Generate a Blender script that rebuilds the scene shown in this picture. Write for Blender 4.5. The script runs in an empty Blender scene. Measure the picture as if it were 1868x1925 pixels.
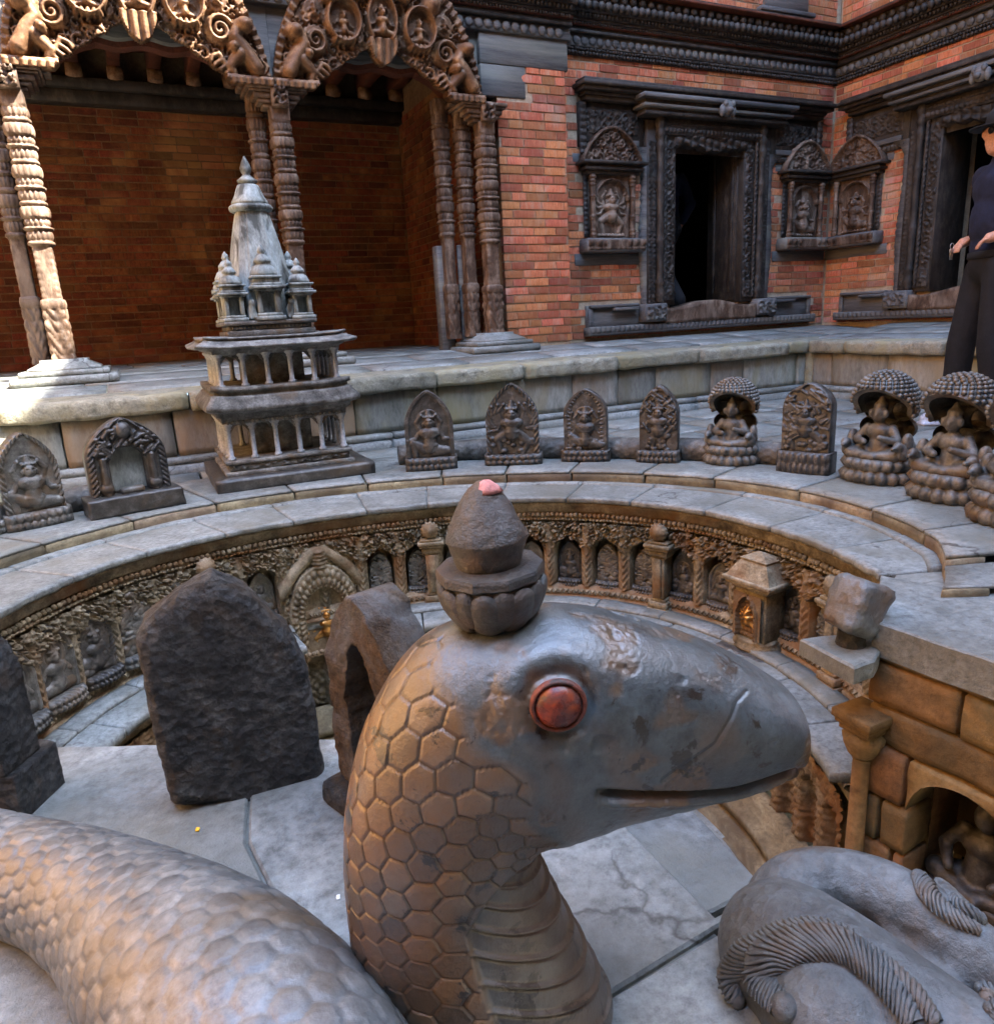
import bpy, bmesh, math, random
import numpy as np
from mathutils import Vector, Matrix
from mathutils.geometry import tessellate_polygon
R = math.radians
rng = np.random.default_rng(7)
random.seed(7)
SC = bpy.context.scene
COL = SC.collection

# ------------------------------------------------------------------ camera
PW, PH, PF = 1868.0, 1925.0, 1373.4            # photo size, focal length in its pixels
YAW, PITCH, ROLL = R(25.06), R(14.71), R(3.10)
CAM = np.array([0, 0, .75])
def _axes():
    cy, sy, cp, sp = math.cos(YAW), math.sin(YAW), math.cos(PITCH), math.sin(PITCH)
    f = np.array([sy*cp, cy*cp, -sp]); r = np.array([cy, -sy, 0]); d = np.cross(f, r)
    cr, sr = math.cos(ROLL), math.sin(ROLL)
    return cr*r+sr*d, -sr*r+cr*d, f
AX_R, AX_D, AX_F = _axes()
def ray(u, v):
    x = AX_F*PF+AX_R*(u-PW/2)+AX_D*(v-PH/2)
    return x/np.linalg.norm(x)
def at(u, v, z=None, y=None, x=None):          # photo pixel -> point on the named plane
    d = ray(u, v)
    k, val = (2, z) if z is not None else (1, y) if y is not None else (0, x)
    return CAM+d*((val-CAM[k])/d[k])
def on_plane(u, v, p0, n):
    d = ray(u, v)
    return CAM+d*(((p0-CAM)@n)/(d@n))
cd = bpy.data.cameras.new('camera'); cam = bpy.data.objects.new('camera', cd); COL.objects.link(cam)
cd.sensor_fit = 'HORIZONTAL'; cd.sensor_width = 36; cd.lens = 36*PF/PW
cd.clip_start = .02; cd.clip_end = 2000
m3 = Matrix((AX_R, -AX_D, -AX_F)).transposed().to_4x4(); m3.translation = Vector(CAM)
cam.matrix_world = m3
SC.camera = cam

# ------------------------------------------------------------------ daylight
SUN_DIR = Vector((-.66, .55, -1)).normalized()       # the way the light travels
world = bpy.data.worlds.new('World'); SC.world = world; world.use_nodes = True
wn = world.node_tree.nodes; wl = world.node_tree.links
bg = wn['Background']; sky = wn.new('ShaderNodeTexSky'); sky.sky_type = 'NISHITA'; sky.sun_disc = False
sky.sun_elevation = math.asin(-SUN_DIR.z)
sky.sun_rotation = math.atan2(-SUN_DIR.x, -SUN_DIR.y)
sky.air_density = 1.0; sky.dust_density = .8; sky.ozone_density = 0.4
wl.new(sky.outputs[0], bg.inputs[0]); bg.inputs[1].default_value = .15
sl = bpy.data.lights.new('sun', 'SUN'); sl.energy = 3.0; sl.angle = R(.5); sl.color = (1, .93, .82)
so = bpy.data.objects.new('sun', sl); COL.objects.link(so)
so.rotation_euler = SUN_DIR.to_track_quat('-Z', 'Y').to_euler(); so.location = (3, -4, 14)
SC.view_settings.view_transform = 'Standard'; SC.view_settings.look = 'None'
SC.view_settings.exposure = 4.28; SC.view_settings.gamma = 1
SC.cycles.use_denoising = True
SC.cycles.max_bounces = 7; SC.cycles.diffuse_bounces = 3; SC.cycles.glossy_bounces = 2; SC.cycles.transmission_bounces = 2
SC.cycles.caustics_reflective = False; SC.cycles.caustics_refractive = False
SC.cycles.sample_clamp_indirect = 6

# ------------------------------------------------------------------ materials
MATS = {}
def nd(t, kind, **kw):
    n = t.nodes.new(kind)
    for k, v in kw.items(): setattr(n, k, v)
    return n
def ramp(t, src, stops):
    r = nd(t, 'ShaderNodeValToRGB'); e = r.color_ramp.elements
    while len(e) < len(stops): e.new(.5)
    for el, (p, c) in zip(e, stops): el.position = p; el.color = (*c, 1)
    t.links.new(src, r.inputs[0]); return r
def material(name, stops, scale=8, stain=None, stain_scale=1.6, stain_lo=.45, stain_hi=.65, bump=.3, bump_scale=40, dist=.01,
             rough=.75, spec=.3, vary=.25, stretch=(1, 1, 1), metal=0, cellvar=0, spots=None, hue=0.0, chips=0, island=False, grain=.35, zone=None, cracks=0, patch_=None, coat=0):
    m = bpy.data.materials.new(name); m.use_nodes = True; t = m.node_tree
    b = t.nodes['Principled BSDF']; L = t.links.new
    tc = nd(t, 'ShaderNodeTexCoord'); oi = nd(t, 'ShaderNodeObjectInfo')
    off = nd(t, 'ShaderNodeVectorMath', operation='SCALE'); L(oi.outputs['Random'], off.inputs['Scale']); off.inputs[0].default_value = (37, 53, 71)
    add = nd(t, 'ShaderNodeVectorMath', operation='ADD'); L(tc.outputs['Object'], add.inputs[0]); L(off.outputs[0], add.inputs[1])
    mp = nd(t, 'ShaderNodeMapping'); mp.inputs['Scale'].default_value = stretch; L(add.outputs[0], mp.inputs[0])
    vec = mp.outputs[0]
    def noise(sc, det=6, ro=.6, dis=0):
        n = nd(t, 'ShaderNodeTexNoise'); n.inputs['Scale'].default_value = sc; n.inputs['Detail'].default_value = det
        n.inputs['Roughness'].default_value = ro; n.inputs['Distortion'].default_value = dis; L(vec, n.inputs['Vector']); return n.outputs['Fac']
    r1 = ramp(t, noise(scale, 8, .65), stops); col = r1.outputs[0]
    def mix(fac, a, bcol, mode='MIX'):
        mx = nd(t, 'ShaderNodeMix', data_type='RGBA', blend_type=mode); L(fac, mx.inputs[0]); L(a, mx.inputs[6])
        if isinstance(bcol, tuple): mx.inputs[7].default_value = (*bcol, 1)
        else: L(bcol, mx.inputs[7])
        return mx.outputs[2]
    if grain:
        gr = ramp(t, noise(scale*7, 5, .75), [(.32, (1-grain,)*3), (.5, (1, 1, 1)), (.68, (1+grain*.7,)*3)]); mg = nd(t, 'ShaderNodeMix', data_type='RGBA', blend_type='MULTIPLY'); mg.inputs[0].default_value = 1
        L(col, mg.inputs[6]); L(gr.outputs[0], mg.inputs[7]); col = mg.outputs[2]
    if stain:
        s = ramp(t, noise(stain_scale, 6, .6, .6), [(stain_lo, (0, 0, 0)), (stain_hi, (1, 1, 1))])
        col = mix(s.outputs[0], col, stain)
    if patch_:
        gp = nd(t, 'ShaderNodeNewGeometry')
        for (sc_, lo_, hi_, c_) in patch_:
            pn = nd(t, 'ShaderNodeTexNoise'); pn.inputs['Scale'].default_value = sc_; pn.inputs['Detail'].default_value = 7; pn.inputs['Roughness'].default_value = .65; pn.inputs['Distortion'].default_value = .5
            va = nd(t, 'ShaderNodeVectorMath', operation='ADD'); va.inputs[1].default_value = (sc_*7, 3, 1); L(gp.outputs['Position'], va.inputs[0]); L(va.outputs[0], pn.inputs['Vector'])
            s = ramp(t, pn.outputs['Fac'], [(lo_, (0, 0, 0)), (hi_, (.85, .85, .85))]); col = mix(s.outputs[0], col, c_)
    if cracks:
        wv = nd(t, 'ShaderNodeTexNoise'); wv.inputs['Scale'].default_value = 3.5; wv.inputs['Detail'].default_value = 6; L(vec, wv.inputs['Vector'])
        vs_ = nd(t, 'ShaderNodeVectorMath', operation='SCALE'); vs_.inputs['Scale'].default_value = .5; L(wv.outputs['Color'], vs_.inputs[0]); va = nd(t, 'ShaderNodeVectorMath', operation='ADD'); L(vec, va.inputs[0]); L(vs_.outputs[0], va.inputs[1])
        vo_ = nd(t, 'ShaderNodeTexVoronoi', feature='DISTANCE_TO_EDGE'); vo_.inputs['Scale'].default_value = cracks; L(va.outputs[0], vo_.inputs['Vector'])
        c1 = ramp(t, vo_.outputs['Distance'], [(.0, (1, 1, 1)), (.014, (0, 0, 0))]); c2 = ramp(t, noise(1.3, 3, .5), [(.50, (0, 0, 0)), (.60, (1, 1, 1))])
        mm_ = nd(t, 'ShaderNodeMath', operation='MULTIPLY'); L(c1.outputs[0], mm_.inputs[0]); L(c2.outputs[0], mm_.inputs[1]); col = mix(mm_.outputs[0], col, (.045, .042, .036))
    if zone:
        az = nd(t, 'ShaderNodeAttribute', attribute_name='zone'); zs = ramp(t, noise(9, 5, .6), [(.3, (.25,)*3), (.6, (1, 1, 1))])
        mz = nd(t, 'ShaderNodeMath', operation='MULTIPLY'); L(az.outputs['Fac'], mz.inputs[0]); L(zs.outputs[0], mz.inputs[1]); col = mix(mz.outputs[0], col, zone)
    if spots:
        sc_, lo_, c_ = spots
        s = ramp(t, noise(sc_, 10, .72, .3), [(lo_, (0, 0, 0)), (lo_+.03, (1, 1, 1))]); col = mix(s.outputs[0], col, c_)
    if cellvar:
        at_ = nd(t, 'ShaderNodeAttribute', attribute_name='cell')
        r2 = ramp(t, at_.outputs['Fac'], [(0, (1-cellvar,)*3), (1, (1+cellvar*.6, 1+cellvar*.45, 1+cellvar*.2))])
        mx = nd(t, 'ShaderNodeMix', data_type='RGBA', blend_type='MULTIPLY'); mx.inputs[0].default_value = 1
        L(col, mx.inputs[6]); L(r2.outputs[0], mx.inputs[7]); col = mx.outputs[2]
    h = nd(t, 'ShaderNodeHueSaturation')
    rnd = oi.outputs['Random']
    if island:
        ge = nd(t, 'ShaderNodeNewGeometry'); ad = nd(t, 'ShaderNodeMath', operation='ADD'); L(ge.outputs['Random Per Island'], ad.inputs[0]); L(rnd, ad.inputs[1])
        fr_ = nd(t, 'ShaderNodeMath', operation='FRACT'); L(ad.outputs[0], fr_.inputs[0]); rnd = fr_.outputs[0]
    mr = nd(t, 'ShaderNodeMapRange'); L(rnd, mr.inputs[0]); mr.inputs[3].default_value = 1-vary; mr.inputs[4].default_value = 1+vary*.8
    L(mr.outputs[0], h.inputs['Value'])
    if hue:
        wn_ = nd(t, 'ShaderNodeTexWhiteNoise', noise_dimensions='1D'); L(rnd, wn_.inputs['W'])
        m2 = nd(t, 'ShaderNodeMapRange'); L(wn_.outputs[0], m2.inputs[0]); m2.inputs[3].default_value = .5-hue; m2.inputs[4].default_value = .5+hue; L(m2.outputs[0], h.inputs['Hue'])
    L(col, h.inputs['Color']); L(h.outputs[0], b.inputs['Base Color'])
    fine = noise(bump_scale, 8, .7)
    if chips:
        vo = nd(t, 'ShaderNodeTexVoronoi'); vo.inputs['Scale'].default_value = chips; L(vec, vo.inputs['Vector'])
        ma = nd(t, 'ShaderNodeMath', operation='MULTIPLY_ADD'); L(vo.outputs['Distance'], ma.inputs[0]); ma.inputs[1].default_value = .6; L(fine, ma.inputs[2]); fine = ma.outputs[0]
    bp = nd(t, 'ShaderNodeBump'); bp.inputs['Strength'].default_value = bump; bp.inputs['Distance'].default_value = dist
    L(fine, bp.inputs['Height']); L(bp.outputs[0], b.inputs['Normal'])
    rr = nd(t, 'ShaderNodeMapRange'); L(fine, rr.inputs[0]); rr.inputs[3].default_value = max(0, rough-.12); rr.inputs[4].default_value = min(1, rough+.12); L(rr.outputs[0], b.inputs['Roughness'])
    b.inputs['Specular IOR Level'].default_value = spec; b.inputs['Metallic'].default_value = metal
    if coat: b.inputs['Coat Weight'].default_value = coat; b.inputs['Coat Roughness'].default_value = .24; b.inputs['Coat IOR'].default_value = 1.6; L(bp.outputs[0], b.inputs['Coat Normal'])
    MATS[name] = m
    return m
g = lambda v, r=1, b=1: (v*r, v, v*b)
material('paving', [(.22, (.085, .095, .088)), (.5, (.198, .214, .202)), (.78, (.325, .342, .327))], 6, (.15, .148, .122), 1.7, .46, .68, bump=.7, bump_scale=48, dist=.008, rough=.45, spec=.45, vary=.18, spots=(7, .66, (.085, .085, .072)), grain=.5, cracks=1.9)
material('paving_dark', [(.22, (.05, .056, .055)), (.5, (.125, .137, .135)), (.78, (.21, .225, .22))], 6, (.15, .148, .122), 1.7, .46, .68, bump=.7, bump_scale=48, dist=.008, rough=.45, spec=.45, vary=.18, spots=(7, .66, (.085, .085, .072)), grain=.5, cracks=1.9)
material('ledge', [(.25, (.105, .116, .11)), (.5, (.20, .216, .205)), (.8, (.305, .322, .306))], 7, (.14, .138, .11), 2.2, .48, .68, bump=.6, bump_scale=60, dist=.007, rough=.5, spec=.4, vary=.16, grain=.5, spots=(8, .67, (.08, .08, .066)), cracks=2.2)
material('kerb', [(.3, (.07, .06, .04)), (.5, (.21, .17, .10)), (.7, (.33, .29, .18))], 9, (.10, .075, .045), 3, .42, .62, bump=.5, bump_scale=50, dist=.008, vary=.35, hue=.02)
material('coping', [(.3, (.12, .12, .09)), (.5, (.27, .26, .20)), (.7, (.38, .37, .29))], 14, (.30, .27, .16), 3, .45, .62, bump=.9, bump_scale=28, dist=.02, vary=.2)
material('blockwall', [(.3, (.17, .17, .14)), (.55, (.27, .27, .235)), (.8, (.36, .35, .29))], 5, (.24, .20, .12), 2.5, .45, .65, bump=.5, bump_scale=40, dist=.01, vary=.3, hue=.035, stretch=(1, 1, .35))
material('brownstone', [(.25, (.10, .058, .026)), (.5, (.22, .125, .052)), (.75, (.32, .20, .09))], 4.5, (.11, .085, .045), 3.5, .48, .66, bump=.6, bump_scale=35, dist=.012, vary=.25, hue=.012)
material('statue', [(.3, (.012, .0115, .0105)), (.5, (.045, .043, .039)), (.72, (.135, .132, .122))], 24, (.075, .048, .024), 6, .54, .72, bump=.55, bump_scale=90, dist=.004, rough=.42, spec=.6, vary=.3, hue=.01)
material('nagastone', [(.3, (.026, .026, .023)), (.5, (.095, .094, .084)), (.75, (.235, .232, .21))], 20, (.105, .062, .026), 5, .53, .7, bump=.45, bump_scale=80, dist=.004, rough=.42, spec=.55, vary=.15)
material('rough_dark', [(.3, (.010, .010, .0095)), (.5, (.040, .040, .037)), (.72, (.125, .12, .105))], 28, (.075, .046, .02), 8, .54, .68, bump=1.0, bump_scale=45, dist=.03, rough=.62, spec=.45, vary=.15, chips=60, grain=.6)
material('snake', [(.25, (.026, .033, .034)), (.5, (.08, .10, .105)), (.75, (.16, .195, .205))], 7, (.05, .044, .036), 3.4, .50, .68, bump=.5, bump_scale=60, dist=.004, rough=.33, spec=.85, vary=0, cellvar=.45, spots=(16, .565, (.024, .018, .012)), grain=.45, zone=(.165, .084, .026), coat=.5)
material('snakecoil', [(.25, (.07, .077, .077)), (.5, (.135, .145, .146)), (.75, (.235, .245, .243))], 9, (.12, .088, .055), 4, .54, .72, bump=.5, bump_scale=70, dist=.003, rough=.38, spec=.65, vary=0, cellvar=.3, grain=.45, coat=.35)
material('snakerim', [(.3, (.03, .028, .024)), (.5, (.09, .085, .075)), (.75, (.2, .2, .185))], 14, None, bump=.6, bump_scale=60, dist=.006, rough=.5, vary=.1, cellvar=.3)
material('eye_red', [(.35, (.018, .016, .015)), (.5, (.20, .03, .012)), (.66, (.5, .10, .025))], 30, (.05, .05, .05), 24, .54, .64, bump=.5, bump_scale=60, dist=.002, rough=.28, spec=.6, vary=0)
material('eye_rim', [(.35, (.05, .045, .04)), (.55, (.22, .06, .035)), (.75, (.14, .12, .10))], 40, None, bump=.6, bump_scale=80, dist=.003, rough=.5, vary=0)
material('budstone', [(.3, (.014, .0125, .010)), (.5, (.055, .050, .040)), (.75, (.14, .14, .125))], 12, (.11, .045, .012), 6, .5, .66, bump=.9, bump_scale=60, dist=.008, rough=.4, spec=.6, vary=.15, coat=.35, grain=.5)
material('vermilion', [(.3, (.45, .13, .10)), (.6, (.62, .28, .24)), (.8, (.3, .2, .17))], 30, None, bump=.4, rough=.9, vary=0)
material('lionstone', [(.25, (.035, .038, .037)), (.5, (.10, .108, .105)), (.78, (.20, .21, .205))], 11, (.115, .06, .02), 4.5, .52, .68, bump=.9, bump_scale=50, dist=.006, rough=.4, spec=.65, vary=0, chips=45, coat=.35)
material('pitstone', [(.3, (.05, .040, .024)), (.5, (.20, .168, .11)), (.75, (.42, .37, .26))], 13, (.17, .08, .028), 1.9, .48, .66, bump=.6, bump_scale=80, dist=.006, rough=.65, vary=.15, grain=.45)
material('wood_dark', [(.3, (.010, .0085, .0075)), (.5, (.030, .024, .019)), (.75, (.085, .066, .05))], 16, (.055, .045, .04), 3, .52, .7, bump=.5, bump_scale=50, dist=.006, rough=.6, vary=.2, stretch=(1, 1, .5))
material('wood_column', [(.3, (.018, .010, .006)), (.5, (.085, .050, .031)), (.75, (.27, .20, .145))], 15, (.20, .15, .11), 3, .52, .7, bump=.6, bump_scale=45, dist=.006, rough=.6, vary=.15, stretch=(1, 1, .4))
material('wood_torana', [(.3, (.035, .017, .008)), (.5, (.16, .082, .040)), (.75, (.36, .235, .135))], 14, (.09, .045, .022), 4, .48, .62, bump=.5, bump_scale=50, dist=.005, rough=.55, vary=.12)
material('wood_plank', [(.3, (.045, .044, .045)), (.55, (.11, .105, .10)), (.8, (.20, .185, .165))], 5, (.20, .19, .15), 2, .5, .75, bump=.4, bump_scale=30, dist=.004, rough=.65, vary=.12, stretch=(.25, 1, 3))
material('wood_red', [(.3, (.05, .015, .008)), (.6, (.12, .035, .018)), (.8, (.17, .06, .03))], 9, None, bump=.3, rough=.7, vary=.2)
material('brick', [(.25, (.22, .054, .022)), (.5, (.45, .14, .058)), (.78, (.56, .25, .13))], 16, (.42, .24, .15), 5, .52, .72, bump=.6, bump_scale=70, dist=.008, rough=.85, vary=.42, hue=.014, island=True, grain=.5, patch_=[(1.7, .56, .74, (.46, .33, .25)), (2.3, .60, .76, (.14, .06, .035))])
material('brick_shaded', [(.25, (.055, .013, .005)), (.5, (.12, .030, .010)), (.78, (.19, .062, .022))], 16, (.15, .06, .02), 4, .52, .72, bump=.5, bump_scale=70, dist=.006, rough=.85, vary=.45, hue=.012, island=True, grain=.5, patch_=[(1.1, .52, .68, (.24, .12, .045)), (1.9, .58, .72, (.05, .018, .009))])  # outer brick made darker: the arcade's inner shade is in the colour
material('mortar_shaded', [(.3, (.10, .06, .03)), (.6, (.17, .105, .055)), (.8, (.21, .14, .08))], 25, (.10, .05, .025), 2, .5, .7, bump=.5, bump_scale=80, dist=.005, rough=.95, vary=0)  # darker copy of the outer mortar, interior shade worked into its colour
material('ochre_wall', [(.3, (.36, .17, .06)), (.6, (.5, .27, .10)), (.8, (.56, .34, .15))], 6, None, bump=.3, rough=.9, vary=0)  # yellower than brick so the light it bounces comes out warmer
material('rough_brown', [(.3, (.04, .027, .016)), (.5, (.115, .075, .042)), (.75, (.22, .19, .155))], 18, (.15, .15, .145), 6, .5, .68, bump=.9, bump_scale=45, dist=.02, rough=.7, vary=0, grain=.5)
material('mortar', [(.3, (.28, .20, .13)), (.6, (.42, .33, .22)), (.8, (.5, .42, .3))], 25, (.30, .17, .11), 2, .5, .7, bump=.5, bump_scale=80, dist=.005, rough=.95, vary=0)
material('whitestone', [(.25, (.10, .115, .11)), (.5, (.25, .28, .27)), (.78, (.42, .455, .44))], 13, (.05, .055, .05), 9, .50, .62, bump=.5, bump_scale=55, dist=.005, rough=.62, vary=.12, stretch=(1, 1, .35))
material('shrinestone', [(.3, (.03, .03, .028)), (.5, (.12, .122, .115)), (.75, (.30, .31, .30))], 16, (.15, .095, .045), 5, .55, .72, bump=.5, bump_scale=60, dist=.005, rough=.6, vary=.2, grain=.45)
material('paleshaft', [(.3, (.20, .23, .26)), (.6, (.34, .38, .42)), (.8, (.44, .47, .5))], 12, None, bump=.3, rough=.5, vary=.2)
material('bronze', [(.3, (.14, .055, .012)), (.5, (.5, .25, .07)), (.75, (.75, .45, .16))], 20, None, bump=.3, bump_scale=60, dist=.003, rough=.35, vary=0, metal=.85)
material('plaster', [(.3, (.45, .40, .31)), (.6, (.62, .57, .46)), (.8, (.7, .66, .55))], 6, None, bump=.3, rough=.9, vary=0)
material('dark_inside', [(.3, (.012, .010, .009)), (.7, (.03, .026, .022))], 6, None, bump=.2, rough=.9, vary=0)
material('cloth_navy', [(.3, (.006, .008, .02)), (.7, (.014, .018, .045))], 20, None, bump=.4, bump_scale=90, dist=.003, rough=.85, vary=0)
material('cloth_black', [(.3, (.006, .006, .007)), (.7, (.014, .014, .016))], 20, None, bump=.4, bump_scale=90, dist=.003, rough=.85, vary=0)
material('skin', [(.3, (.42, .20, .12)), (.7, (.55, .29, .19))], 14, None, bump=.15, rough=.5, vary=0)
material('shoe_pale', [(.3, (.3, .34, .42)), (.7, (.5, .53, .58))], 14, None, bump=.2, rough=.6, vary=0)
material('paper', [(.3, (.6, .6, .58)), (.7, (.75, .75, .72))], 14, None, bump=.2, rough=.8, vary=0)
material('marigold', [(.3, (.7, .35, .02)), (.7, (.8, .5, .05))], 14, None, bump=.2, rough=.8, vary=0)
material('steel', [(.3, (.5, .5, .5)), (.7, (.7, .7, .7))], 14, None, bump=.1, rough=.3, vary=0, metal=1)
material('rooftile', [(.3, (.10, .04, .025)), (.7, (.2, .09, .055))], 8, None, bump=.6, rough=.9, vary=.1)

# ------------------------------------------------------------------ mesh helpers
def vnoise(p, seed=0):
    p = np.asarray(p, float); i = np.floor(p); f = p-i; f = f*f*(3-2*f)
    def hsh(ix, iy, iz):
        n = np.sin(ix*127.1+iy*311.7+iz*74.7+seed*17.13)*43758.5453
        return n-np.floor(n)
    o = 0
    for a in (0, 1):
        for b in (0, 1):
            for c in (0, 1):
                w = (f[..., 0] if a else 1-f[..., 0])*(f[..., 1] if b else 1-f[..., 1])*(f[..., 2] if c else 1-f[..., 2])
                o = o+w*hsh(i[..., 0]+a, i[..., 1]+b, i[..., 2]+c)
    return o
def fbm(p, seed=0, octv=4, gain=.5):
    p = np.asarray(p, float); o = 0; a = 1; t = 0
    for k in range(octv):
        o = o+a*vnoise(p*2**k, seed+k*5); t += a; a *= gain
    return o/t-.5
class MB:
    """collects vertices and faces (quads, triangles) for one mesh"""
    def __init__(s): s.V = []; s.Q = []; s.T = []; s.n = 0
    def add(s, V, Q=None, T=None):
        V = np.asarray(V, float).reshape(-1, 3)
        if Q is not None and len(Q): s.Q.append(np.asarray(Q, int).reshape(-1, 4)+s.n)
        if T is not None and len(T): s.T.append(np.asarray(T, int).reshape(-1, 3)+s.n)
        s.V.append(V); s.n += len(V); return s
    def arr(s):
        return (np.concatenate(s.V), np.concatenate(s.Q) if s.Q else np.zeros((0, 4), int), np.concatenate(s.T) if s.T else np.zeros((0, 3), int))
    def mesh(s, name, smooth=True):
        V, Q, T = s.arr(); me = bpy.data.meshes.new(name)
        me.vertices.add(len(V)); me.vertices.foreach_set('co', V.ravel())
        nl = len(Q)*4+len(T)*3; me.loops.add(nl); me.polygons.add(len(Q)+len(T))
        me.loops.foreach_set('vertex_index', np.concatenate([Q.ravel(), T.ravel()]).astype(np.int32))
        st = np.concatenate([np.arange(len(Q))*4, len(Q)*4+np.arange(len(T))*3]).astype(np.int32)
        me.polygons.foreach_set('loop_start', st)
        me.update(calc_edges=True)
        me.validate()
        if smooth is not None: me.polygons.foreach_set('use_smooth', np.full(len(me.polygons), bool(smooth)))
        return me
    def box(s, x0, x1, y0, y1, z0, z1, b=.004):
        V, Q, T = bevbox((x1-x0)/2, (y1-y0)/2, (z1-z0)/2, b)
        return s.add(V+[(x0+x1)/2, (y0+y1)/2, (z0+z1)/2], Q, T)
    def lathe(s, prof, n=24, c=(0, 0, 0), sq=0, mod=None, rot=0, sx=1, sy=1):
        """prof [(r,z)]; sq>0 squares the section; mod(phi,z,r)->r"""
        prof = np.array(prof, float); ph = np.arange(n)*2*np.pi/n+rot
        P, Rr = np.meshgrid(ph, prof[:, 0]); Z = np.repeat(prof[:, 1][:, None], n, 1)
        if sq: Rr = Rr/np.maximum(np.abs(np.cos(P)), np.abs(np.sin(P)))**sq
        if mod is not None: Rr = mod(P, Z, Rr)
        V = np.stack([Rr*np.cos(P)*sx+c[0], Rr*np.sin(P)*sy+c[1], Z+c[2]], -1)
        m = len(prof); i = np.arange(m-1)[:, None]*n; j = np.arange(n)[None]; k = (j+1) % n
        Q = np.stack(np.broadcast_arrays(i+j, i+k, i+n+k, i+n+j), -1).reshape(-1, 4)
        base = m*n; V = np.concatenate([V.reshape(-1, 3), [[c[0], c[1], c[2]+prof[0, 1]], [c[0], c[1], c[2]+prof[-1, 1]]]])
        j = np.arange(n); k = (j+1) % n
        T = np.concatenate([np.stack([np.full(n, base), k, j], 1), np.stack([np.full(n, base+1), (m-1)*n+j, (m-1)*n+k], 1)])
        return s.add(V, Q, T)
    def grid(s, P, wrap=False, flip=False):
        P = np.asarray(P); m, n = P.shape[:2]; i = np.arange(m-1)[:, None]*n; nn = n if wrap else n-1
        j = np.arange(nn)[None]; k = (j+1) % n
        q = (i+j, i+k, i+n+k, i+n+j)
        if flip: q = q[::-1]
        return s.add(P.reshape(-1, 3), np.stack(np.broadcast_arrays(*q), -1).reshape(-1, 4))
    def tube(s, path, rad, n=10, cap=True):
        path = np.asarray(path, float); rad = np.broadcast_to(np.asarray(rad, float), (len(path),))
        t = np.gradient(path, axis=0); t /= np.linalg.norm(t, axis=1)[:, None]+1e-9
        up = np.array([0, 0, 1.]); rows = []
        a = np.cross(t[0], up)
        if np.linalg.norm(a) < .1: a = np.array([1., 0, 0])
        for k in range(len(path)):
            a = a-t[k]*(a@t[k]); a /= np.linalg.norm(a)+1e-9; b = np.cross(t[k], a)
            ph = np.arange(n)*2*np.pi/n
            rows.append(path[k]+rad[k]*(np.cos(ph)[:, None]*a+np.sin(ph)[:, None]*b))
        s.grid(np.array(rows), wrap=True, flip=True)
        if cap:
            j = np.arange(n); k = (j+1) % n
            for row, fl in ((rows[0], 0), (rows[-1], 1)):
                c = row.mean(0); T = np.stack([np.full(n, n), j, k] if not fl else [np.full(n, n), k, j], 1)
                s.add(np.concatenate([row, [c]]), None, T)
        return s
    def ell(s, c, r, n=14, m=9, rot=None):
        th = np.linspace(0, np.pi, m); ph = np.arange(n)*2*np.pi/n
        T_, P_ = np.meshgrid(th, ph, indexing='ij')
        V = np.stack([np.sin(T_)*np.cos(P_)*r[0], np.sin(T_)*np.sin(P_)*r[1], np.cos(T_)*r[2]], -1)
        if rot is not None: V = V@np.array(rot).T
        return s.grid(V+np.array(c), wrap=True, flip=True)
def _weld(V, Q):
    key = np.round(V*1e5).astype(np.int64); _, idx, inv = np.unique(key, axis=0, return_index=True, return_inverse=True)
    return V[idx], inv.ravel()[Q]
_BB = {}
def bevbox(sx, sy, sz, b):
    b = min(b, sx*.45, sy*.45, sz*.45)
    V = []; idx = {}
    for i in (-1, 1):
        for j in (-1, 1):
            for k in (-1, 1):
                for a in range(3):
                    p = [sx-b, sy-b, sz-b]; p[a] = (sx, sy, sz)[a]
                    idx[i, j, k, a] = len(V); V.append((p[0]*i, p[1]*j, p[2]*k))
    V = np.array(V)
    if 'Q' not in _BB:
        Q = []; T = []
        for a in range(3):
            o1, o2 = [x for x in range(3) if x != a]
            for s_ in (-1, 1):
                q = []
                for (u, v) in ((-1, -1), (1, -1), (1, 1), (-1, 1)):
                    c = [0, 0, 0]; c[a] = s_; c[o1] = u; c[o2] = v; q.append(idx[(*c, a)])
                Q.append(q)
            for u in (-1, 1):
                for v in (-1, 1):
                    c0 = [0, 0, 0]; c1 = [0, 0, 0]; c0[a] = -1; c1[a] = 1; c0[o1] = c1[o1] = u; c0[o2] = c1[o2] = v
                    Q.append([idx[(*c0, o1)], idx[(*c1, o1)], idx[(*c1, o2)], idx[(*c0, o2)]])
        for i in (-1, 1):
            for j in (-1, 1):
                for k in (-1, 1): T.append([idx[i, j, k, a] for a in range(3)])
        _BB['Q'] = np.array(Q); _BB['T'] = np.array(T)
    def orient(F):
        n = np.cross(V[F[:, 1]]-V[F[:, 0]], V[F[:, 2]]-V[F[:, 0]]); c = V[F].mean(1); fl = (n*c).sum(1) < 0
        F = F.copy(); F[fl] = F[fl][:, ::-1]; return F
    return V, orient(_BB['Q']), orient(_BB['T'])
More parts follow.
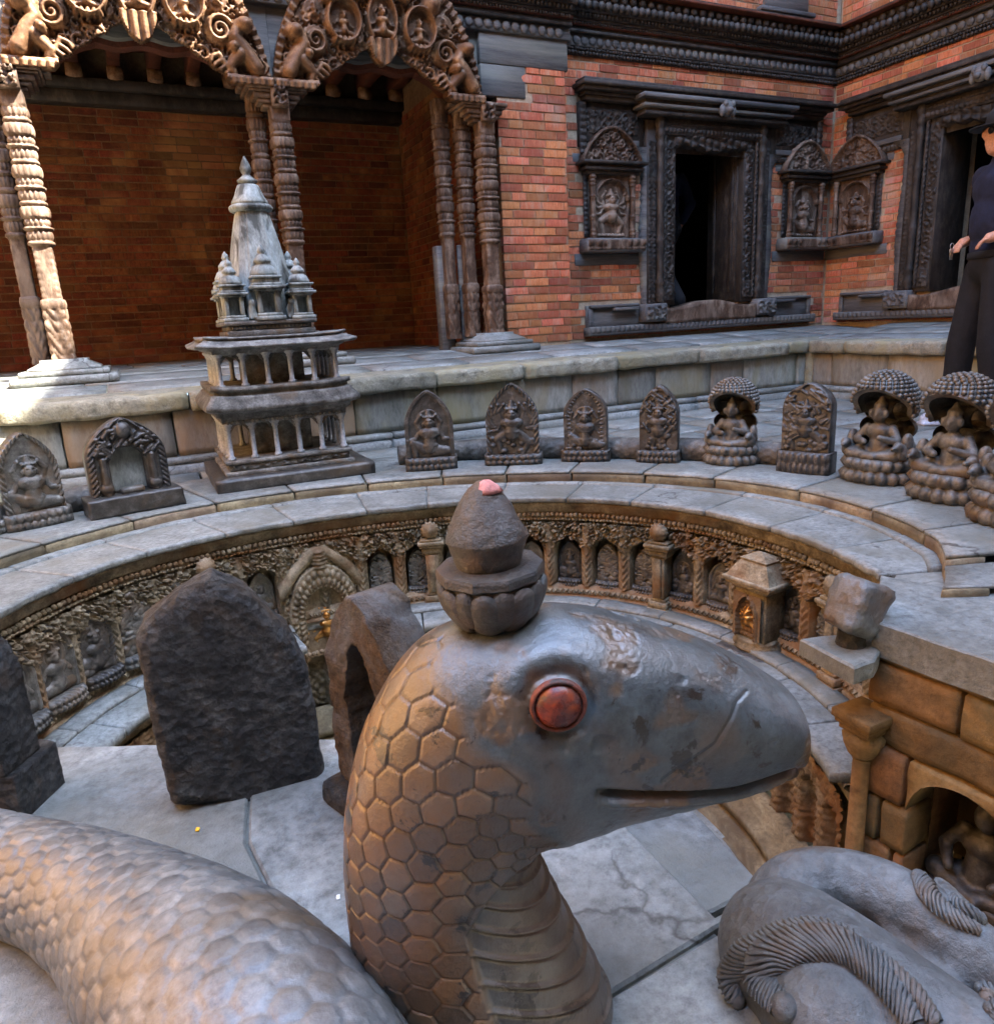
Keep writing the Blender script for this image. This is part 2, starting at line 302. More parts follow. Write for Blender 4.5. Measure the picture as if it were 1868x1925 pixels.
def shell(nu, nv, nw):
    """surface grid of the unit cube -1..1"""
    V = []; Q = []; n = 0
    ax = [np.linspace(-1, 1, k+1) for k in (nu, nv, nw)]
    for a in range(3):
        o1, o2 = [(1, 2), (2, 0), (0, 1)][a]
        A, B = np.meshgrid(ax[o1], ax[o2], indexing='ij')
        for s_ in (-1, 1):
            P = np.zeros(A.shape+(3,)); P[..., a] = s_; P[..., o1] = A; P[..., o2] = B
            m, k = A.shape; i = np.arange(m-1)[:, None]*k; j = np.arange(k-1)[None]
            q = [i+j, i+k+j, i+k+j+1, i+j+1]
            if s_ < 0: q = q[::-1]
            Q.append(np.stack(np.broadcast_arrays(*q), -1).reshape(-1, 4)+n); V.append(P.reshape(-1, 3)); n += m*k
    return _weld(np.concatenate(V), np.concatenate(Q))
def block(size, seg, bevel=.012, amp=.004, fr=9, seed=0, fn=None):
    """rounded, uneven stone block of full size (a,b,c); fn maps local metres to place"""
    h = np.array(size)/2; V, Q = shell(*seg); p = V*h
    b = min(bevel, *(h*.9)); q = np.clip(p, -(h-b), h-b); d = p-q; l = np.linalg.norm(d, axis=1, keepdims=True)
    p = np.where(l > 1e-9, q+d/np.maximum(l, 1e-9)*b, p)
    if amp:
        nrm = V*(np.abs(V) > .98)
        p = p+nrm*(fbm(p*fr+seed*3.7, seed, 3)[:, None]*2*amp)
    if fn is not None: p = fn(p)
    return p, Q
def masked_slab(F, B, mask):
    """front grid F, back grid B (m,n,3), face mask (m-1,n-1) -> closed plate"""
    m, n = F.shape[:2]; idx = np.arange(m*n).reshape(m, n)
    q = np.stack([idx[:-1, :-1], idx[:-1, 1:], idx[1:, 1:], idx[1:, :-1]], -1)[mask]
    N = m*n; e = np.concatenate([q[:, [0, 1]], q[:, [1, 2]], q[:, [2, 3]], q[:, [3, 0]]])
    es = {tuple(x) for x in e.tolist()}
    side = [(b, a, a+N, b+N) for a, b in es if (b, a) not in es]
    Q = np.concatenate([q, q[:, ::-1]+N, np.array(side, int).reshape(-1, 4)])
    V = np.concatenate([F.reshape(-1, 3), B.reshape(-1, 3)])
    used = np.unique(Q); mp = np.zeros(2*N, int); mp[used] = np.arange(len(used))
    return V[used], mp[Q]
def patch(F, mask):
    m, n = F.shape[:2]; idx = np.arange(m*n).reshape(m, n)
    q = np.stack([idx[:-1, :-1], idx[:-1, 1:], idx[1:, 1:], idx[1:, :-1]], -1)[mask]
    used = np.unique(q); mp = np.zeros(m*n, int); mp[used] = np.arange(len(used))
    return F.reshape(-1, 3)[used], mp[q]
def poly_prism(poly, z0, z1, b=.006, holes=()):
    """extruded polygon with a small chamfer on its top edge; poly counter-clockwise"""
    mb = MB(); P = np.array(poly, float)
    def ring(P):
        nx = np.roll(P, -1, 0)-P; pv = P-np.roll(P, 1, 0)
        nx /= np.linalg.norm(nx, axis=1)[:, None]; pv /= np.linalg.norm(pv, axis=1)[:, None]
        n = np.stack([-(nx+pv)[:, 1], (nx+pv)[:, 0]], 1); n /= np.linalg.norm(n, axis=1)[:, None]+1e-9; return n
    n = ring(P); k = len(P); rows = [np.c_[P, np.full(k, z0)], np.c_[P, np.full(k, z1-b)], np.c_[P+n*b, np.full(k, z1)]]
    mb.grid(np.array(rows), wrap=True)
    tri = tessellate_polygon([[Vector((*p[:2], 0)) for p in rows[2]]])
    T = np.array(tri); a = rows[2][T]; c = np.cross(a[:, 1]-a[:, 0], a[:, 2]-a[:, 0])[:, 2]; T[c < 0] = T[c < 0][:, ::-1]
    mb.add(rows[2], None, T); mb.add(rows[0], None, T[:, ::-1])
    return mb
# ------------------------------------------------------------------ objects
def link(name, me, mat=None, parent=None, loc=None, rz=None, rot=None):
    o = bpy.data.objects.new(name, me); COL.objects.link(o)
    if mat and me is not None:
        if not me.materials: me.materials.append(MATS[mat])
    if parent is not None: o.parent = parent
    if loc is not None: o.location = loc
    if rot is not None: o.rotation_euler = rot
    elif rz is not None: o.rotation_euler = (0, 0, rz)
    return o
def part(name, mb, mat, parent=None, smooth=True, **kw):
    return link(name, mb.mesh(name, smooth), mat, parent, **kw)
def tag(o, label, cat, group=None):
    o['label'] = label; o['category'] = cat
    if group: o['group'] = group
    return o
def thing(name, label, cat, loc=(0, 0, 0), rz=0, group=None):
    o = link(name, None, loc=loc, rz=rz); return tag(o, label, cat, group)
def struct(o, kind='structure'): o['kind'] = kind; return o
def copy_tree(o, parent=None):
    c = o.copy(); COL.objects.link(c); c.parent = parent
    for ch in o.children: copy_tree(ch, c)
    return c
def boxmb(*a, **k): return MB().box(*a, **k)
def remesh(mb, voxel, smooth=2):
    me = mb.mesh('tmp'); o = link('tmp', me); md = o.modifiers.new('r', 'REMESH'); md.mode = 'VOXEL'; md.voxel_size = voxel
    if smooth: s_ = o.modifiers.new('s', 'SMOOTH'); s_.factor = .5; s_.iterations = smooth
    dg = bpy.context.evaluated_depsgraph_get(); ev = o.evaluated_get(dg); r = bpy.data.meshes.new_from_object(ev)
    bpy.data.objects.remove(o); bpy.data.meshes.remove(me)
    r.polygons.foreach_set('use_smooth', np.ones(len(r.polygons), bool)); return r
def capsule(mb, a, b, ra, rb, n=12):
    a = np.array(a, float); b = np.array(b, float); t = np.linspace(0, 1, 6)[:, None]
    mb.tube(a+(b-a)*t, ra+(rb-ra)*t[:, 0], n); mb.ell(a, (ra,)*3, n, 8); mb.ell(b, (rb,)*3, n, 8); return mb
# ================================================================== setting: ground, sunken bath, plinth
C0 = np.array([.65, 1.87]); L0 = -.06
H_TH = np.array([-60, -18.4, -8.6, 3.6, 19.4, 39.5, 63, 76.7, 95.1, 107.4, 124.3, 133.5, 146.3, 162, 180])
H_R = np.array([1.36, 1.365, 1.387, 1.411, 1.437, 1.422, 1.362, 1.33, 1.353, 1.389, 1.44, 1.43, 1.40, 1.38, 1.36])
K_TH = np.array([-28.8, -23.3, -15.7, -5.8, 6.4, 18.3, 25.4, 37.4, 50.3, 59, 77.4, 102.7, 113.9, 120.6, 129.7, 150, 175, 200])
K_R = np.array([1.417, 1.508, 1.634, 1.714, 1.775, 1.785, 1.765, 1.74, 1.70, 1.68, 1.675, 1.74, 1.77, 1.765, 1.775, 1.77, 1.75, 1.75])
def smooth_interp(th, xs, ys):
    w = 5.0; g_ = np.linspace(-2, 2, 9); o = 0; s = 0
    for d in g_: k = math.exp(-d*d/2); o = o+k*np.interp(th+d*w/2, xs, ys); s += k
    return o/s
def rH(th): return smooth_interp(np.asarray(th, float), H_TH, H_R)
def rK(th): return np.where(np.asarray(th) < -14, np.interp(th, K_TH, K_R), smooth_interp(np.asarray(th, float), K_TH, K_R))
def pol(th, r): a = np.radians(th); return np.stack([C0[0]+r*np.cos(a), C0[1]+r*np.sin(a)], -1)
def P3(th, r, z):
    th, r, z = np.broadcast_arrays(th, r, z); return np.concatenate([pol(th, r), z[..., None]], -1)

# ground: one sheet with the opening of the bath and its stair passage
th = np.linspace(-20, 176, 60); hole = [tuple(p) for p in pol(th, rH(th)+.05)]
hole += [(-.72, 1.83), (-.27, 1.60), (.2, 1.35), (.58, 1.16), (.58, -1.5), (1.72, -1.5), (1.72, .7), (1.635, 1.19)]
out = [(-60, -60), (60, -60), (60, 60), (-60, 60)]
pts = [Vector((x, y, 0)) for x, y in out]+[Vector((x, y, 0)) for x, y in hole]
tri = tessellate_polygon([pts[:4], pts[4:][::-1]])
V = np.array([(p.x, p.y, -.068) for p in pts[:4]]+[(p.x, p.y, -.068) for p in pts[4:][::-1]])
mb = MB(); T = np.array(tri); a = V[T]; c = np.cross(a[:, 1]-a[:, 0], a[:, 2]-a[:, 0])[:, 2]; T[c < 0] = T[c < 0][:, ::-1]; mb.add(V, None, T)
ground = struct(part('ground', mb, 'paving', smooth=False))

# raised bench of curved slabs that carries the statuettes, with its kerb face
bench = struct(link('bench_pavement', None))
edges = [-28.8, -22, -13, -3, 9, 22, 33, 45, 56, 67, 80, 92, 104, 116, 128, 140, 153, 167, 182, 197]
def arc_block(t0, t1, ri, ro, z0, z1, seg, bevel, amp, seed, gap=.12):
    L = math.radians(t1-t0)*1.7; tm = (t0+t1)/2; Wd = float(ro(tm)-ri(tm))
    def fn(p):
        tt = t0+gap+(p[:, 0]/L+.5)*(t1-t0-2*gap); w = p[:, 1]/Wd+.5
        r = ri(tt)+w*(ro(tt)-ri(tt)); return P3(tt, r, z0+(p[:, 2]/(z1-z0)+.5)*(z1-z0))
    return block((L, Wd, z1-z0), seg, bevel, amp, 8, seed, fn)
for i in range(len(edges)-1):
    t0, t1 = edges[i], edges[i+1]
    # kerb stone
    z1 = -.012 if i else -.03
    V, Q = arc_block(t0, t1, rK, lambda t: rK(t)+.13, -.10, -.014 if i else -.036, (22, 4, 4), .006, .004, i, .06)
    part('kerb_stone', MB().add(V, Q), 'kerb', bench)
    V, Q = arc_block(t0+.4, t1+.2, lambda t: rK(t)+.002, lambda t: rK(t)+.66, -.014 if i else -.04, .0 if i else -.03, (14, 8, 1), .003, .0012, i+40, .03)
    part('bench_slab', MB().add(V, Q), 'paving', bench)
# ledge slabs
edges = [-20, -9, 4, 17, 31, 43, 56, 70, 82, 96, 108, 121, 133, 147, 160, 176]
ledge = struct(link('ledge_pavement', None))
for i in range(len(edges)-1):
    t0, t1 = edges[i], edges[i+1]
    def ri(t, i=i): return rH(t)+.012*vnoise(np.stack([np.asarray(t, float)*.6, np.zeros(np.shape(t)), np.zeros(np.shape(t))+i], -1), 3)-.006
    V, Q = arc_block(t0, t1, ri, lambda t: rK(t)+.015, -.086, L0, (22, 10, 3), .005, .002, i+80, .04)
    part('ledge_slab', MB().add(V, Q), 'ledge', ledge)
    V, Q = arc_block(t0, t1, lambda t: rK(t)-.045, lambda t: rK(t)+.01, L0-.02, L0+.009, (22, 3, 2), .004, .003, i+120, .02)
    part('fillet_stone', MB().add(V, Q), 'ledge', ledge)

# near platform: big slabs around the stair passage
near = struct(link('platform_pavement', None))
polys = [
    [(-1.9, -1.2), (-.36, -1.2), (-.30, .2), (-.33, 1.0), (-.42, 1.69), (-.72, 1.86), (-1.1, 2.0), (-1.9, 2.1)],
    [(-.35, -1.2), (.10, -1.2), (.127, .55), (.062, .93), (.037, 1.12), (.083, 1.427), (-.254, 1.618), (-.41, 1.69), (-.32, 1.0), (-.29, .2)],
    [(.106, -1.2), (.33, -1.2), (.35, .60), (.596, .62), (.596, 1.15), (.213, 1.37), (.087, 1.424), (.042, 1.12), (.067, .93), (.132, .55)],
    [(.34, -1.2), (.596, -1.2), (.596, .61), (.353, .596)],
]
def ragged(pg, step=.05, amp=.004):
    o = []
    for a_, b_ in zip(pg, pg[1:]+pg[:1]):
        a_, b_ = np.array(a_), np.array(b_); n = max(1, int(np.linalg.norm(b_-a_)/step)); 
        for k in range(n): o.append(a_+(b_-a_)*k/n)
    o = np.array(o); q = np.c_[o*11, 0*o[:, 0]]; o = o+amp*np.stack([vnoise(q, 1)-.5, vnoise(q, 2)-.5], 1)*2; return [tuple(x) for x in o]
for i, pg in enumerate(polys):
    part('paving_slab', poly_prism(ragged(pg), -.14, L0+.001*i, .004), 'paving', near, smooth=False)
polys = [
    [(1.70, -1.2), (2.6, -1.2), (2.6, .35), (1.72, .35)],
    [(1.685, .36), (2.6, .36), (2.6, 1.5), (2.08, 1.25), (1.98, 1.22), (1.92, 1.39), (1.76, 1.28), (1.61, 1.18)],
    [(2.61, -1.2), (4.2, -1.2), (4.2, 1.0), (2.61, .9)],
]
for i, pg in enumerate(polys):
    part('paving_slab', poly_prism(ragged(pg), -.15 if i < 2 else -.09, L0+.002+.001*i, .004), 'paving', near, smooth=False)
# landing below the platform edge, beside the passage
LZ = -.15
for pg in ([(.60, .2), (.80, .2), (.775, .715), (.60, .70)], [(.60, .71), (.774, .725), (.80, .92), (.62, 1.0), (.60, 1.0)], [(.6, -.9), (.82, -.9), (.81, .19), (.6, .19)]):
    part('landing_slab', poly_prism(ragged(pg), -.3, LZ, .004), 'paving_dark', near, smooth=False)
part('landing_side', MB().box(.60, .785, -.9, .93, -1.2, -.305, .006), 'brownstone', near)
part('platform_side', MB().box(.50, .585, -.9, 1.12, -1.2, -.142, .004), 'brownstone', near)

# courtyard flags outside the bench
yard = struct(link('courtyard_pavement', None))
flag_meshes = []
for k in range(6):
    V, Q = block((1, 1, .05), (6, 5, 1), .006, .002, 6, k); flag_meshes.append(None)
row = 0; y = 4.56
while y > -1.0:
    d = .38+.14*rng.random(); x = -6+rng.random()*.5
    while x < 5.1:
        w = .5+.45*rng.random(); x1 = min(x+w, 5.1)
        cx, cy = (x+x1)/2, y-d/2
        far = max(math.hypot(px-C0[0], py-C0[1]) for px in (x, x1) for py in (y, y-d)); nearr = min(math.hypot(px-C0[0], py-C0[1]) for px in (x, cx, x1) for py in (y, cy, y-d))
        if nearr > 2.02 and not (cy < 1.3 and -1.95 < cx < 4.3) and x1-x > .15 and (cy > 1.2 or cx < -1.9):
            V, Q = block((x1-x-.012, d-.012, .055), (5, 4, 1), .006, .0025, 5, row)
            part('flagstone', MB().add(V+[cx, cy, -.043+rng.random()*.004], Q), 'paving', yard)
        x = x1; row += 1
    y -= d

# ------------------------------------------------------------------ stepped plinth in front of the palace wings
ZP = .445
plinth = tag(link('stone_plinth', None), 'long low stone plinth of weathered blocks with rough coping before the brick wings', 'plinth')
def run(x0, x1, wmin, wmax):
    e = [x0]
    while e[-1] < x1-wmax: e.append(e[-1]+wmin+(wmax-wmin)*rng.random())
    e.append(x1); return e
def plinth_run(axis, a0, a1, front):
    """axis 'x': blocks along X at Y=front facing -Y; 'y': along Y at X=front facing -X"""
    def put(name, u0, u1, d0, d1, z0, z1, mat, seg, bev, amp, fr=9):
        s_ = rng.integers(999)
        V, Q = block((u1-u0-.006, d1-d0, z1-z0), seg, bev, amp, fr, s_); V = V+[(u0+u1)/2, (d0+d1)/2, (z0+z1)/2]
        if axis == 'y': V = np.stack([V[:, 1]+front, V[:, 0], V[:, 2]], 1); Q = Q[:, ::-1]
        else: V = V+[0, front, 0]
        part(name, MB().add(V, Q), mat, plinth)
    for u0, u1 in zip(*(lambda e: (e[:-1], e[1:]))(run(a0, a1, .65, 1.05))):
        put('coping_stone', u0, u1, -.025-.015*rng.random(), .3, .335+.006*rng.random(), ZP-.004*rng.random(), 'coping', (16, 5, 4), .016, .011, 11)
    for u0, u1 in zip(*(lambda e: (e[:-1], e[1:]))(run(a0, a1, .3, .62))):
        put('wall_block', u0, u1, .012+.012*rng.random(), .3, .075, .34, 'blockwall', (8, 3, 6), .010, .005)
    for u0, u1 in zip(*(lambda e: (e[:-1], e[1:]))(run(a0, a1, .6, .95))):
        put('base_stone', u0, u1, -.03, .25, .03, .078, 'ledge', (8, 3, 2), .012, .004)
        put('base_stone', u0-.02, u1-.02, -.065, .2, -.07, .034, 'ledge', (8, 3, 2), .012, .005)
plinth_run('x', -3.2, 5.16, 4.6)
plinth_run('y', .6, 4.56, 5.15)
part('core', MB().box(-3.2, 5.42, 4.68, 4.90, -.06, .405, .004).box(5.23, 5.44, .6, 4.7, -.06, .405, .004), 'coping', plinth)
V, Q = block((.34, .34, .5), (6, 6, 8), .012, .005, 9, 77); part('corner_stone', MB().add(V+[5.325, 4.72, .18], Q), 'coping', plinth)
# floor of the plinth: slabs, gently rising to the walls
def zplat(y): return np.interp(y, [4.6, 5.7, 8], [ZP, .53, .535])
pf = struct(link('plinth_pavement', None))
mb = MB(); gx = np.array([-3.4, 7.5]); gy = np.array([4.63, 5.7, 8.0]); X, Y = np.meshgrid(gx, gy)
mb.grid(np.stack([X, Y, zplat(Y)-.012], -1)); mb.grid(np.stack(np.meshgrid([5.18, 7.5], [.3, 4.7])+[np.full((2, 2), ZP-.02)], -1))
part('bedding', mb, 'coping', pf, smooth=False)
for y0, y1 in ((4.885, 5.22), (5.22, 5.62), (5.62, 6.1), (6.1, 6.6), (6.6, 7.15), (7.15, 7.7)):
    e = run(-3.3, 6.6 if y1 < 5.7 else 2.74, .55, .95)
    for x0, x1 in zip(e[:-1], e[1:]):
        V, Q = block((x1-x0-.008, y1-y0-.008, .04), (4, 3, 1), .005, .002, 5, rng.integers(99))
        V = V+[(x0+x1)/2, (y0+y1)/2, -.02]; V[:, 2] += zplat(V[:, 1]); part('floor_slab', MB().add(V, Q), 'paving', pf)
for x0, x1 in ((5.43, 5.8), (5.8, 6.2), (6.2, 6.58)):
    e = run(.6, 4.86, .55, .95)
    for y0, y1 in zip(e[:-1], e[1:]):
        V, Q = block((x1-x0-.008, y1-y0-.008, .04), (3, 4, 1), .005, .002, 5, rng.integers(99))
        V = V+[(x0+x1)/2, (y0+y1)/2, -.02]; V[:, 2] += np.interp(V[:, 0], [5.15, 5.45, 6.6], [ZP-.003, ZP-.001, .533]); part('floor_slab', MB().add(V, Q), 'paving', pf)
# ================================================================== carved relief: height fields built from rounded shapes
def r_ell(X, Z, cx, cz, rx, rz, h=1, b=0, rot=0):
    dx, dz = X-cx, Z-cz
    if rot: c, s = math.cos(rot), math.sin(rot); dx, dz = dx*c+dz*s, -dx*s+dz*c
    q = 1-(dx/rx)**2-(dz/rz)**2
    return np.where(q > 0, b+h*np.sqrt(np.maximum(q, 0)), 0)
def r_cap(X, Z, x0, z0, x1, z1, r0, r1, h=None, b=0):
    vx, vz = x1-x0, z1-z0; L = vx*vx+vz*vz+1e-9
    t = np.clip(((X-x0)*vx+(Z-z0)*vz)/L, 0, 1); r = r0+(r1-r0)*t
    q = 1-((X-x0-t*vx)**2+(Z-z0-t*vz)**2)/r**2
    hh = r if h is None else h
    return np.where(q > 0, b+hh*np.sqrt(np.maximum(q, 0)), 0)
def r_line(X, Z, pts, r0, r1=None, h=None, b=0):
    o = 0*X; n = len(pts)-1; r1 = r0 if r1 is None else r1
    for k in range(n):
        ra, rb = r0+(r1-r0)*k/n, r0+(r1-r0)*(k+1)/n
        o = np.maximum(o, r_cap(X, Z, *pts[k], *pts[k+1], ra, rb, h, b))
    return o
def r_spiral(X, Z, cx, cz, R0, turns=1.8, w=.16, flip=1, a0=0, h=None, b=0):
    ts = np.linspace(0, 1, int(14*turns)); a = a0+flip*ts*turns*2*np.pi; r = R0*(1-.9*ts)
    return r_line(X, Z, list(zip(cx+r*np.cos(a), cz+r*np.sin(a))), R0*w, R0*w*.6, h, b)
def r_ring(X, Z, cx, cz, rx, rz, w, h):
    d = np.abs(np.sqrt(((X-cx)/rx)**2+((Z-cz)/rz)**2)-1)*min(rx, rz)
    return h*np.sqrt(np.maximum(0, 1-(d/w)**2))
def r_petals(X, Z, x0, x1, zc, hz, n, h, up=1):
    w = (x1-x0)/n; k = np.clip(np.floor((X-x0)/w), 0, n-1); cx = x0+(k+.5)*w
    return np.where((X > x0) & (X < x1), r_ell(X, Z, cx, zc, w*.52, hz, h), 0)
def r_fig(X, Z, cx, cz, s, kind='seat', g_=None, arms=2):
    """a figure of height s standing on (cx,cz); heights come out in the same unit"""
    x = (X-cx)/s; z = (Z-cz)/s; o = 0*x; M_ = np.maximum
    g_ = g_ or random.Random(1)
    if kind == 'seat':
        for sg in (-1, 1):
            o = M_(o, r_cap(x, z, sg*.12, .12, sg*.33, .09, .10, .08)); o = M_(o, r_cap(x, z, sg*.33, .09, -sg*.06, .05, .07, .05, b=.02))
        hz, sh = .1, 0
    elif kind == 'ease':
        o = M_(o, r_cap(x, z, -.1, .14, -.3, .26, .1, .08)); o = M_(o, r_cap(x, z, -.3, .26, -.26, -.02, .075, .05))
        o = M_(o, r_cap(x, z, .1, .12, .32, .09, .1, .08)); o = M_(o, r_cap(x, z, .32, .09, 0, .05, .07, .05, b=.02)); hz, sh = .1, 0
    elif kind == 'stand':
        for sg in (-1, 1): o = M_(o, r_cap(x, z, sg*.07, .36, sg*.1, .03, .075, .045)); o = M_(o, r_ell(x, z, sg*.12, .02, .06, .03, .06))
        hz, sh = .3, .12
    else:  # dance
        o = M_(o, r_cap(x, z, -.07, .36, -.26, .26, .09, .07)); o = M_(o, r_cap(x, z, -.26, .26, -.2, .03, .06, .045))
        o = M_(o, r_cap(x, z, .08, .36, .27, .2, .09, .07)); o = M_(o, r_cap(x, z, .27, .2, .2, .03, .06, .045)); hz, sh = .3, .12
    k = (.9-hz)/.8
    zz = lambda v: hz+(v-.1)*k*(1 if hz < .2 else .95)
    o = M_(o, r_cap(x, z, 0, zz(.16), 0, zz(.38), .12, .10, b=.03)); o = M_(o, r_ell(x, z, 0, zz(.43), .19, .12*k, .13, .02))
    o = M_(o, r_ell(x, z, 0, zz(.2), .15, .07, .13, .02))
    for i in range(max(1, arms//2)):
        for sg in (-1, 1):
            n = max(1, arms//2)
            a = R(-62)+R(135)*(i/(n-1) if n > 1 else g_.choice([0, .15, .75]) if sg > 0 else 0)
            ln = .17+.03*g_.random(); th_ = .05 if n < 3 else .036
            ex, ez = sg*(.17+ln*math.cos(a)), zz(.47)+ln*math.sin(a)*.9
            a2 = a+R(55 if n > 1 else 80)*(1 if n > 1 else g_.choice([-1.2, 1]))
            hx, hz2 = ex+sg*.15*math.cos(a2)*(-.6 if n == 1 else 1), ez+.15*math.sin(a2)
            o = M_(o, r_cap(x, z, sg*.16, zz(.47), ex, ez, th_, th_*.85)); o = M_(o, r_cap(x, z, ex, ez, hx, hz2, th_*.85, th_*.7, b=.015))
            o = M_(o, r_ell(x, z, hx, hz2, .035, .035, .05, .02))
    zh = zz(.62); o = M_(o, r_ell(x, z, 0, zh, .085, .105, .11, .05))
    o = M_(o, r_ell(x, z, 0, zh-.01, .022, .04, .06, .12)); o = M_(o, r_ell(x, z, 0, zh-.05, .035, .013, .03, .125))
    for sg in (-1, 1):
        o = o-r_ell(x, z, sg*.034, zh+.018, .022, .013, .035); o = M_(o, r_ell(x, z, sg*.095, zh-.02, .025, .055, .05, .02))
    for q in range(5): o = M_(o, r_ell(x, z, -.085+.0425*q, zh+.1, .026, .035, .05, .07))
    o = M_(o, r_cap(x, z, 0, zh+.1, 0, zh+.22, .075, .028, b=.03)); o = M_(o, r_ell(x, z, 0, zz(.36), .1, .012, .02, .12))
    for q in range(9): t = -1+q/4; o = M_(o, r_ell(x, z, t*.1, zz(.47)-.06*(1-t*t)-.01, .014, .014, .02, .13))
    return o*s
def arch_hw(t, spring=.5, power=1.6):
    """half width 0..1 of a pointed arch slab at height t 0..1"""
    t = np.asarray(t, float); u = np.clip((t-spring)/(1-spring), 0, 1); return np.where(t < spring, 1, np.maximum(0, 1-u**power)**.72)
def stele(name, label, loc, rz, w=.16, h=.42, d=.07, kind='seat', arms=2, border='flame', seed=0, mat='statue', spring=.5, power=1.7, base=.16, res=(72, 96), tilt=0, group=None, cat='statuette', taper=.06):
    """carved stone tablet; faces local -Y. w half width"""
    g_ = random.Random(seed)
    t_ = thing(name, label, cat, loc, rz, group)
    if tilt: t_.rotation_euler = (tilt, 0, rz)
    bh = base*h; hh = h-bh
    tt = np.linspace(0, 1, res[1])**.93; ss = np.linspace(-1, 1, res[0]); T_, S_ = np.meshgrid(tt, ss, indexing='ij')
    HW = w*(1-taper)*np.maximum(arch_hw(T_, spring, power), .02)*(1+.03*np.sin(seed)); Xg = S_*HW; Zg = T_*hh
    edge = np.minimum(HW-np.abs(Xg), 9)
    bd = np.where(T_ > .93, 0, edge)
    arc = np.where(T_ < spring, Zg, Zg+np.abs(w-np.abs(Xg))*.8)
    rel = 0*Xg
    bw = .17*w
    if border == 'flame': rel = np.maximum(rel, np.where(edge < bw, .010*(.55+.45*np.sin((arc+edge*1.4)/w*26)), 0))
    elif border == 'bead': rel = np.maximum(rel, np.where(edge < bw, .006, 0)+np.where((edge > bw) & (edge < bw*1.7), .008*(.5+.5*np.cos(arc/w*34)), 0))
    elif border == 'plain': rel = np.maximum(rel, np.where(edge < bw, .009, 0))
    elif border == 'busy':
        for _ in range(60): a, c_ = g_.uniform(-1, 1)*w, g_.uniform(.25, .97)*hh; rel = np.maximum(rel, r_cap(Xg, Zg, a, c_, a+g_.uniform(-.05, .05), c_+g_.uniform(-.04, .04), .010, .006, .012))
        rel = np.where(edge < .05*w, 0, rel)
    rel = rel+.003*fbm(np.stack([Xg*60, Zg*60, 0*Xg+seed], -1), seed, 3)
    F = np.stack([Xg, -d*.5-rel, Zg+bh], -1); Bk = np.stack([Xg, 0*Xg+d*.5, Zg+bh], -1)
    V, Q = masked_slab(F, Bk, np.ones((res[1]-1, res[0]-1), bool))
    part('slab', MB().add(V, Q), mat, t_)
    if kind:
        fs = hh*.83 if kind != 'seat' else hh*.86
        f = r_fig(Xg, Zg, 0, .01*h, fs, kind, g_, arms)
        f = np.maximum(f, .6*r_ring(Xg, Zg, 0, .01*h+fs*.64, fs*.2, fs*.2, .008, .012)*(f < .001))
        if border == 'busy' or arms > 6:
            for _ in range(16): a = g_.uniform(-.8, .8)*w; c_ = g_.uniform(.0, .25)*hh; f = np.maximum(f, r_ell(Xg, Zg, a, c_, .018, .014, .02))
        f = np.where(np.abs(Xg) > HW*.97, 0, f)
        mk = (f > .002); mk = mk[:-1, :-1] | mk[1:, 1:] | mk[1:, :-1] | mk[:-1, 1:]
        F = np.stack([Xg, -d*.5-rel*0-np.maximum(f*.75, -.004)+.003, Zg+bh], -1)
        V, Q = patch(F, mk); part('figure', MB().add(V, Q), mat, t_)
    # lotus base
    n = 72; mz = 14; xs = np.linspace(-1, 1, n)*w*1.04; zs = np.linspace(0, bh, mz); Xb, Zb = np.meshgrid(xs, zs)
    r = r_petals(Xb, Zb, -w*1.0, w*1.0, bh*.74, bh*.26, 8, .012)+r_petals(Xb, Zb, -w*1.0, w*1.0, bh*.28, bh*.24, 9, .012)
    yb = d*.62+.028*np.sqrt(np.maximum(0, 1-(Xb/(w*1.1))**2))
    F = np.stack([Xb, -yb-r, Zb], -1); Bk = np.stack([Xb, 0*Xb+d*.52, Zb], -1)
    V, Q = masked_slab(F, Bk, np.ones((mz-1, n-1), bool)); part('lotus_base', MB().add(V, Q), mat, t_)
    return t_

# ================================================================== walls of the sunken bath
bath = tag(link('sunken_bath_wall', None), 'oval wall of the sunken stone bath carved with niches, trees and bead courses', 'bath wall')
def arc_len(th0, th1, r, n=400):
    t = np.linspace(th0, th1, n); p = pol(t, r(t)); s = np.concatenate([[0], np.cumsum(np.linalg.norm(np.diff(p, axis=0), axis=1))]); return t, s
WALL = lambda t: rH(t)+.045
TT, SS = arc_len(-32, 178, WALL); SL = SS[-1]
def th_of(s): return np.interp(s, SS, TT)
BAY = .178; NB = int(SL//BAY); BAY = SL/NB
TZ0, TZ1 = -.50, -.185
nu = int(SL/.0042); nv = 88
u = np.linspace(0, SL, nu); z = np.linspace(TZ0, TZ1, nv); U, Z = np.meshgrid(u, z); a = (U/BAY) % 1-.5; bi = np.floor(U/BAY)
zn = (Z-TZ0)/(TZ1-TZ0); am = a*BAY
arch_top = .60+.13*np.sqrt(np.maximum(0, 1-(a/.345)**2))+.05*np.maximum(0, 1-np.abs(a)/.12)
inn = (np.abs(a) < .345) & (zn < arch_top)
soft = np.clip((.345-np.abs(a))/.02, 0, 1)*np.clip((arch_top-zn)/.03, 0, 1)
rel = -.085*soft
trunk = np.where((np.abs(a) > .38), .026*np.sqrt(np.maximum(0, 1-((.5-np.abs(a))/.12)**2)), 0)
trunk = trunk+np.where(np.abs(a) > .38, .004*np.sin(Z*190+np.abs(a)*60)*(zn < .55), 0)
w1 = fbm(np.stack([U*26, Z*26, 0*U], -1), 3, 3); w2 = fbm(np.stack([U*26, Z*26, 0*U+9], -1), 5, 3)
leaf = np.abs(np.sin(U*118+w1*11))*np.abs(np.sin(Z*122+w2*11)); br = np.abs(np.sin((U*60+Z*75)+w1*9))
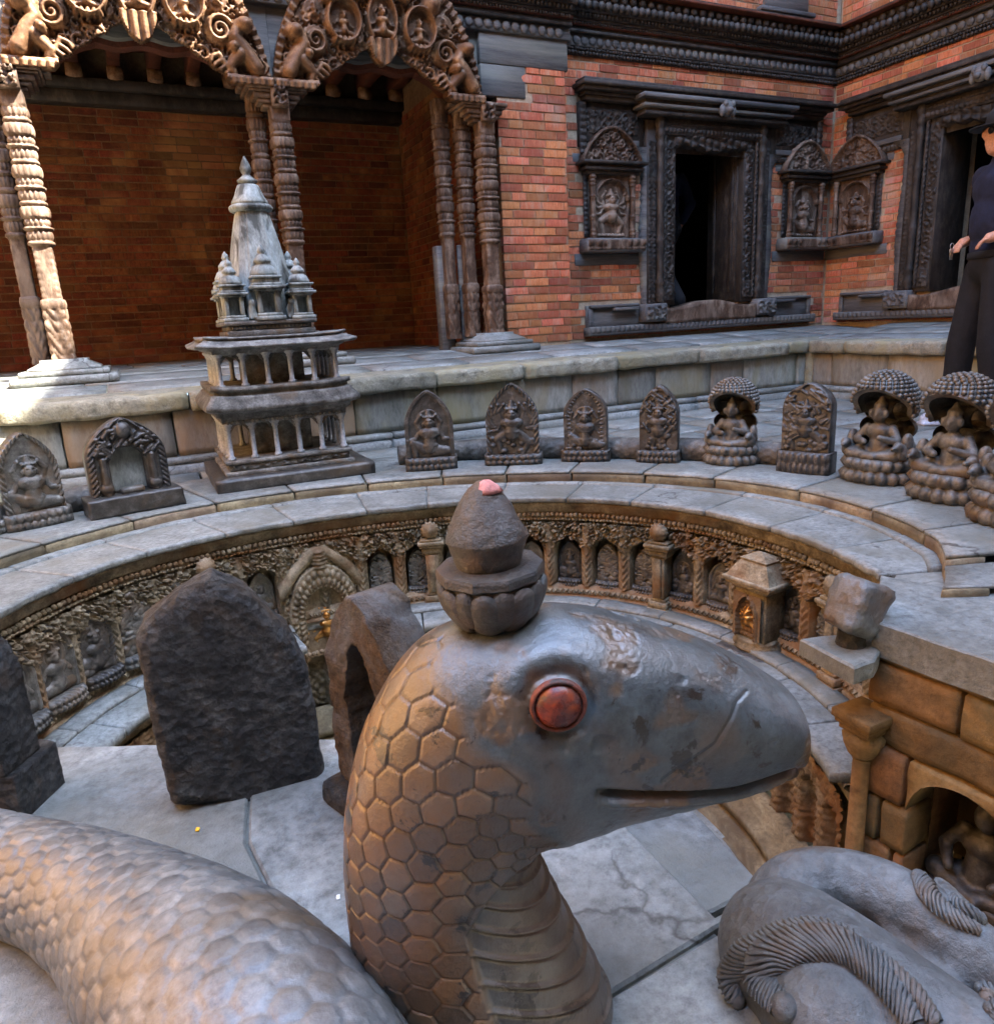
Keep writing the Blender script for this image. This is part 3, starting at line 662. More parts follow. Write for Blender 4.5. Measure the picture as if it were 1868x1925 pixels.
canopy = (.028*np.clip(leaf*1.8-.35, 0, 1)+.010*(br > .8))*(~inn)*np.clip((zn-.5)/.12, 0, 1)
rim_ = np.where((~inn) & (np.abs(a) < .40) & (zn < arch_top+.09), .012, 0)
rel = rel+np.maximum(np.maximum(trunk*(~inn), canopy), rim_*(zn > .0))
pp = P3(th_of(U), WALL(th_of(U))-rel, Z)
o_ = part('niche_tier', MB().grid(pp), 'pitstone', bath)
mb = MB()   # the and the mouldings above and below
def moulding(name, prof, mat, s0=0, s1=SL, rfun=WALL, n=420, amp=.002, parent=bath):
    s_ = np.linspace(s0, s1, n); t = th_of(s_); pr = np.array(prof)
    S_, K_ = np.meshgrid(t, np.arange(len(pr))); r = rfun(S_)-pr[:, 0][:, None]; zz = np.repeat(pr[:, 1][:, None], n, 1)
    Pm = P3(S_, r, zz); Pm[..., 2] += amp*fbm(Pm*18, 2, 3)*2
    return part(name, MB().grid(Pm), mat, parent)
moulding('core', [(-.105, -.105), (-.105, -1.22)], 'pitstone', amp=0)
moulding('cornice', [(-.12, -.089), (.02, -.089), (.024, -.098), (.012, -.108), (.012, -.134), (-.002, -.14), (-.004, -.165), (.004, -.168), (.006, -.18), (-.004, -.186), (-.03, -.187)], 'pitstone')
moulding('base_course', [(-.03, -.498), (.012, -.5), (.014, -.51), (.02, -.512), (.02, -.548), (.028, -.552), (.03, -.562)], 'pitstone')
def bead_row(name, r_off, z, rad, step, parent=bath, s0=0, s1=SL, mat='pitstone', squash=1):
    mb = MB(); V0 = MB().ell((0, 0, 0), (rad, rad, rad*squash), 9, 6).arr(); s_ = s0
    Vs, Qs = V0[0], V0[1]
    k = np.arange(int((s1-s0)/step)); t = th_of(s0+k*step); c = P3(t, WALL(t)-r_off, np.full(len(t), z))
    c = c+rng.normal(0, .0012, c.shape)
    V = (c[:, None]+Vs[None]).reshape(-1, 3); Q = (Qs[None]+np.arange(len(k))[:, None, None]*len(Vs)).reshape(-1, 4)
    return struct(part(name, MB().add(V, Q), mat, parent), 'stuff')
bead_row('bead_course', .010, -.152, .0115, .0225)
bead_row('petal_course', .008, -.174, .0085, .0165, squash=.8)
# lattice course: little triangles
k = int(SL/.026); V = []; T = []
t = th_of((np.arange(k)+.5)*.026)
for i in range(k):
    for sgn in (0, 1):
        s_ = (i+sgn*.5)*.026; e = [(s_, -.544), (s_+.022, -.544), (s_+.011, -.518)] if not sgn else [(s_+.022, -.517), (s_, -.517), (s_+.011, -.541)]
        b_ = len(V)
        for (q, zq) in e: tq = th_of(q); V.append((tq, WALL(tq)-.021, zq))
        tq = th_of(s_+.011); V.append((tq, WALL(tq)-.031, -.53)); T += [(b_, b_+1, b_+3), (b_+1, b_+2, b_+3), (b_+2, b_, b_+3)]
V = np.array(V); struct(part('lattice_course', MB().add(P3(V[:, 0], V[:, 1], V[:, 2]), None, T), 'pitstone', bath, smooth=False), 'stuff')
SPOUT = 92.0
def notch(t): t = np.asarray(t, float); return np.clip((7.2-np.abs(t-SPOUT))/.5, 0, 1)
# second ledge, lower tier and floor
edges = np.linspace(-32, 178, 17)
for i in range(16):
    V, Q = arc_block(edges[i], edges[i+1], lambda t: rH(t)-.235+.26*notch(t), lambda t: rH(t)+.03, -.60, -.562, (40, 6, 2), .008, .004, i+200, .1)
    part('tier_slab', MB().add(V, Q), 'ledge', bath)
    V, Q = arc_block(edges[i]+3, edges[i+1]+3, lambda t: rH(t)-.09+.12*notch(t), lambda t: rH(t)+.031*notch(t), -.57, -.545, (40, 3, 2), .006, .003, i+230, .05)
    part('tier_fillet', MB().add(V, Q), 'ledge', bath)
W2 = lambda t: rH(t)-.19+.24*notch(t)
nu2 = int(SL/.007); u = np.linspace(0, SL, nu2); z = np.linspace(-1.02, -.66, 56); U, Z = np.meshgrid(u, z); zn = (Z+1.02)/.36; a = (U/BAY) % 1-.5
inn = np.clip((.33-np.abs(a))/.03, 0, 1)*np.clip((.7+.1*np.cos(a*4)-zn)/.05, 0, 1)
w1 = fbm(np.stack([U*22, Z*22, 0*U], -1), 8, 3); lf = .010*np.clip(np.abs(np.sin(U*95+w1*10))*np.abs(np.sin(Z*95+w1*8))*2-.4, 0, 1)
rel = -.05*inn+lf*(1-inn)+.016*inn*np.clip(.5+.9*np.sin(U*150+w1*12)*np.sin(Z*120), 0, 1)*(zn < .6)
part('lower_tier', MB().grid(P3(th_of(U), W2(th_of(U))-rel, Z)), 'pitstone', bath)
moulding('lower_cornice', [(-.1, -.598), (.0, -.6), (.004, -.612), (-.015, -.625), (-.012, -.655), (-.02, -.662)], 'pitstone', rfun=W2)
bead_row('lower_bead_course', .20, -.638, .0105, .021)
moulding('lower_base', [(-.02, -1.018), (.03, -1.02), (.03, -1.06), (.05, -1.065), (.05, -1.08), (.09, -1.085), (.095, -1.12), (.07, -1.125), (.07, -1.14), (.13, -1.145), (.135, -1.19), (.15, -1.19)], 'kerb', rfun=W2)
fl = struct(link('bath_floor_pavement', None))
x = -.4
while x < 2.0:
    y = .4
    while y < 3.2:
        w_, d_ = .42, .5
        V, Q = block((w_-.008, d_-.008, .06), (3, 3, 1), .006, .003, 5, int(x*7+y*3)+9); part('floor_slab', MB().add(V+[x, y, -1.22], Q), 'paving', fl); y += d_
    x += .42
part('floor_bed', MB().box(-1.0, 2.4, -1.3, 3.6, -1.3, -1.235, .01), 'paving', fl)
# near wall below the platform edge (faces away from the photographer)
nw = tag(link('near_bath_wall', None), 'plain stone wall under the platform edge closing the near side of the bath', 'wall')
for a_, b_ in (((-.80, 1.86), (-.26, 1.595)), ((-.26, 1.595), (.20, 1.345)), ((.20, 1.345), (.56, 1.145))):
    a_, b_ = np.array(a_), np.array(b_); d_ = (b_-a_)/np.linalg.norm(b_-a_); n_ = np.array([d_[1], -d_[0]])
    for k in range(4):
        z1 = -.145-k*.27
        def fn(p, a_=a_, d_=d_, n_=n_, z1=z1): return np.concatenate([a_+np.outer(p[:, 0]+L_/2, d_)+np.outer(p[:, 1]+.05, n_), (p[:, 2]+z1-.13)[:, None]], 1)
        L_ = np.linalg.norm(b_-a_); V, Q = block((L_-.004, .1, .262), (6, 2, 4), .008, .004, 8, k, fn); part('stone', MB().add(V, Q), 'brownstone', nw)

# ------------------------------------------------------------------ block wall of the stair passage
swall = tag(link('stair_wall', None), 'brown stone block wall of the stair passage with an arched niche', 'wall')
SA, SB = np.array([1.615, 1.185]), np.array([1.70, .2])         # top line of the wall in plan
sd = (SB-SA)/np.linalg.norm(SB-SA); sn = np.array([sd[1], -sd[0]])  # runs to the viewer; sn points into the passage (-X)
if sn[0] > 0: sn = -sn
def sw(p, u0, d0, z0): return np.concatenate([SA+np.outer(p[:, 0]+u0, sd)+np.outer(p[:, 1]+d0, sn), (p[:, 2]+z0)[:, None]], 1)
NU, NZ0, NZ1, NW_ = .262, -.80, -.425, .12        # arched niche: centre, foot, crown, half width
courses = [(-.064, -.165), (-.165, -.29), (-.29, -.40), (-.40, -.56), (-.56, -.70), (-.70, -.83), (-.83, -1.0), (-1.0, -1.19)]
cuts = [[0, .62, 1.0], [0, .235, .7, 1.0], [0, .40, 1.0], [0, .125, .62, 1.0], [0, .06, .142, .382, .9, 1.0], [0, .10, .142, .382, .75, 1.0], [0, .5, 1.0], [0, .4, 1.0]]
for ci, ((z1, z0), cs) in enumerate(zip(courses, cuts)):
    for u0, u1 in zip(cs[:-1], cs[1:]):
        if u0 < NU < u1 and ci in (4, 5): continue          # the arched opening
        # stones that meet the opening are cut to its curve
        seg = (26, 2, 12) if (u0 < NU < u1 and ci == 3) else (8, 2, 5)
        def fn(p, u0=u0, u1=u1, z0=z0, z1=z1, ci=ci):
            q = sw(p, (u0+u1)/2, -.06-.004*((ci*7) % 3), (z0+z1)/2); return q
        V, Q = block((u1-u0-.006, .12, z1-z0-.006), seg, .009, .006, 9, ci*9+int(u0*50), None)
        if u0 < NU < u1 and ci == 3:
            uu = V[:, 0]+(u0+u1)/2-NU; zz = V[:, 2]+(z0+z1)/2
            lim = NZ1-.10+.10*np.sqrt(np.maximum(0, 1-(uu/NW_)**2)); lim = np.where(np.abs(uu) < NW_, lim, -9)
            V[:, 2] = np.maximum(zz, np.minimum(lim, z1-.012))-(z0+z1)/2
        V = fn(V); part('stone', MB().add(V, Q), 'brownstone', swall)
# lining of the niche
uu = np.linspace(-1, 1, 25); prof = [(NW_*x, NZ1-.10+.10*math.sqrt(max(0, 1-x*x))) for x in uu]; prof = [(-NW_, NZ0)]+prof+[(NW_, NZ0)]
rows = [[sw(np.array([[NU+p[0], dd, p[1]]]), 0, 0, 0)[0] for p in prof] for dd in (-.115, -.26)]
part('niche_lining', MB().grid(np.array(rows)), 'brownstone', swall)
V = np.array([sw(np.array([[NU+p[0]*1.1, -.255, p[1]+.01]]), 0, 0, 0)[0] for p in prof]); T = [(0, i, i+1) for i in range(1, len(prof)-1)]
part('niche_back', MB().add(V, None, T), 'brownstone', swall)
V, Q = block((.30, .2, .05), (6, 3, 2), .008, .004, 8, 5); part('niche_sill', MB().add(sw(V, NU, -.12, NZ0-.03), Q), 'brownstone', swall)
# engaged colonnette at the end of the stair wall
t_ = thing('stair_pilaster', 'engaged stone colonnette with fluted bell capital at the end of the brown stair wall', 'column', (float(SA[0])-.012, float(SA[1])-.012, 0))
part('shaft', MB().lathe([(.028, -.84), (.028, -.80), (.024, -.79), (.022, -.46), (.026, -.45)], 20), 'brownstone', t_)
part('capital', MB().lathe([(.024, -.45), (.036, -.435), (.05, -.40), (.052, -.385), (.042, -.375), (.042, -.368)], 36, mod=lambda P, Z, r: r*(1+.05*np.cos(P*12))), 'brownstone', t_)
mb = MB(); [mb.box(-w_, w_, -w_, w_, z0, z1, .003) for w_, z0, z1 in ((.045, -.368, -.35), (.053, -.35, -.335), (.06, -.335, -.31))]
part('abacus', mb, 'brownstone', t_)
mb = MB(); [mb.box(-w_, w_, -w_, w_, z0, z1, .004) for w_, z0, z1 in ((.04, -.88, -.84), (.05, -.95, -.88), (.062, -1.19, -.95))]
part('pedestal', mb, 'brownstone', t_)
# ================================================================== the palace wings round the courtyard
FY, FX = 5.72, 6.60            # face of the back wing (doorway part), face of the right-hand wing
AY = 5.55                      # face of the arcade pier and columns
BRK = []
for k in range(8):
    V, Q = block((1, .05, .056), (5, 1, 2), .004, .0025, 9, k+60)
    m_ = MB().add(V, Q).mesh('brick', False); BRK.append(m_)
def brick_wall(parent, org, rz, u0, u1, z0, z1, mat, skip=None, prio=None, limit=300, L=.205, ch=.0655):
    """courses of single bricks proud of the mortar; local x runs along the wall, -y faces the yard"""
    c, s = math.cos(rz), math.sin(rz); items = []
    row = 0; z = z0
    while z+ch*.6 < z1:
        x = u0-(L*.5 if row % 2 else 0)-rng.random()*.03
        while x < u1:
            w = L*(.62 if rng.random() < .16 else 1)*(.94+.12*rng.random()); a, b = max(x, u0), min(x+w, u1)
            if b-a > .03 and not (skip and skip((a+b)/2, z+ch/2, a, b)): items.append(((a+b)/2, z+ch/2, b-a))
            x += w
        z += ch; row += 1
    if prio: items.sort(key=lambda i: prio(i[0], i[1]))
    rest = MB(); ms = {}
    for n, (u, zz, w) in enumerate(items):
        d = rng.normal(0, .0016); m_ = BRK[rng.integers(8)]; sx = w-.008
        if n < limit:
            key = m_.name+mat
            if key not in ms:
                mm = bpy.data.meshes.get('brick_'+key) or m_.copy(); mm.name = 'brick_'+key
                if not mm.materials: mm.materials.append(MATS[mat])
                ms[key] = mm
            o = link('brick', ms[key], None, parent); o.location = (org[0]+c*u-s*(.017+d), org[1]+s*u+c*(.017+d), zz); o.rotation_euler = (0, rng.normal(0, .004), rz); o.scale = (sx, 1, 1)
        else:
            V = np.empty(len(m_.vertices)*3); m_.vertices.foreach_get('co', V); V = V.reshape(-1, 3)*[sx, 1, 1]+[u, .017+d, zz]
            Q = np.empty(len(m_.loops), np.int32); m_.loops.foreach_get('vertex_index', Q)
            rest.add(np.stack([org[0]+c*V[:, 0]-s*V[:, 1], org[1]+s*V[:, 0]+c*V[:, 1], V[:, 2]], 1), Q.reshape(-1, 4))
    if rest.n: struct(part('brick_field', rest, mat, parent, smooth=False), 'stuff')
def rects_skip(rects): return lambda u, z, a, b: any(x0 < u < x1 and y0 < z < y1 for x0, x1, y0, y1 in rects)

# ---- back wing: wall with the carved doorway (runs along X at FY)
DC1 = 5.0; DC2 = 4.12           # doorway centres: X on the back wing, Y on the right-hand wing
wing = tag(link('palace_wing', None), 'red brick palace wing with dark carved cornice behind the arcade', 'building')
w_ = part('wall', MB().box(3.40, DC1-.42, FY, FY+.45, .40, 3.3, .002).box(DC1+.42, 7.1, FY, FY+.45, .40, 3.3, .002).box(DC1-.42, DC1+.42, FY, FY+.45, 2.25, 3.3, .002).box(DC1-.42, DC1+.42, FY, FY+.45, .40, .76, .002), 'mortar', wing, smooth=False)
hide = [(DC1-.74, DC1+.74, .6, 2.6), (DC1-1.40, DC1+1.40, 2.14, 2.62), (DC1-1.36, DC1+1.36, .6, .84), (3.66, 4.16, 1.4, 2.1), (5.94, 6.44, 1.4, 2.1)]
brick_wall(w_, (0, FY), 0, 3.40, 6.58, .54, 2.82, 'brick', rects_skip(hide), prio=lambda u, z: u)
p_ = part('pier', MB().box(2.785, 3.385, AY+.002, FY+.3, .40, 2.85, .002), 'mortar', wing, smooth=False)
brick_wall(p_, (0, AY), 0, 2.775, 3.39, .545, 2.62, 'brick', rects_skip([(2.7, 3.02, 2.40, 2.9)]))
brick_wall(p_, (3.392, 0), math.pi/2, AY+.01, FY, .545, 2.62, 'brick', limit=60)
# interior of the arcade
ia = part('arcade_wall', MB().box(-3.6, 2.9, 7.75, 8.1, .4, 3.3, .002), 'mortar_shaded', wing, smooth=False)
brick_wall(ia, (0, 7.75), 0, -1.6, 2.75, .535, 2.71, 'brick_shaded', prio=lambda u, z: abs(u-.9)+abs(z-1.7))
ib = part('arcade_side_wall', MB().box(2.76, 2.95, AY+.3, 7.8, .4, 3.3, .002), 'mortar_shaded', wing, smooth=False)
brick_wall(ib, (2.757, 0), -math.pi/2, -7.74, -AY-.12, .535, 2.8, 'brick_shaded', prio=lambda u, z: -u)
part('arcade_end_wall', MB().box(-3.6, -3.4, AY, 8, .4, 3.3, .002), 'brick_shaded', wing)
# ceiling: beam on the back wall, sloping rafters, boards
part('wall_beam', MB().box(-3.4, 2.76, 7.62, 7.76, 2.70, 2.80, .006), 'wood_dark', wing)
part('wall_beam', MB().box(-3.4, 2.76, 7.55, 7.70, 2.80, 2.88, .006), 'wood_dark', wing)
part('ceiling', MB().box(-3.5, 2.9, AY+.1, 7.9, 3.16, 3.22, .006), 'wood_red', wing)
x = -3.2
while x < 2.7:
    part('rafter', MB().box(x-.05, x+.05, AY+.15, 7.74, 2.98, 3.15, .008), 'wood_red', wing)
    part('rafter_block', MB().lathe([(.05, 2.87), (.065, 2.90), (.06, 2.98)], 8, (x, 7.60, 0), sq=.8), 'wood_torana', wing); x += .31
# plank beams over the arches and their curved soffits
COLX = [-.42, 1.12, 2.65]
XB = [-1.96]+COLX
def arch_z(x): x = np.abs(x); return 2.34+.23*(1-np.clip((x-.26)/.36, 0, 1)**1.8)+.012*np.cos(x*20)*(x < .3)
for a_, b_ in zip(XB[:-1], XB[1:]):
    cx = (a_+b_)/2; xs = np.linspace(a_+.001, b_-.001, 70); zb = arch_z(xs-cx); rows = []
    for y0, top in ((AY+.03, None), (AY+.12, None)):
        rows.append((xs, y0))
    F = np.stack([np.stack([xs, 0*xs+AY+.03, zb+(2.835-zb)*k], -1) for k in np.linspace(0, 1, 5)]); Bk = F+[0, .07, 0]
    V, Q = masked_slab(F, Bk, np.ones((4, 69), bool)); part('spandrel_board', MB().add(V, Q), 'wood_plank', wing, smooth=False)
    zb2 = zb-.03; F = np.stack([np.stack([xs, 0*xs+AY+.11, zb2+(2.835-zb2)*k], -1) for k in np.linspace(0, 1, 3)]); Bk = F+[0, .10, 0]
    V, Q = masked_slab(F, Bk, np.ones((2, 69), bool)); part('arch_soffit', MB().add(V, Q), 'wood_red', wing, smooth=False)
part('plank_beam', MB().box(2.652, 3.415, AY-.012, AY+.2, 2.62, 2.835, .004), 'wood_plank', wing)
part('plank_beam', MB().box(2.652, 3.03, AY-.008, AY+.15, 2.40, 2.618, .004), 'wood_plank', wing)

# ---- cornices
def cornice(parent, org, rz, u0, u1, z0, k=1.0, lower=True, out=0):
    c, s = math.cos(rz), math.sin(rz)
    def W(V): V = np.asarray(V); return np.stack([org[0]+c*V[:, 0]-s*V[:, 1], org[1]+s*V[:, 0]+c*V[:, 1], V[:, 2]], 1)
    def board(name, p, za, zb, mat='wood_dark'):
        m = MB().box(u0, u1, -p-out, .05, z0+za*k, z0+zb*k, .004); V, Q, T = m.arr(); part(name, MB().add(W(V), Q, T), mat, parent)
    def beads(name, p, zc, r, step, sq=1., sy=1., mat='wood_dark'):
        B = MB().ell((0, 0, 0), (r, r*sy, r*sq), 8, 6).arr(); n = int((u1-u0)/step); cc = np.stack([u0+(np.arange(n)+.5)*step, np.full(n, -p-out), np.full(n, z0+zc*k)], 1)
        cc = cc+rng.normal(0, .0015, cc.shape)
        V = (cc[:, None]+B[0][None]).reshape(-1, 3); Q = (B[1][None]+np.arange(n)[:, None, None]*len(B[0])).reshape(-1, 4)
        struct(part(name, MB().add(W(V), Q), mat, parent), 'stuff')
    if lower:
        beads('bead_row', .028, .018, .017, .034); beads('bead_row', .034, .046, .014, .028)
        board('cornice_board', .02, 0, .065)
    board('cornice_board', .035, .065, .15, 'wood_plank'); beads('lotus_row', .038, .108, .036, .076, 1.0, .5, 'wood_plank')
    board('cornice_board', .075, .15, .175); board('cornice_board', .06, .175, .20); beads('bead_row', .085, .215, .012, .026)
    board('cornice_board', .085, .20, .225, 'wood_red'); board('cornice_board', .10, .225, .245)
    beads('bead_row', .125, .262, .016, .036, 1.1); board('cornice_board', .115, .245, .275)
    beads('head_row', .165, .315, .034, .064, 1.05); board('cornice_board', .15, .275, .345)
    beads('arch_row', .14, .385, .036, .09, .9, .7); board('cornice_board', .13, .345, .425); board('cornice_board', .21, .425, .445, 'wood_red'); board('cornice_board', .19, .445, .462)
cornice(wing, (0, FY), 0, 3.40, 6.59, 2.80)
cornice(wing, (0, AY), 0, -3.4, 3.43, 2.765, lower=False)
# upper storeys and eaves (mostly above the picture; they shape the daylight in the yard)
up = part('upper_wall', MB().box(-3.6, 7.2, FY+.02, FY+.5, 3.262, 8.6, .002), 'mortar', wing, smooth=False)
brick_wall(up, (0, FY+.02), 0, 3.6, 6.58, 3.266, 3.75, 'brick', limit=120)
part('sill_board', MB().box(5.55, 6.22, FY-.06, FY+.05, 3.335, 3.37, .004).box(5.62, 6.15, FY-.03, FY+.05, 3.37, 3.7, .004), 'wood_plank', wing)
part('roof', MB().add([(-4, FY-.9, 8.3), (7.5, FY-.9, 8.3), (7.5, FY+2.5, 10.6), (-4, FY+2.5, 10.6), (-4, FY-.9, 8.4), (7.5, FY-.9, 8.4), (7.5, FY+2.5, 10.7), (-4, FY+2.5, 10.7)], [(0, 1, 2, 3), (4, 7, 6, 5), (0, 4, 5, 1)]), 'rooftile', wing, smooth=False)

# ---- right-hand wing (along Y at FX)
rw = tag(link('side_wing', None), 'red brick palace wing at right angles beside the corner with dark carved cornice', 'building')
w2 = part('wall', MB().box(FX, FX+.45, DC2+.42, FY-.002, .40, 3.3, .002).box(FX, FX+.45, .3, DC2-.42, .40, 3.3, .002).box(FX, FX+.45, DC2-.42, DC2+.42, 2.25, 3.3, .002).box(FX, FX+.45, DC2-.42, DC2+.42, .4, .76, .002), 'mortar', rw, smooth=False)
hide = [(-DC2-1.40, -DC2+1.40, 2.14, 2.62), (-DC2-.74, -DC2+.74, .6, 2.6), (-DC2-1.36, -DC2+1.36, .6, .84), (-5.62, -5.14, 1.4, 2.1)]
brick_wall(w2, (FX, 0), -math.pi/2, -FY+.02, -2.6, .54, 2.82, 'brick', rects_skip(hide), prio=lambda u, z: u)
cornice(rw, (FX, 0), -math.pi/2, -FY+.01, -.4, 2.80)
up = part('upper_wall', MB().box(FX+.02, FX+.5, -12, FY, 3.262, 10.5, .002), 'mortar', rw, smooth=False)
brick_wall(up, (FX+.02, 0), -math.pi/2, -FY+.02, -3.9, 3.266, 3.75, 'brick', limit=120)
part('roof', MB().add([(FX-.6, -7, 10.3), (FX-.6, FY+.3, 10.3), (FX+3, FY+.3, 12.2), (FX+3, -7, 12.2), (FX-.6, -7, 10.4), (FX-.6, FY+.3, 10.4), (FX+3, FY+.3, 12.3), (FX+3, -7, 12.3)], [(0, 1, 2, 3), (4, 7, 6, 5), (0, 4, 5, 1), (1, 5, 6, 2)]), 'rooftile', rw, smooth=False)
part('lower_wall', MB().box(FX, FX+.4, -12, .3, -.1, 3.3, .002), 'brick', rw, smooth=False)
# ---- the wing across the yard to the left: unseen, coloured ochre so that it throws warmer light back
lw = tag(link('opposite_wing', None), 'unseen sunlit wing across the courtyard, wall tinted ochre to warm its bounced light', 'building')
part('wall', MB().box(-5.2, -4.8, -5, 8, -.1, 8.0, .002), 'ochre_wall', lw, smooth=False)
part('roof', MB().add([(-4.4, -5, 7.9), (-4.4, 8, 7.9), (-7, 8, 9.5), (-7, -5, 9.5)], [(0, 3, 2, 1)]), 'rooftile', lw, smooth=False)

bw_ = tag(link('unseen_rear_wing', None), 'unseen wing closing the courtyard behind the stair, added dark to block sky light', 'building')  # unseen; added to block low sky so upright faces darken
part('wall', MB().box(-5, 7, -4.0, -3.6, -.1, 8.6, .002), 'wood_dark', bw_, smooth=False)  # dark wood colour picked to keep bounced light low
part('roof', MB().add([(-5, -3.0, 8.5), (7, -3.0, 8.5), (7, -6, 10.4), (-5, -6, 10.4)], [(0, 1, 2, 3)]), 'rooftile', bw_, smooth=False)
# ================================================================== carved woodwork
def scroll(X, Z, cell=.07, seed=0, h=.012):
    """running leaf scrolls filling a panel"""
    a = fbm(np.stack([X/cell*1.1, Z/cell*1.1, 0*X+seed], -1), seed, 2); b = fbm(np.stack([X/cell*1.1, Z/cell*1.1, 0*X+seed+7], -1), seed+3, 2)
    u_ = X/cell+a*.7; v_ = Z/cell+b*.7; iu = np.floor(u_); iv = np.floor(v_); x = u_-iu-.5; z = v_-iv-.5
    r = np.hypot(x, z); an = np.arctan2(z, x)*np.where((iu+iv) % 2 == 0, 1, -1)
    sp = np.sin(an+r*15)
    return h*(np.clip(sp*1.15, -.35, 1)+.35)/1.35*np.clip(1.25-r, .2, 1)*np.where(r > .5, .35, 1)
def relief_panel(x0, x1, z0, z1, y, fn, step=.008, flip=False):
    nx, nz = max(4, int((x1-x0)/step)), max(4, int((z1-z0)/step)); X, Z = np.meshgrid(np.linspace(x0, x1, nx), np.linspace(z0, z1, nz))
    h = fn(X, Z); e = (np.minimum(np.minimum(X-x0, x1-X), np.minimum(Z-z0, z1-Z)) < 1e-6); h = np.where(e, -.006, h)
    return MB().grid(np.stack([X, y-h, Z], -1))
def rope(mb, x, z0, z1, y, r):
    n = int((z1-z0)/.007); z = np.linspace(z0, z1, n); ph = np.arange(10)*2*np.pi/10; Z_, P_ = np.meshgrid(z, ph, indexing='ij')
    rr = r*(1+.22*np.sin(Z_*130+P_*2)); mb.grid(np.stack([x+rr*np.cos(P_), y-rr*np.sin(P_), Z_], -1), wrap=True); return mb
def colonnette(mb, x, y, z0, z1, r, n=12, seed=0):
    H_ = z1-z0; pr = []
    g_ = random.Random(seed)
    for k in range(61):
        t = k/60; e = min(t, 1-t)
        rad = r*(1.0 if .12 < t < .88 else 1.15)
        for c_ in (.05, .12, .30, .34, .62, .66, .84, .9, .96):
            if abs(t-c_) < .012: rad *= 1.3
        pr.append((rad, z0+t*H_))
    mb.lathe(pr, n, (x, y, 0), sq=.5); return mb
def doorway(name, label, loc, rz):
    t = thing(name, label, 'doorway', loc, rz)
    for sg in (-1, 1):
        sx = lambda a, b: (min(sg*a, sg*b), max(sg*a, sg*b))
        x0, x1 = sx(.40, .72)
        j = part('jamb', MB().box(x0, x1, -.05, .35, .80, 2.36, .004), 'wood_dark', t)
        a, b = sx(.415, .515); part('carved_strip', relief_panel(a, b, .84, 2.30, -.052, lambda X, Z: scroll(X, Z, .085, 3+sg, .02)), 'wood_dark', j)
        a, b = sx(.625, .705); part('carved_strip', relief_panel(a, b, .82, 2.20, -.052, lambda X, Z: scroll(X, Z, .05, 9, .012)*.6+.012*np.abs(np.sin(Z*70))*(np.abs(X-(a+b)/2) > .028)), 'wood_dark', j)
        part('rope_moulding', rope(MB(), sg*.535, .84, 2.36, -.065, .017), 'wood_dark', j)
        part('colonnette', colonnette(MB(), sg*.592, -.075, .82, 2.40, .03), 'wood_dark', j)
        a, b = sx(.70, .80); F = MB(); zz = np.linspace(.82, 2.14, 60); xo = .705+.055*(1+.25*np.sin(zz*6))+.012*np.abs(np.sin(zz*50))+.12*np.clip((zz-2.0)/.14, 0, 1)**2
        P_ = np.stack([np.stack([np.full(60, sg*.70), np.full(60, -.045), zz], -1), np.stack([sg*xo, np.full(60, -.05), zz], -1), np.stack([sg*xo, np.full(60, .02), zz], -1)]); F.grid(P_)
        part('side_board', F, 'wood_plank', j)
        # figures at the foot of the jamb
        part('foot_carving', relief_panel(*sx(.42, .52), .84, 1.0, -.07, lambda X, Z: r_fig(X, Z, sg*.47, .845, .145, 'stand')*1.2), 'wood_dark', j)
        # wing panel beside the lintel
        a, b = sx(.74, 1.40); q = part('wing_panel', MB().box(a, b, -.03, .03, 2.12, 2.46, .004), 'wood_dark', t)
        a2, b2 = sx(.80, 1.33); part('scroll_panel', relief_panel(a2, b2, 2.22, 2.41, -.034, lambda X, Z: scroll(X, Z, .075, 5, .02)), 'wood_dark', q)
        part('panel_board', MB().box(*sx(.80, 1.1), -.05, -.025, 2.14, 2.185, .003), 'wood_plank', q)
        part('panel_edge', relief_panel(*sx(1.335, 1.40), 2.06, 2.46, -.05, lambda X, Z: .014*np.abs(np.sin(Z*60))), 'wood_dark', q)
        part('panel_fringe', relief_panel(*sx(.76, 1.32), 2.07, 2.125, -.03, lambda X, Z: .02*np.abs(np.sin(X*75))*np.clip((Z-2.07)/.03, .2, 1)), 'wood_dark', q)
        # threshold blocks and low panels
        k_ = part('threshold_block', MB().box(*sx(.55, .80), -.14, .05, .66, .82, .01), 'wood_plank', t)
        part('block_carving', relief_panel(*sx(.565, .785), .675, .81, -.142, lambda X, Z: scroll(X, Z, .09, 4, .025)), 'wood_plank', k_)
        lo = part('low_panel', MB().box(*sx(.80, 1.36), -.035, .04, .60, .83, .004), 'wood_plank', t)
        part('panel_mould', MB().box(*sx(.82, 1.34), -.075, -.036, .805, .832, .004).box(*sx(1.31, 1.355), -.06, -.036, .64, .80, .004), 'wood_plank', lo)
        part('panel_mould', MB().box(*sx(.84, 1.1), -.10, -.04, .775, .803, .004), 'wood_plank', lo)
    l = part('lintel', MB().box(-.62, .62, -.09, .35, 2.24, 2.37, .004), 'wood_dark', t)
    part('valance', relief_panel(-.43, .43, 2.10, 2.25, -.06, lambda X, Z: np.where(Z > 2.13+.06*(np.abs(X)/.43)**.5*np.sign(.43-np.abs(X))-.03*np.abs(np.sin(X*20)), .03*np.abs(np.sin(X*38))*np.abs(np.sin(Z*45+X*9))+.01, -.05)), 'wood_dark', l)
    part('dentil_row', relief_panel(-.6, .6, 2.255, 2.30, -.092, lambda X, Z: .014*(np.sin(X*150) > 0)), 'wood_dark', l)
    part('dentil_row', relief_panel(-.6, .6, 2.315, 2.35, -.092, lambda X, Z: .012*np.abs(np.sin(X*90))), 'wood_dark', l)
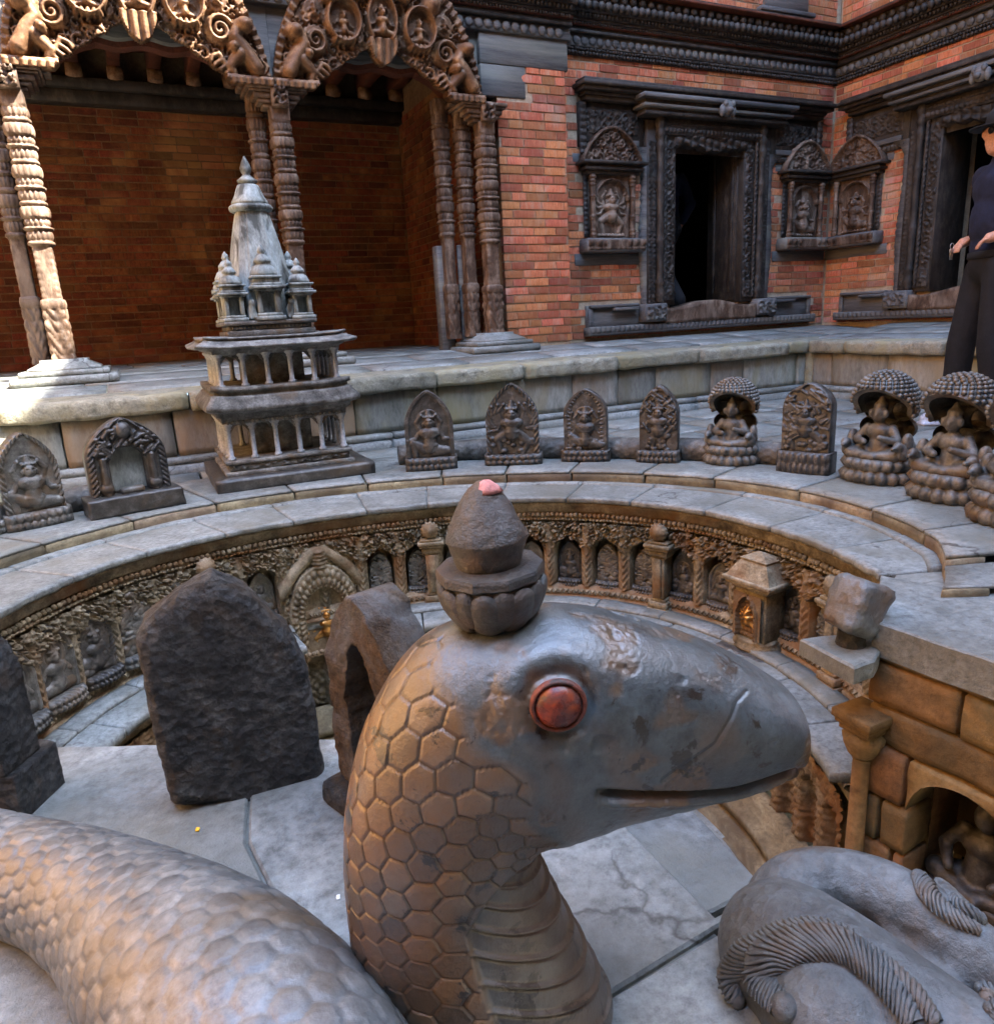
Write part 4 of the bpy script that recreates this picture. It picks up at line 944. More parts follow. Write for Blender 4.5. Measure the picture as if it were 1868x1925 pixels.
    for a, p, z0, z1 in ((.82, .17, 2.372, 2.40), (.80, .15, 2.40, 2.425), (.85, .20, 2.425, 2.45), (.83, .18, 2.45, 2.485), (.88, .235, 2.485, 2.52)):
        part('lintel_step', MB().box(-a, a, -p, .02, z0, z1, .004), 'wood_dark' if p < .2 else 'wood_plank', l)
    for a, p, z0, z1 in ((1.36, .09, 2.465, 2.50), (1.38, .11, 2.50, 2.525), (1.42, .16, 2.525, 2.555), (1.44, .19, 2.555, 2.585), (1.41, .15, 2.585, 2.615)):
        part('lintel_step', MB().box(-a, a, -p, .02, z0, z1, .004), 'wood_dark', l)
    mb = MB(); mb.ell((0, -.245, 2.44), (.06, .05, .065)); [mb.ell((sg*.04, -.27, 2.47), (.022, .025, .03)) for sg in (-1, 1)]; mb.ell((0, -.285, 2.42), (.03, .03, .025)); [mb.ell((sg*.06, -.25, 2.42), (.025, .03, .05)) for sg in (-1, 1)]
    part('lion_mask', mb, 'wood_plank', l)
    xs = np.linspace(-.55, .55, 60); zt = .80+.03*np.cos(xs*7)
    F = np.stack([np.stack([xs, 0*xs-.12, .64+(zt-.64)*k] , -1) for k in np.linspace(0, 1, 6)]); V, Q = masked_slab(F, F+[0, .22, 0], np.ones((5, 59), bool))
    part('threshold', MB().add(V, Q), 'wood_column', t)
    part('base_board', relief_panel(-1.38, 1.38, .565, .645, -.10, lambda X, Z: .008+.012*np.abs(np.sin(X*60))*(Z > .60)).box(-1.38, 1.38, -.10, .03, .566, .64, .003), 'wood_plank', t)
    # leaf of the door, folded back into the dark room
    part('door_leaf', MB().box(.385, .42, .02, .42, .82, 2.23, .004).box(.37, .386, .06, .10, .9, 2.15, .003).box(.37, .386, .30, .34, .9, 2.15, .003), 'wood_dark', t)
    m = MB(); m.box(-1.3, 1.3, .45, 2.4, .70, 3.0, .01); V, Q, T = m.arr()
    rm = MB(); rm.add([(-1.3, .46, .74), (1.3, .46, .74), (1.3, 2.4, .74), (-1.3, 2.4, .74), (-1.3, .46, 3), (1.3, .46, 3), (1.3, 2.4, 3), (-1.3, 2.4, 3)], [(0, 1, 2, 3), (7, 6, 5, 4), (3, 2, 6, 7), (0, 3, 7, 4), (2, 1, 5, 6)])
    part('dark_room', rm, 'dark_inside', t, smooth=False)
    return t
doorway('carved_doorway', 'dark carved wooden doorway in the back wing between two deity niches', (DC1, FY, 0), 0)
doorway('carved_doorway', 'dark carved wooden doorway in the side wing behind the standing man', (FX, DC2, 0), -math.pi/2)
def niche(label, loc, rz, seed, kind, arms):
    t = thing('wall_niche', label, 'niche shrine', loc, rz)
    b = part('back_panel', MB().box(-.235, .235, -.03, .04, 1.385, 1.95, .004), 'wood_dark', t)
    def f(X, Z):
        h = .012+0*X; arch = (np.abs(X) < .16-.02*np.sin((Z-1.4)*16)) & (Z < 1.70+.16*np.sqrt(np.maximum(0, 1-(X/.16)**2)))
        edge = r_ring(X, Z, 0, 1.70, .165, .165, .014, .03)*(Z > 1.70)
        return np.where(arch, 0, h)+edge
    part('arch_carving', relief_panel(-.2, .2, 1.39, 1.94, -.032, f), 'wood_column', b)
    part('figure', relief_panel(-.155, .155, 1.40, 1.85, -.03, lambda X, Z: np.maximum(r_fig(X, Z, 0, 1.43, .40, kind, random.Random(seed), arms)*1.1, r_petals(X, Z, -.14, .14, 1.415, .02, 8, .03))-.003, step=.005), 'wood_column', t)
    for sg in (-1, 1):
        part('colonnette', colonnette(MB(), sg*.205, -.07, 1.39, 1.90, .022, seed=3), 'wood_column', t)
        part('edge_strip', relief_panel(min(sg*.225, sg*.27), max(sg*.225, sg*.27), 1.40, 1.92, -.03, lambda X, Z: .01*np.abs(np.sin(Z*80))), 'wood_dark', t)
    for a, p, z0, z1 in ((.27, .09, 1.90, 1.93), (.30, .12, 1.93, 1.955), (.28, .10, 1.955, 1.975), (.33, .15, 1.975, 2.0)): part('cornice_step', MB().box(-a, a, -p, .02, z0, z1, .004), 'wood_dark', t)
    # carved pediment
    def ped(X, Z):
        z = Z-2.0; h = np.maximum(scroll(X, Z, .06, seed, .022), 0)
        for q, (a, c) in enumerate(((-.17, .07), (.17, .07), (-.1, .15), (.1, .15), (0, .205), (-.24, .04), (.24, .04), (-.13, .03), (.13, .03), (-.05, .2), (.05, .2))): h = np.maximum(h, r_spiral(X, z, a, c, .04, 1.5, .25, 1 if q % 2 else -1, q, b=.012)*1.3)
        h = np.maximum(h, r_fig(X, z, 0, .01, .15, 'seat')*1.2)
        return h
    nx, nz = 74, 40; X, Z = np.meshgrid(np.linspace(-.31, .31, nx), np.linspace(2.0, 2.30, nz)); h = ped(X, Z)
    ins = (np.abs(X)/.31)**1.7+((Z-2.0)/.285)**1.35 < 1.0; bandm = (np.abs(X)/.31)**1.7+((Z-2.0)/.285)**1.35 > .86; h = np.where(bandm, .045, h)
    F = np.stack([X, -.05-h, Z], -1); Bk = np.stack([X, 0*X+.01, Z], -1); mk = ins[:-1, :-1] & ins[1:, 1:] & ins[1:, :-1] & ins[:-1, 1:]
    V, Q = masked_slab(F, Bk, mk); part('pediment', MB().add(V, Q), 'wood_column', t)
    s = part('sill', MB().box(-.31, .31, -.14, .02, 1.27, 1.385, .012), 'wood_plank', t)
    part('sill_carving', relief_panel(-.3, .3, 1.285, 1.375, -.141, lambda X, Z: np.where(np.abs(X) < .12, .004, .025*np.abs(np.sin(X*40))*np.abs(np.sin(Z*40+1)))), 'wood_column', s)
    part('stone_band', MB().box(-.36, .36, -.012, .02, 1.17, 1.268, .004), 'wood_plank', t)
    part('stone_band', MB().box(-.36, .36, -.010, .02, 2.0, 2.07, .004), 'wood_plank', t)
    return t
niche('wooden niche with many armed dancing deity between the brick pier and the back doorway', (3.905, FY, 0), 0, 2, 'dance', 8)
niche('wooden niche with seated deity on the back wing next to the corner', (6.20, FY, 0), 0, 5, 'ease', 4)
niche('wooden niche with deity on the side wing next to the corner', (FX, 5.37, 0), -math.pi/2, 8, 'ease', 6)

# ------------------------------------------------------------------ arcade columns
def carved_post(mb, x, y, z0, z1, r, n=48, seed=0, square=True):
    H_ = z1-z0; m = int(H_/.0058); z = np.linspace(z0, z1, m); t = (z-z0)/H_
    g_ = random.Random(seed); rad = np.full(m, r); bead = np.zeros(m); sqv = np.full(m, .75)
    k = .0
    def zone(a, b): return (t >= a) & (t < b)
    rad[zone(0, .20)] *= 1.0
    w = zone(.20, .24); rad[w] *= 1.08+.12*np.sin((t[w]-.2)/.04*np.pi)
    w = zone(.24, .44); rad[w] *= .88; 
    c_ = .445; kk = 0
    while c_ < .94:
        hw_ = (.008, .017, .006, .012, .021)[kk % 5]; am_ = (.22, .10, .30, .05, .26)[kk % 5]; w = np.abs(t-c_-hw_) < hw_
        rad[w] *= .86+am_+.16*np.sqrt(np.maximum(0, 1-((t[w]-c_-hw_)/hw_)**2)); bead[w] = (.0, .09, .05, .12, .06)[kk % 5]; c_ += 2*hw_+.004; kk += 1
    w = zone(.94, 1.01); rad[w] *= 1.1
    sqv[zone(.445, .95)] = .45
    ph = np.arange(n)*2*np.pi/n; Zg, P_ = np.meshgrid(z, ph, indexing='ij'); Rr = rad[:, None]/np.maximum(np.abs(np.cos(P_)), np.abs(np.sin(P_)))**sqv[:, None]*(1+bead[:, None]*np.cos(P_*16))
    T_ = (Zg-z0)/H_
    fig = (T_ < .2)*.20*(np.abs(np.sin(T_*70+np.cos(P_*4)*2))*np.abs(np.cos(P_*4+T_*22)))+((T_ > .24) & (T_ < .44))*.05*np.abs(np.sin(T_*120))*(np.abs(np.sin(P_*2)) > .8)
    Rr = Rr*(1+fig)
    mb.grid(np.stack([x+Rr*np.cos(P_), y+Rr*np.sin(P_), Zg], -1), wrap=True, flip=True); return mb
def column(label, X, extra=0):
    t = thing('arcade_column', label, 'column', (X, AY, 0))
    b = MB(); zb = float(zplat(AY))
    for w_, z0, z1 in ((.30, -.02, .035), (.25, .035, .07)): b.box(-w_, w_, -w_*.8-.02, w_*.8+.15, zb+z0, zb+z1, .012)
    b.lathe([(.235, zb+.07), (.225, zb+.085), (.15, zb+.12), (.15, zb+.135)], 4, (0, .03, 0), rot=math.pi/4, sx=1.25, sy=1.25)
    part('stone_base', b, 'paving', t)
    z0 = zb+.13
    part('front_post', carved_post(MB(), 0, -.02, z0, 2.20, .061, seed=1), 'wood_column', t)
    part('rear_post', carved_post(MB(), -.135, .10, z0-.02, 2.36, .050, seed=2), 'wood_column', t)
    if extra: part('rear_post', carved_post(MB(), -.27, .20, z0-.03, 2.40, .050, seed=3), 'wood_column', t); part('plain_jamb', MB().box(-.36, -.24, .22, .32, zb, 1.35, .006).box(-.20, -.12, .17, .2, zb, 1.35, .006), 'wood_plank', t)
    c = MB()
    for w_, za, zz in ((.10, 2.20, 2.225), (.13, 2.225, 2.25), (.155, 2.25, 2.285), (.18, 2.285, 2.30), (.20, 2.30, 2.325)): c.box(-w_*1.05, w_*.9 if not extra else w_*.8, -w_*.62, w_*.9, za, zz, .004)
    c_ = part('capital', c, 'wood_column', t)
    part('capital_carving', relief_panel(-.05, .05, 2.20, 2.32, -.13, lambda X_, Z_: scroll(X_, Z_, .06, 2, .03)).box(-.055, .055, -.13, -.08, 2.195, 2.325, .004), 'wood_column', c_)
    part('bracket', MB().box(-.24, .22, .03, .16, 2.325, 2.36, .006), 'wood_column', t)
    return t
column('carved wooden arcade column in full sunlight at the shade line', COLX[0])
column('carved wooden arcade column behind the spire of the miniature temple', COLX[1])
column('carved wooden arcade column standing against the brick pier', COLX[2], 1)

# ------------------------------------------------------------------ carved arch panels (toranas)
def torana(label, X):
    t = thing('arch_panel', label, 'carved arch', (X, AY-.035, 2.325)); t.rotation_euler = (R(7), 0, 0)
    nx, nz = 224, 134; x = np.linspace(-.78, .78, nx); z = np.linspace(0, .92, nz); Xg, Zg = np.meshgrid(x, z); ax = np.abs(Xg)
    outer = (ax/.765)**1.9+(Zg/.91)**1.75 < 1
    jag = .012*np.sin(Zg*90)*(ax > .1)
    inner = ax+jag < .50*(1-(Zg/.335)**1.25*(Zg < .335))*(Zg < .335)
    pend = (Xg/.115)**2+((Zg-.42)/.235)**2 < 1
    ins = (outer & ~inner) | pend
    ins &= ~((Zg < .012) & (ax < .42))
    h = scroll(Xg, Zg, .075, 4, .034)-.004
    h = np.where(((ax/.765)**1.9+(Zg/.91)**1.75 > .885), .03+.012*np.sin(np.arctan2(Zg, Xg)*90), h)        # outer band
    M_ = np.maximum
    gg = random.Random(17); orn = 0*h
    for _ in range(70):
        a_, c_ = gg.uniform(.02, .74), gg.uniform(.05, .88); orn = M_(orn, r_spiral(ax, Zg, a_, c_, gg.uniform(.022, .042), gg.uniform(1.1, 1.7), .26, gg.choice((-1, 1)), gg.uniform(0, 6), b=.010))
    h = M_(h*.55, orn)
    for sg in (-1, 1):
        XS = Xg*sg
        h = M_(h, r_ell(XS, Zg, .27, .43, .115, .13, .05, .03)*.6); h = np.where(np.hypot((XS-.27)/.115, (Zg-.43)/.13) < .95, M_(h*.5, .018+r_fig(XS, Zg, .27, .335, .19, 'seat', random.Random(3))*1.2), h)
        h = M_(h, r_ring(XS, Zg, .27, .43, .11, .125, .014, .06)); h = M_(h, r_petals(XS, Zg, .19, .35, .315, .03, 5, .06))
        h = M_(h, r_ell(XS, Zg, .465, .30, .085, .085, .055, .03)*.8); h = np.where(np.hypot(XS-.465, Zg-.30) < .088, .02+r_spiral(XS, Zg, .465, .30, .08, 1.9, .2, sg, .5)*1.6, h)
        # makara: body, head, leg, tail
        h = M_(h, r_line(XS, Zg, [(.66, .10), (.60, .20), (.55, .26), (.58, .33), (.63, .35)], .05, .03, b=.03)); h = M_(h, r_ell(XS, Zg, .61, .33, .055, .045, .06, .04))
        h = M_(h, r_cap(XS, Zg, .57, .17, .50, .10, .045, .03, b=.03)); h = M_(h, r_cap(XS, Zg, .50, .10, .52, .06, .03, .025, b=.03)); h = M_(h, r_ell(XS, Zg, .53, .205, .03, .03, .04, .05))
        for q in range(4): h = M_(h, r_line(XS, Zg, [(.50, .07), (.44+.02*q, .16-.028*q), (.40+.02*q, .145-.035*q), (.375+.015*q, .10-.02*q)], .017, .012, b=.035))
        h = M_(h, r_spiral(XS, Zg, .685, .10, .05, 1.5, .22, -sg, 1.2, b=.025)); h = M_(h, r_ell(XS, Zg, .46, .47, .05, .06, .05, .025)); h = np.where(np.hypot(XS-.46, Zg-.47) < .07, .016+r_fig(XS, Zg, .46, .41, .12, 'dance')*1.3, h)
        for q in range(5): h = M_(h, r_spiral(XS, Zg, .20+.075*q, .20-.02*q+.03*(q % 2), .045, 1.3, .24, 1 if q % 2 else -1, q, b=.012))
        h = M_(h, r_line(XS, Zg, [(.10, .62), (.17, .60), (.20, .66), (.12, .70)], .04, .03, b=.03)); h = M_(h, r_ell(XS, Zg, .36, .58, .06, .07, .05, .03))
        h = np.where((Zg < .055) & (XS > .42), .055+.012*np.abs(np.sin(XS*70))*(Zg < .04), h)
    h = np.where(pend, M_(M_(h*.5, r_ring(Xg, Zg, 0, .46, .10, .15, .014, .05)), .02+r_fig(Xg, Zg, 0, .36, .22, 'seat', random.Random(5), 4)*1.2), h)
    h = np.where(pend & (Zg < .35), .03+.02*np.abs(np.sin(Xg*55)), h)
    F = np.stack([Xg, -h*1.75, Zg], -1); Bk = np.stack([Xg, 0*Xg+.035, Zg], -1)
    mk = ins[:-1, :-1] & ins[1:, 1:] & ins[1:, :-1] & ins[:-1, 1:]
    fl = Xg[:-1, :-1]*0
    def sub(name, m):
        V, Q = masked_slab(F, Bk, m); return part(name, MB().add(V, Q), 'wood_torana', t)
    xm = (Xg[:-1, :-1]+Xg[1:, 1:])/2; zm = (Zg[:-1, :-1]+Zg[1:, 1:])/2
    band = mk & ((np.abs(xm)/.765)**1.9+(zm/.91)**1.75 > .885); base = mk & (zm < .055) & (np.abs(xm) > .42); cen = mk & ((xm/.115)**2+((zm-.42)/.235)**2 < 1)
    sub('outer_band', band & ~base); sub('bracket_block', base & (xm < 0)); sub('bracket_block', base & (xm > 0)); sub('pendant', cen); sub('carved_field', mk & ~band & ~base & ~cen)
    return t
torana('sunlit carved wooden arch panel with sea monsters and scrolls over the left archway', (COLX[0]+COLX[1])/2-.02)
torana('shaded carved wooden arch panel with deities in ovals beside the brick pier', (COLX[1]+COLX[2])/2-.02)
# ================================================================== things standing round the bath
def face(b, mix=1.0, tgt=C0):
    """turn so that local -Y looks towards the bath"""
    d = np.array(tgt)-np.array(b[:2]); e = -np.array(b[:2]); d = d/np.linalg.norm(d)*mix+e/np.linalg.norm(e)*(1-mix); return math.atan2(d[0], -d[1])
def back(b, rz, k): return (b[0]-k*math.sin(rz), b[1]+k*math.cos(rz), 0)
def rim(u, v): return at(u, v, z=0.)
def rim_stele(u, v, label, mix=.6, **kw):
    b = rim(u, v); rz = face(b, mix); return stele('stone_statuette', label, back(b, rz, .06), rz, **kw)
rim_stele(80, 990, 'grey stone tablet of a deity at ease next to the empty arched tablet', w=.122, h=.40, d=.075, kind='ease', arms=4, border='flame', seed=11, mat='nagastone', spring=.55, base=.17, mix=.5)
# empty arched tablet
b = rim(262, 962); rz = face(b, .5)
t = thing('arched_tablet', 'dark stone arch tablet with empty pale recess on a broad base slab', 'tablet', back(b, rz, .085), rz)
w, h, bh = .165, .43, .085; hh = h-bh-.01
tt = np.linspace(0, 1, 110); ss = np.linspace(-1, 1, 90); T_, S_ = np.meshgrid(tt, ss, indexing='ij'); HW = w*np.maximum(arch_hw(T_, .5, 1.8), .02); X = S_*HW; Z = T_*hh
e_ = HW-np.abs(X); hole_ = (np.abs(X) < .075) & (Z < .13+.08*np.sqrt(np.maximum(0, 1-(X/.075)**2)))
rel = np.where(e_ < .03, .004+.008*np.abs(np.sin((Z+np.abs(X))*130)), 0); g_ = random.Random(4)
for _ in range(50):
    a, c = g_.uniform(-.12, .12), g_.uniform(.17, .30); rel = np.maximum(rel, r_cap(X, Z, a, c, a+g_.uniform(-.03, .03), c+g_.uniform(-.03, .03), .012, .008, .02))
for sg in (-1, 1):
    rel = np.maximum(rel, r_cap(X, Z, sg*.10, .0, sg*.10, .16, .02, .016, .025)); rel = np.maximum(rel, r_ell(X, Z, sg*.10, .03, .03, .03, .03))
rel = np.maximum(rel, r_ell(X, Z, 0, .28, .035, .04, .035)); rel = np.where(hole_, -.045, rel); rel = np.where((e_ < .004), 0, rel)
F = np.stack([X, -.035-rel, Z+bh], -1); Bk = np.stack([X, 0*X+.035, Z+bh], -1); V, Q = masked_slab(F, Bk, np.ones((109, 89), bool)); part('arch', MB().add(V, Q), 'statue', t)
part('recess_plate', MB().add([(-.07, .008, bh+.01), (.07, .008, bh+.01), (.07, .008, bh+.2), (-.07, .008, bh+.2)], [(0, 1, 2, 3)]), 'whitestone', t)
mb = MB(); V, Q = block((.40, .17, bh), (30, 6, 8), .008, .006, 30, 3); part('base', MB().add(V+[0, -.02, bh/2], Q), 'statue', t)
V, Q = block((.10, .05, .03), (6, 3, 3), .012, .002, 9, 1); part('offering_stone', MB().add(V+[0, -.03, bh+.012], Q), 'nagastone', t)
rim_stele(812, 884, 'dark stone tablet with a deity seated at ease, beside the miniature temple', w=.132, h=.415, kind='ease', arms=4, border='plain', seed=21, spring=.5)
rim_stele(965, 874, 'dark stone tablet with a dancing many armed deity under a flame edged pointed arch', w=.148, h=.425, kind='dance', arms=16, border='flame', seed=22, spring=.5, base=.13)
rim_stele(1100, 868, 'dark stone tablet with a round topped arch and seated deity of fanned arms', w=.124, h=.378, kind='ease', arms=12, border='bead', seed=23, spring=.55, power=2.2)
rim_stele(1235, 870, 'narrow dark stone tablet with a standing four armed deity', w=.106, h=.39, kind='stand', arms=4, border='busy', seed=24, spring=.55)
rim_stele(1505, 890, 'brown stone tablet crowded with small figures on a tall scaly base', w=.115, h=.405, kind='dance', arms=8, border='busy', seed=25, spring=.6, power=2.4, base=.24, mix=.75)

# serpent hooded statuettes
def hooded(u, v, label, s=1.0, mix=.85, seed=0):
    b = rim(u, v); rz = face(b, mix); t = thing('hooded_statuette', label, 'statuette', back(b, rz, .10*s), rz)
    S_ = lambda a: np.array(a)*s
    mod = lambda P, Z, r: r*(1+.11*np.abs(np.cos(P*9+(Z > .053*s)*1.57))-.05)
    part('lotus_base', MB().lathe(S_([(.10, 0), (.128, .004), (.136, .03), (.12, .048), (.108, .052), (.118, .056), (.132, .078), (.118, .098), (.09, .10)]), 144, sx=1.05, sy=.85, mod=mod), 'nagastone', t)
    m = MB(); c = lambda a, b_, ra, rb: capsule(m, S_(a), S_(b_), ra*s, rb*s)
    for sg in (-1, 1):
        c((sg*.03, -.01, .12), (sg*.09, -.05, .115), .03, .026); c((sg*.09, -.05, .115), (-sg*.02, -.075, .108), .024, .017)
        c((sg*.05, 0, .215), (sg*.085, -.02, .165), .018, .016); c((sg*.085, -.02, .165), (sg*.03, -.062, .165+.02*(sg > 0)), .016, .013)
        m.ell(S_((sg*.032, -.022, .275)), S_((.009, .012, .018)), 8, 6)
    c((0, 0, .12), (0, .0, .17), .045, .036); m.ell(S_((0, -.004, .2)), S_((.055, .036, .038)))
    c((0, 0, .23), (0, -.006, .25), .016, .015); m.ell(S_((0, -.014, .272)), S_((.029, .031, .036))); m.ell(S_((0, -.044, .268)), S_((.006, .008, .012)), 8, 6); m.ell(S_((0, -.040, .25)), S_((.012, .006, .004)), 8, 6)
    m.ell(S_((0, -.008, .305)), S_((.027, .027, .02))); c((0, -.008, .31), (0, -.004, .335), .018, .01)
    link('figure', remesh(m, .0055, 1), 'nagastone', t)
    for sg in (-1, 1):   # attendant beasts at the knees
        m = MB(); m.ell(S_((sg*.105, -.035, .125)), S_((.028, .034, .03))); m.ell(S_((sg*.105, -.06, .155)), S_((.02, .022, .022))); m.ell(S_((sg*.10, -.085, .15)), S_((.011, .016, .01))); m.ell(S_((sg*.11, .0, .16)), S_((.022, .03, .045)))
        link('attendant_beast', remesh(m, .006, 1), 'nagastone', t)
    # coiled serpent behind: stacked ribbed lumps
    for k, (z_, r_, y_) in enumerate(((.13, .075, .05), (.21, .07, .055), (.28, .058, .055))):
        th_ = np.linspace(-.1, np.pi+.1, 46); ps = np.linspace(0, 2*np.pi, 19)[:-1]; A, B = np.meshgrid(th_, ps, indexing='ij'); q = .042*(1+.05*np.sin(A*34))
        P_ = np.stack([(r_+q*np.cos(B))*np.cos(A), y_+(r_*.55+q*np.cos(B))*np.sin(A), z_+q*np.sin(B)*.95], -1)*s
        part('serpent_coil', MB().grid(P_, wrap=True), 'nagastone', t)
    # hood: open shell carrying rows of small cobra heads
    ph = np.linspace(0, 2*np.pi, 41)[:-1]; lim = np.where(np.sin(ph) < 0, 1.95-.95*(-np.sin(ph))**.7, 2.0)
    rows = []
    for k in range(12):
        th_ = lim*k/11; rows.append(np.stack([.118*np.sin(th_)*np.cos(ph), .02+.122*np.sin(th_)*np.sin(ph), .312+.122*np.cos(th_)], -1))
    rows2 = [(r_-[0, .02, .312])*.84+[0, .02, .310] for r_ in rows]
    m = MB().grid(np.array(rows)*s, wrap=True).grid(np.array(rows2)*s, wrap=True, flip=True).grid(np.array([rows[-1], rows2[-1]])*s, wrap=True, flip=True)
    hd = part('hood', m, 'nagastone', t)
    m = MB(); B = MB().ell((0, 0, 0), (.0098*s, .0098*s, .0098*s), 8, 6).arr()
    for k in range(1, 15):
        th_ = k/14.5*2.0; n = max(4, int(2*np.pi*.118*math.sin(th_)/.0205))
        for j in range(n):
            p = 2*np.pi*(j+.5*(k % 2))/n; l_ = 1.92-.95*max(0, -math.sin(p))**.7 if math.sin(p) < 0 else 1.97
            if th_ < l_: m.add(B[0]+np.array([.121*math.sin(th_)*math.cos(p), .02+.125*math.sin(th_)*math.sin(p), .312+.125*math.cos(th_)])*s, B[1])
    struct(part('cobra_heads', m, 'nagastone', hd), 'stuff')
    return t
hooded(1362, 876, 'pale serpent hooded seated statuette between the narrow standing tablet and the brown crowded tablet', .95, .75)
hooded(1622, 910, 'serpent hooded seated statuette right beside the brown crowded tablet', 1.05)
hooded(1748, 944, 'serpent hooded seated statuette, middle of the three in front of the standing man', 1.07)
hooded(1862, 990, 'serpent hooded seated statuette at the end of the row by the wide paved corner', 1.08)
rim_stele(-45, 1015, 'stone tablet at the shady end of the row next to the seated couple tablet', w=.12, h=.36, kind='seat', arms=2, border='plain', seed=31, mat='nagastone', mix=.5)

# scaled serpent body running round the bench behind the statuettes
def hexcell(U, V, s):
    """hexagon cells of width s: (distance to the cell border in units of s, cell id noise)"""
    w, h = 1.0, math.sqrt(3); u, v = U/s, V/s
    def near(ou, ov):
        cu = np.round((u-ou)/w)*w+ou; cv = np.round((v-ov)/h)*h+ov; return u-cu, v-cv, cu, cv
    a = near(0, 0); b = near(.5, h/2); k = (a[0]**2+a[1]**2) < (b[0]**2+b[1]**2)
    du = np.where(k, a[0], b[0]); dv = np.where(k, a[1], b[1]); cu = np.where(k, a[2], b[2]); cv = np.where(k, a[3], b[3])
    d = np.maximum(np.abs(du), np.abs(du)*.5+np.abs(dv)*h/2)
    n = np.sin(cu*12.9898+cv*78.233)*43758.5453; return .5-d, n-np.floor(n)
def add_attr(o, vals):
    at_ = o.data.attributes.new('cell', 'FLOAT', 'POINT'); at_.data.foreach_set('value', np.asarray(vals, np.float32).ravel())
def serpent_tube(name, path, rad, mat, scale, groove, n=72, step=.006, parent=None, flat=0):
    path = np.array(path, float); L_ = np.concatenate([[0], np.cumsum(np.linalg.norm(np.diff(path, axis=0), axis=1))]); m = int(L_[-1]/step); s_ = np.linspace(0, L_[-1], m)
    p = np.stack([np.interp(s_, L_, path[:, k]) for k in range(3)], 1); ker = np.hanning(31); ker /= ker.sum()
    pp = np.concatenate([p[:1]+(p[:1]-p[1:2])*np.arange(15, 0, -1)[:, None], p, p[-1:]+(p[-1:]-p[-2:-1])*np.arange(1, 16)[:, None]]); p = np.stack([np.convolve(pp[:, k], ker, 'valid') for k in range(3)], 1)
    r = np.interp(s_, np.linspace(0, L_[-1], len(rad)), rad); t = np.gradient(p, axis=0); t /= np.linalg.norm(t, axis=1)[:, None]
    a = np.cross(t, [0, 0, 1.]); a /= np.linalg.norm(a, axis=1)[:, None]; b = np.cross(a, t); ph = np.linspace(0, 2*np.pi, n, endpoint=False)
    S_, P_ = np.meshgrid(s_, ph, indexing='ij'); rr = r[:, None]
    d, c = hexcell(P_*np.mean(r), S_, scale); g_ = np.clip(d/.12, 0, 1); rr = rr*(1+0*P_)-groove*1.05*(1-g_)+.0009*fbm(np.stack([S_*30, P_*3, 0*S_], -1), 2, 3)
    V = p[:, None]+rr[..., None]*(np.cos(P_)[..., None]*a[:, None]+np.sin(P_)[..., None]*b[:, None])
    mb = MB().grid(V, wrap=True)
    for row in (0, -1): k = len(V[0]); mb.add(np.concatenate([V[row], [V[row].mean(0)]]), None, [(k, i, (i+1) % k) for i in range(k)])
    o = part(name, mb, mat, parent); vals = np.full(len(o.data.vertices), .5); vals[:c.size] = np.where(g_ > .5, c, .5).ravel(); add_attr(o, vals); return o
for (t0, t1), lab in (((14, 74), 'dark scaled stone serpent body lying behind the dark tablets between temple and hooded figures'), ((107, 180), 'dark scaled stone serpent body behind the pale tablets and empty arched tablet')):
    tt = np.linspace(t0, t1, 80); pth = P3(tt, rK(tt)+.40+.03*np.sin(tt*.12), 0*tt+.045)
    tag(serpent_tube('serpent_body', pth, [.058, .066, .062, .066, .058], 'snakerim', .032, .006, 48, .01), lab, 'stone serpent')

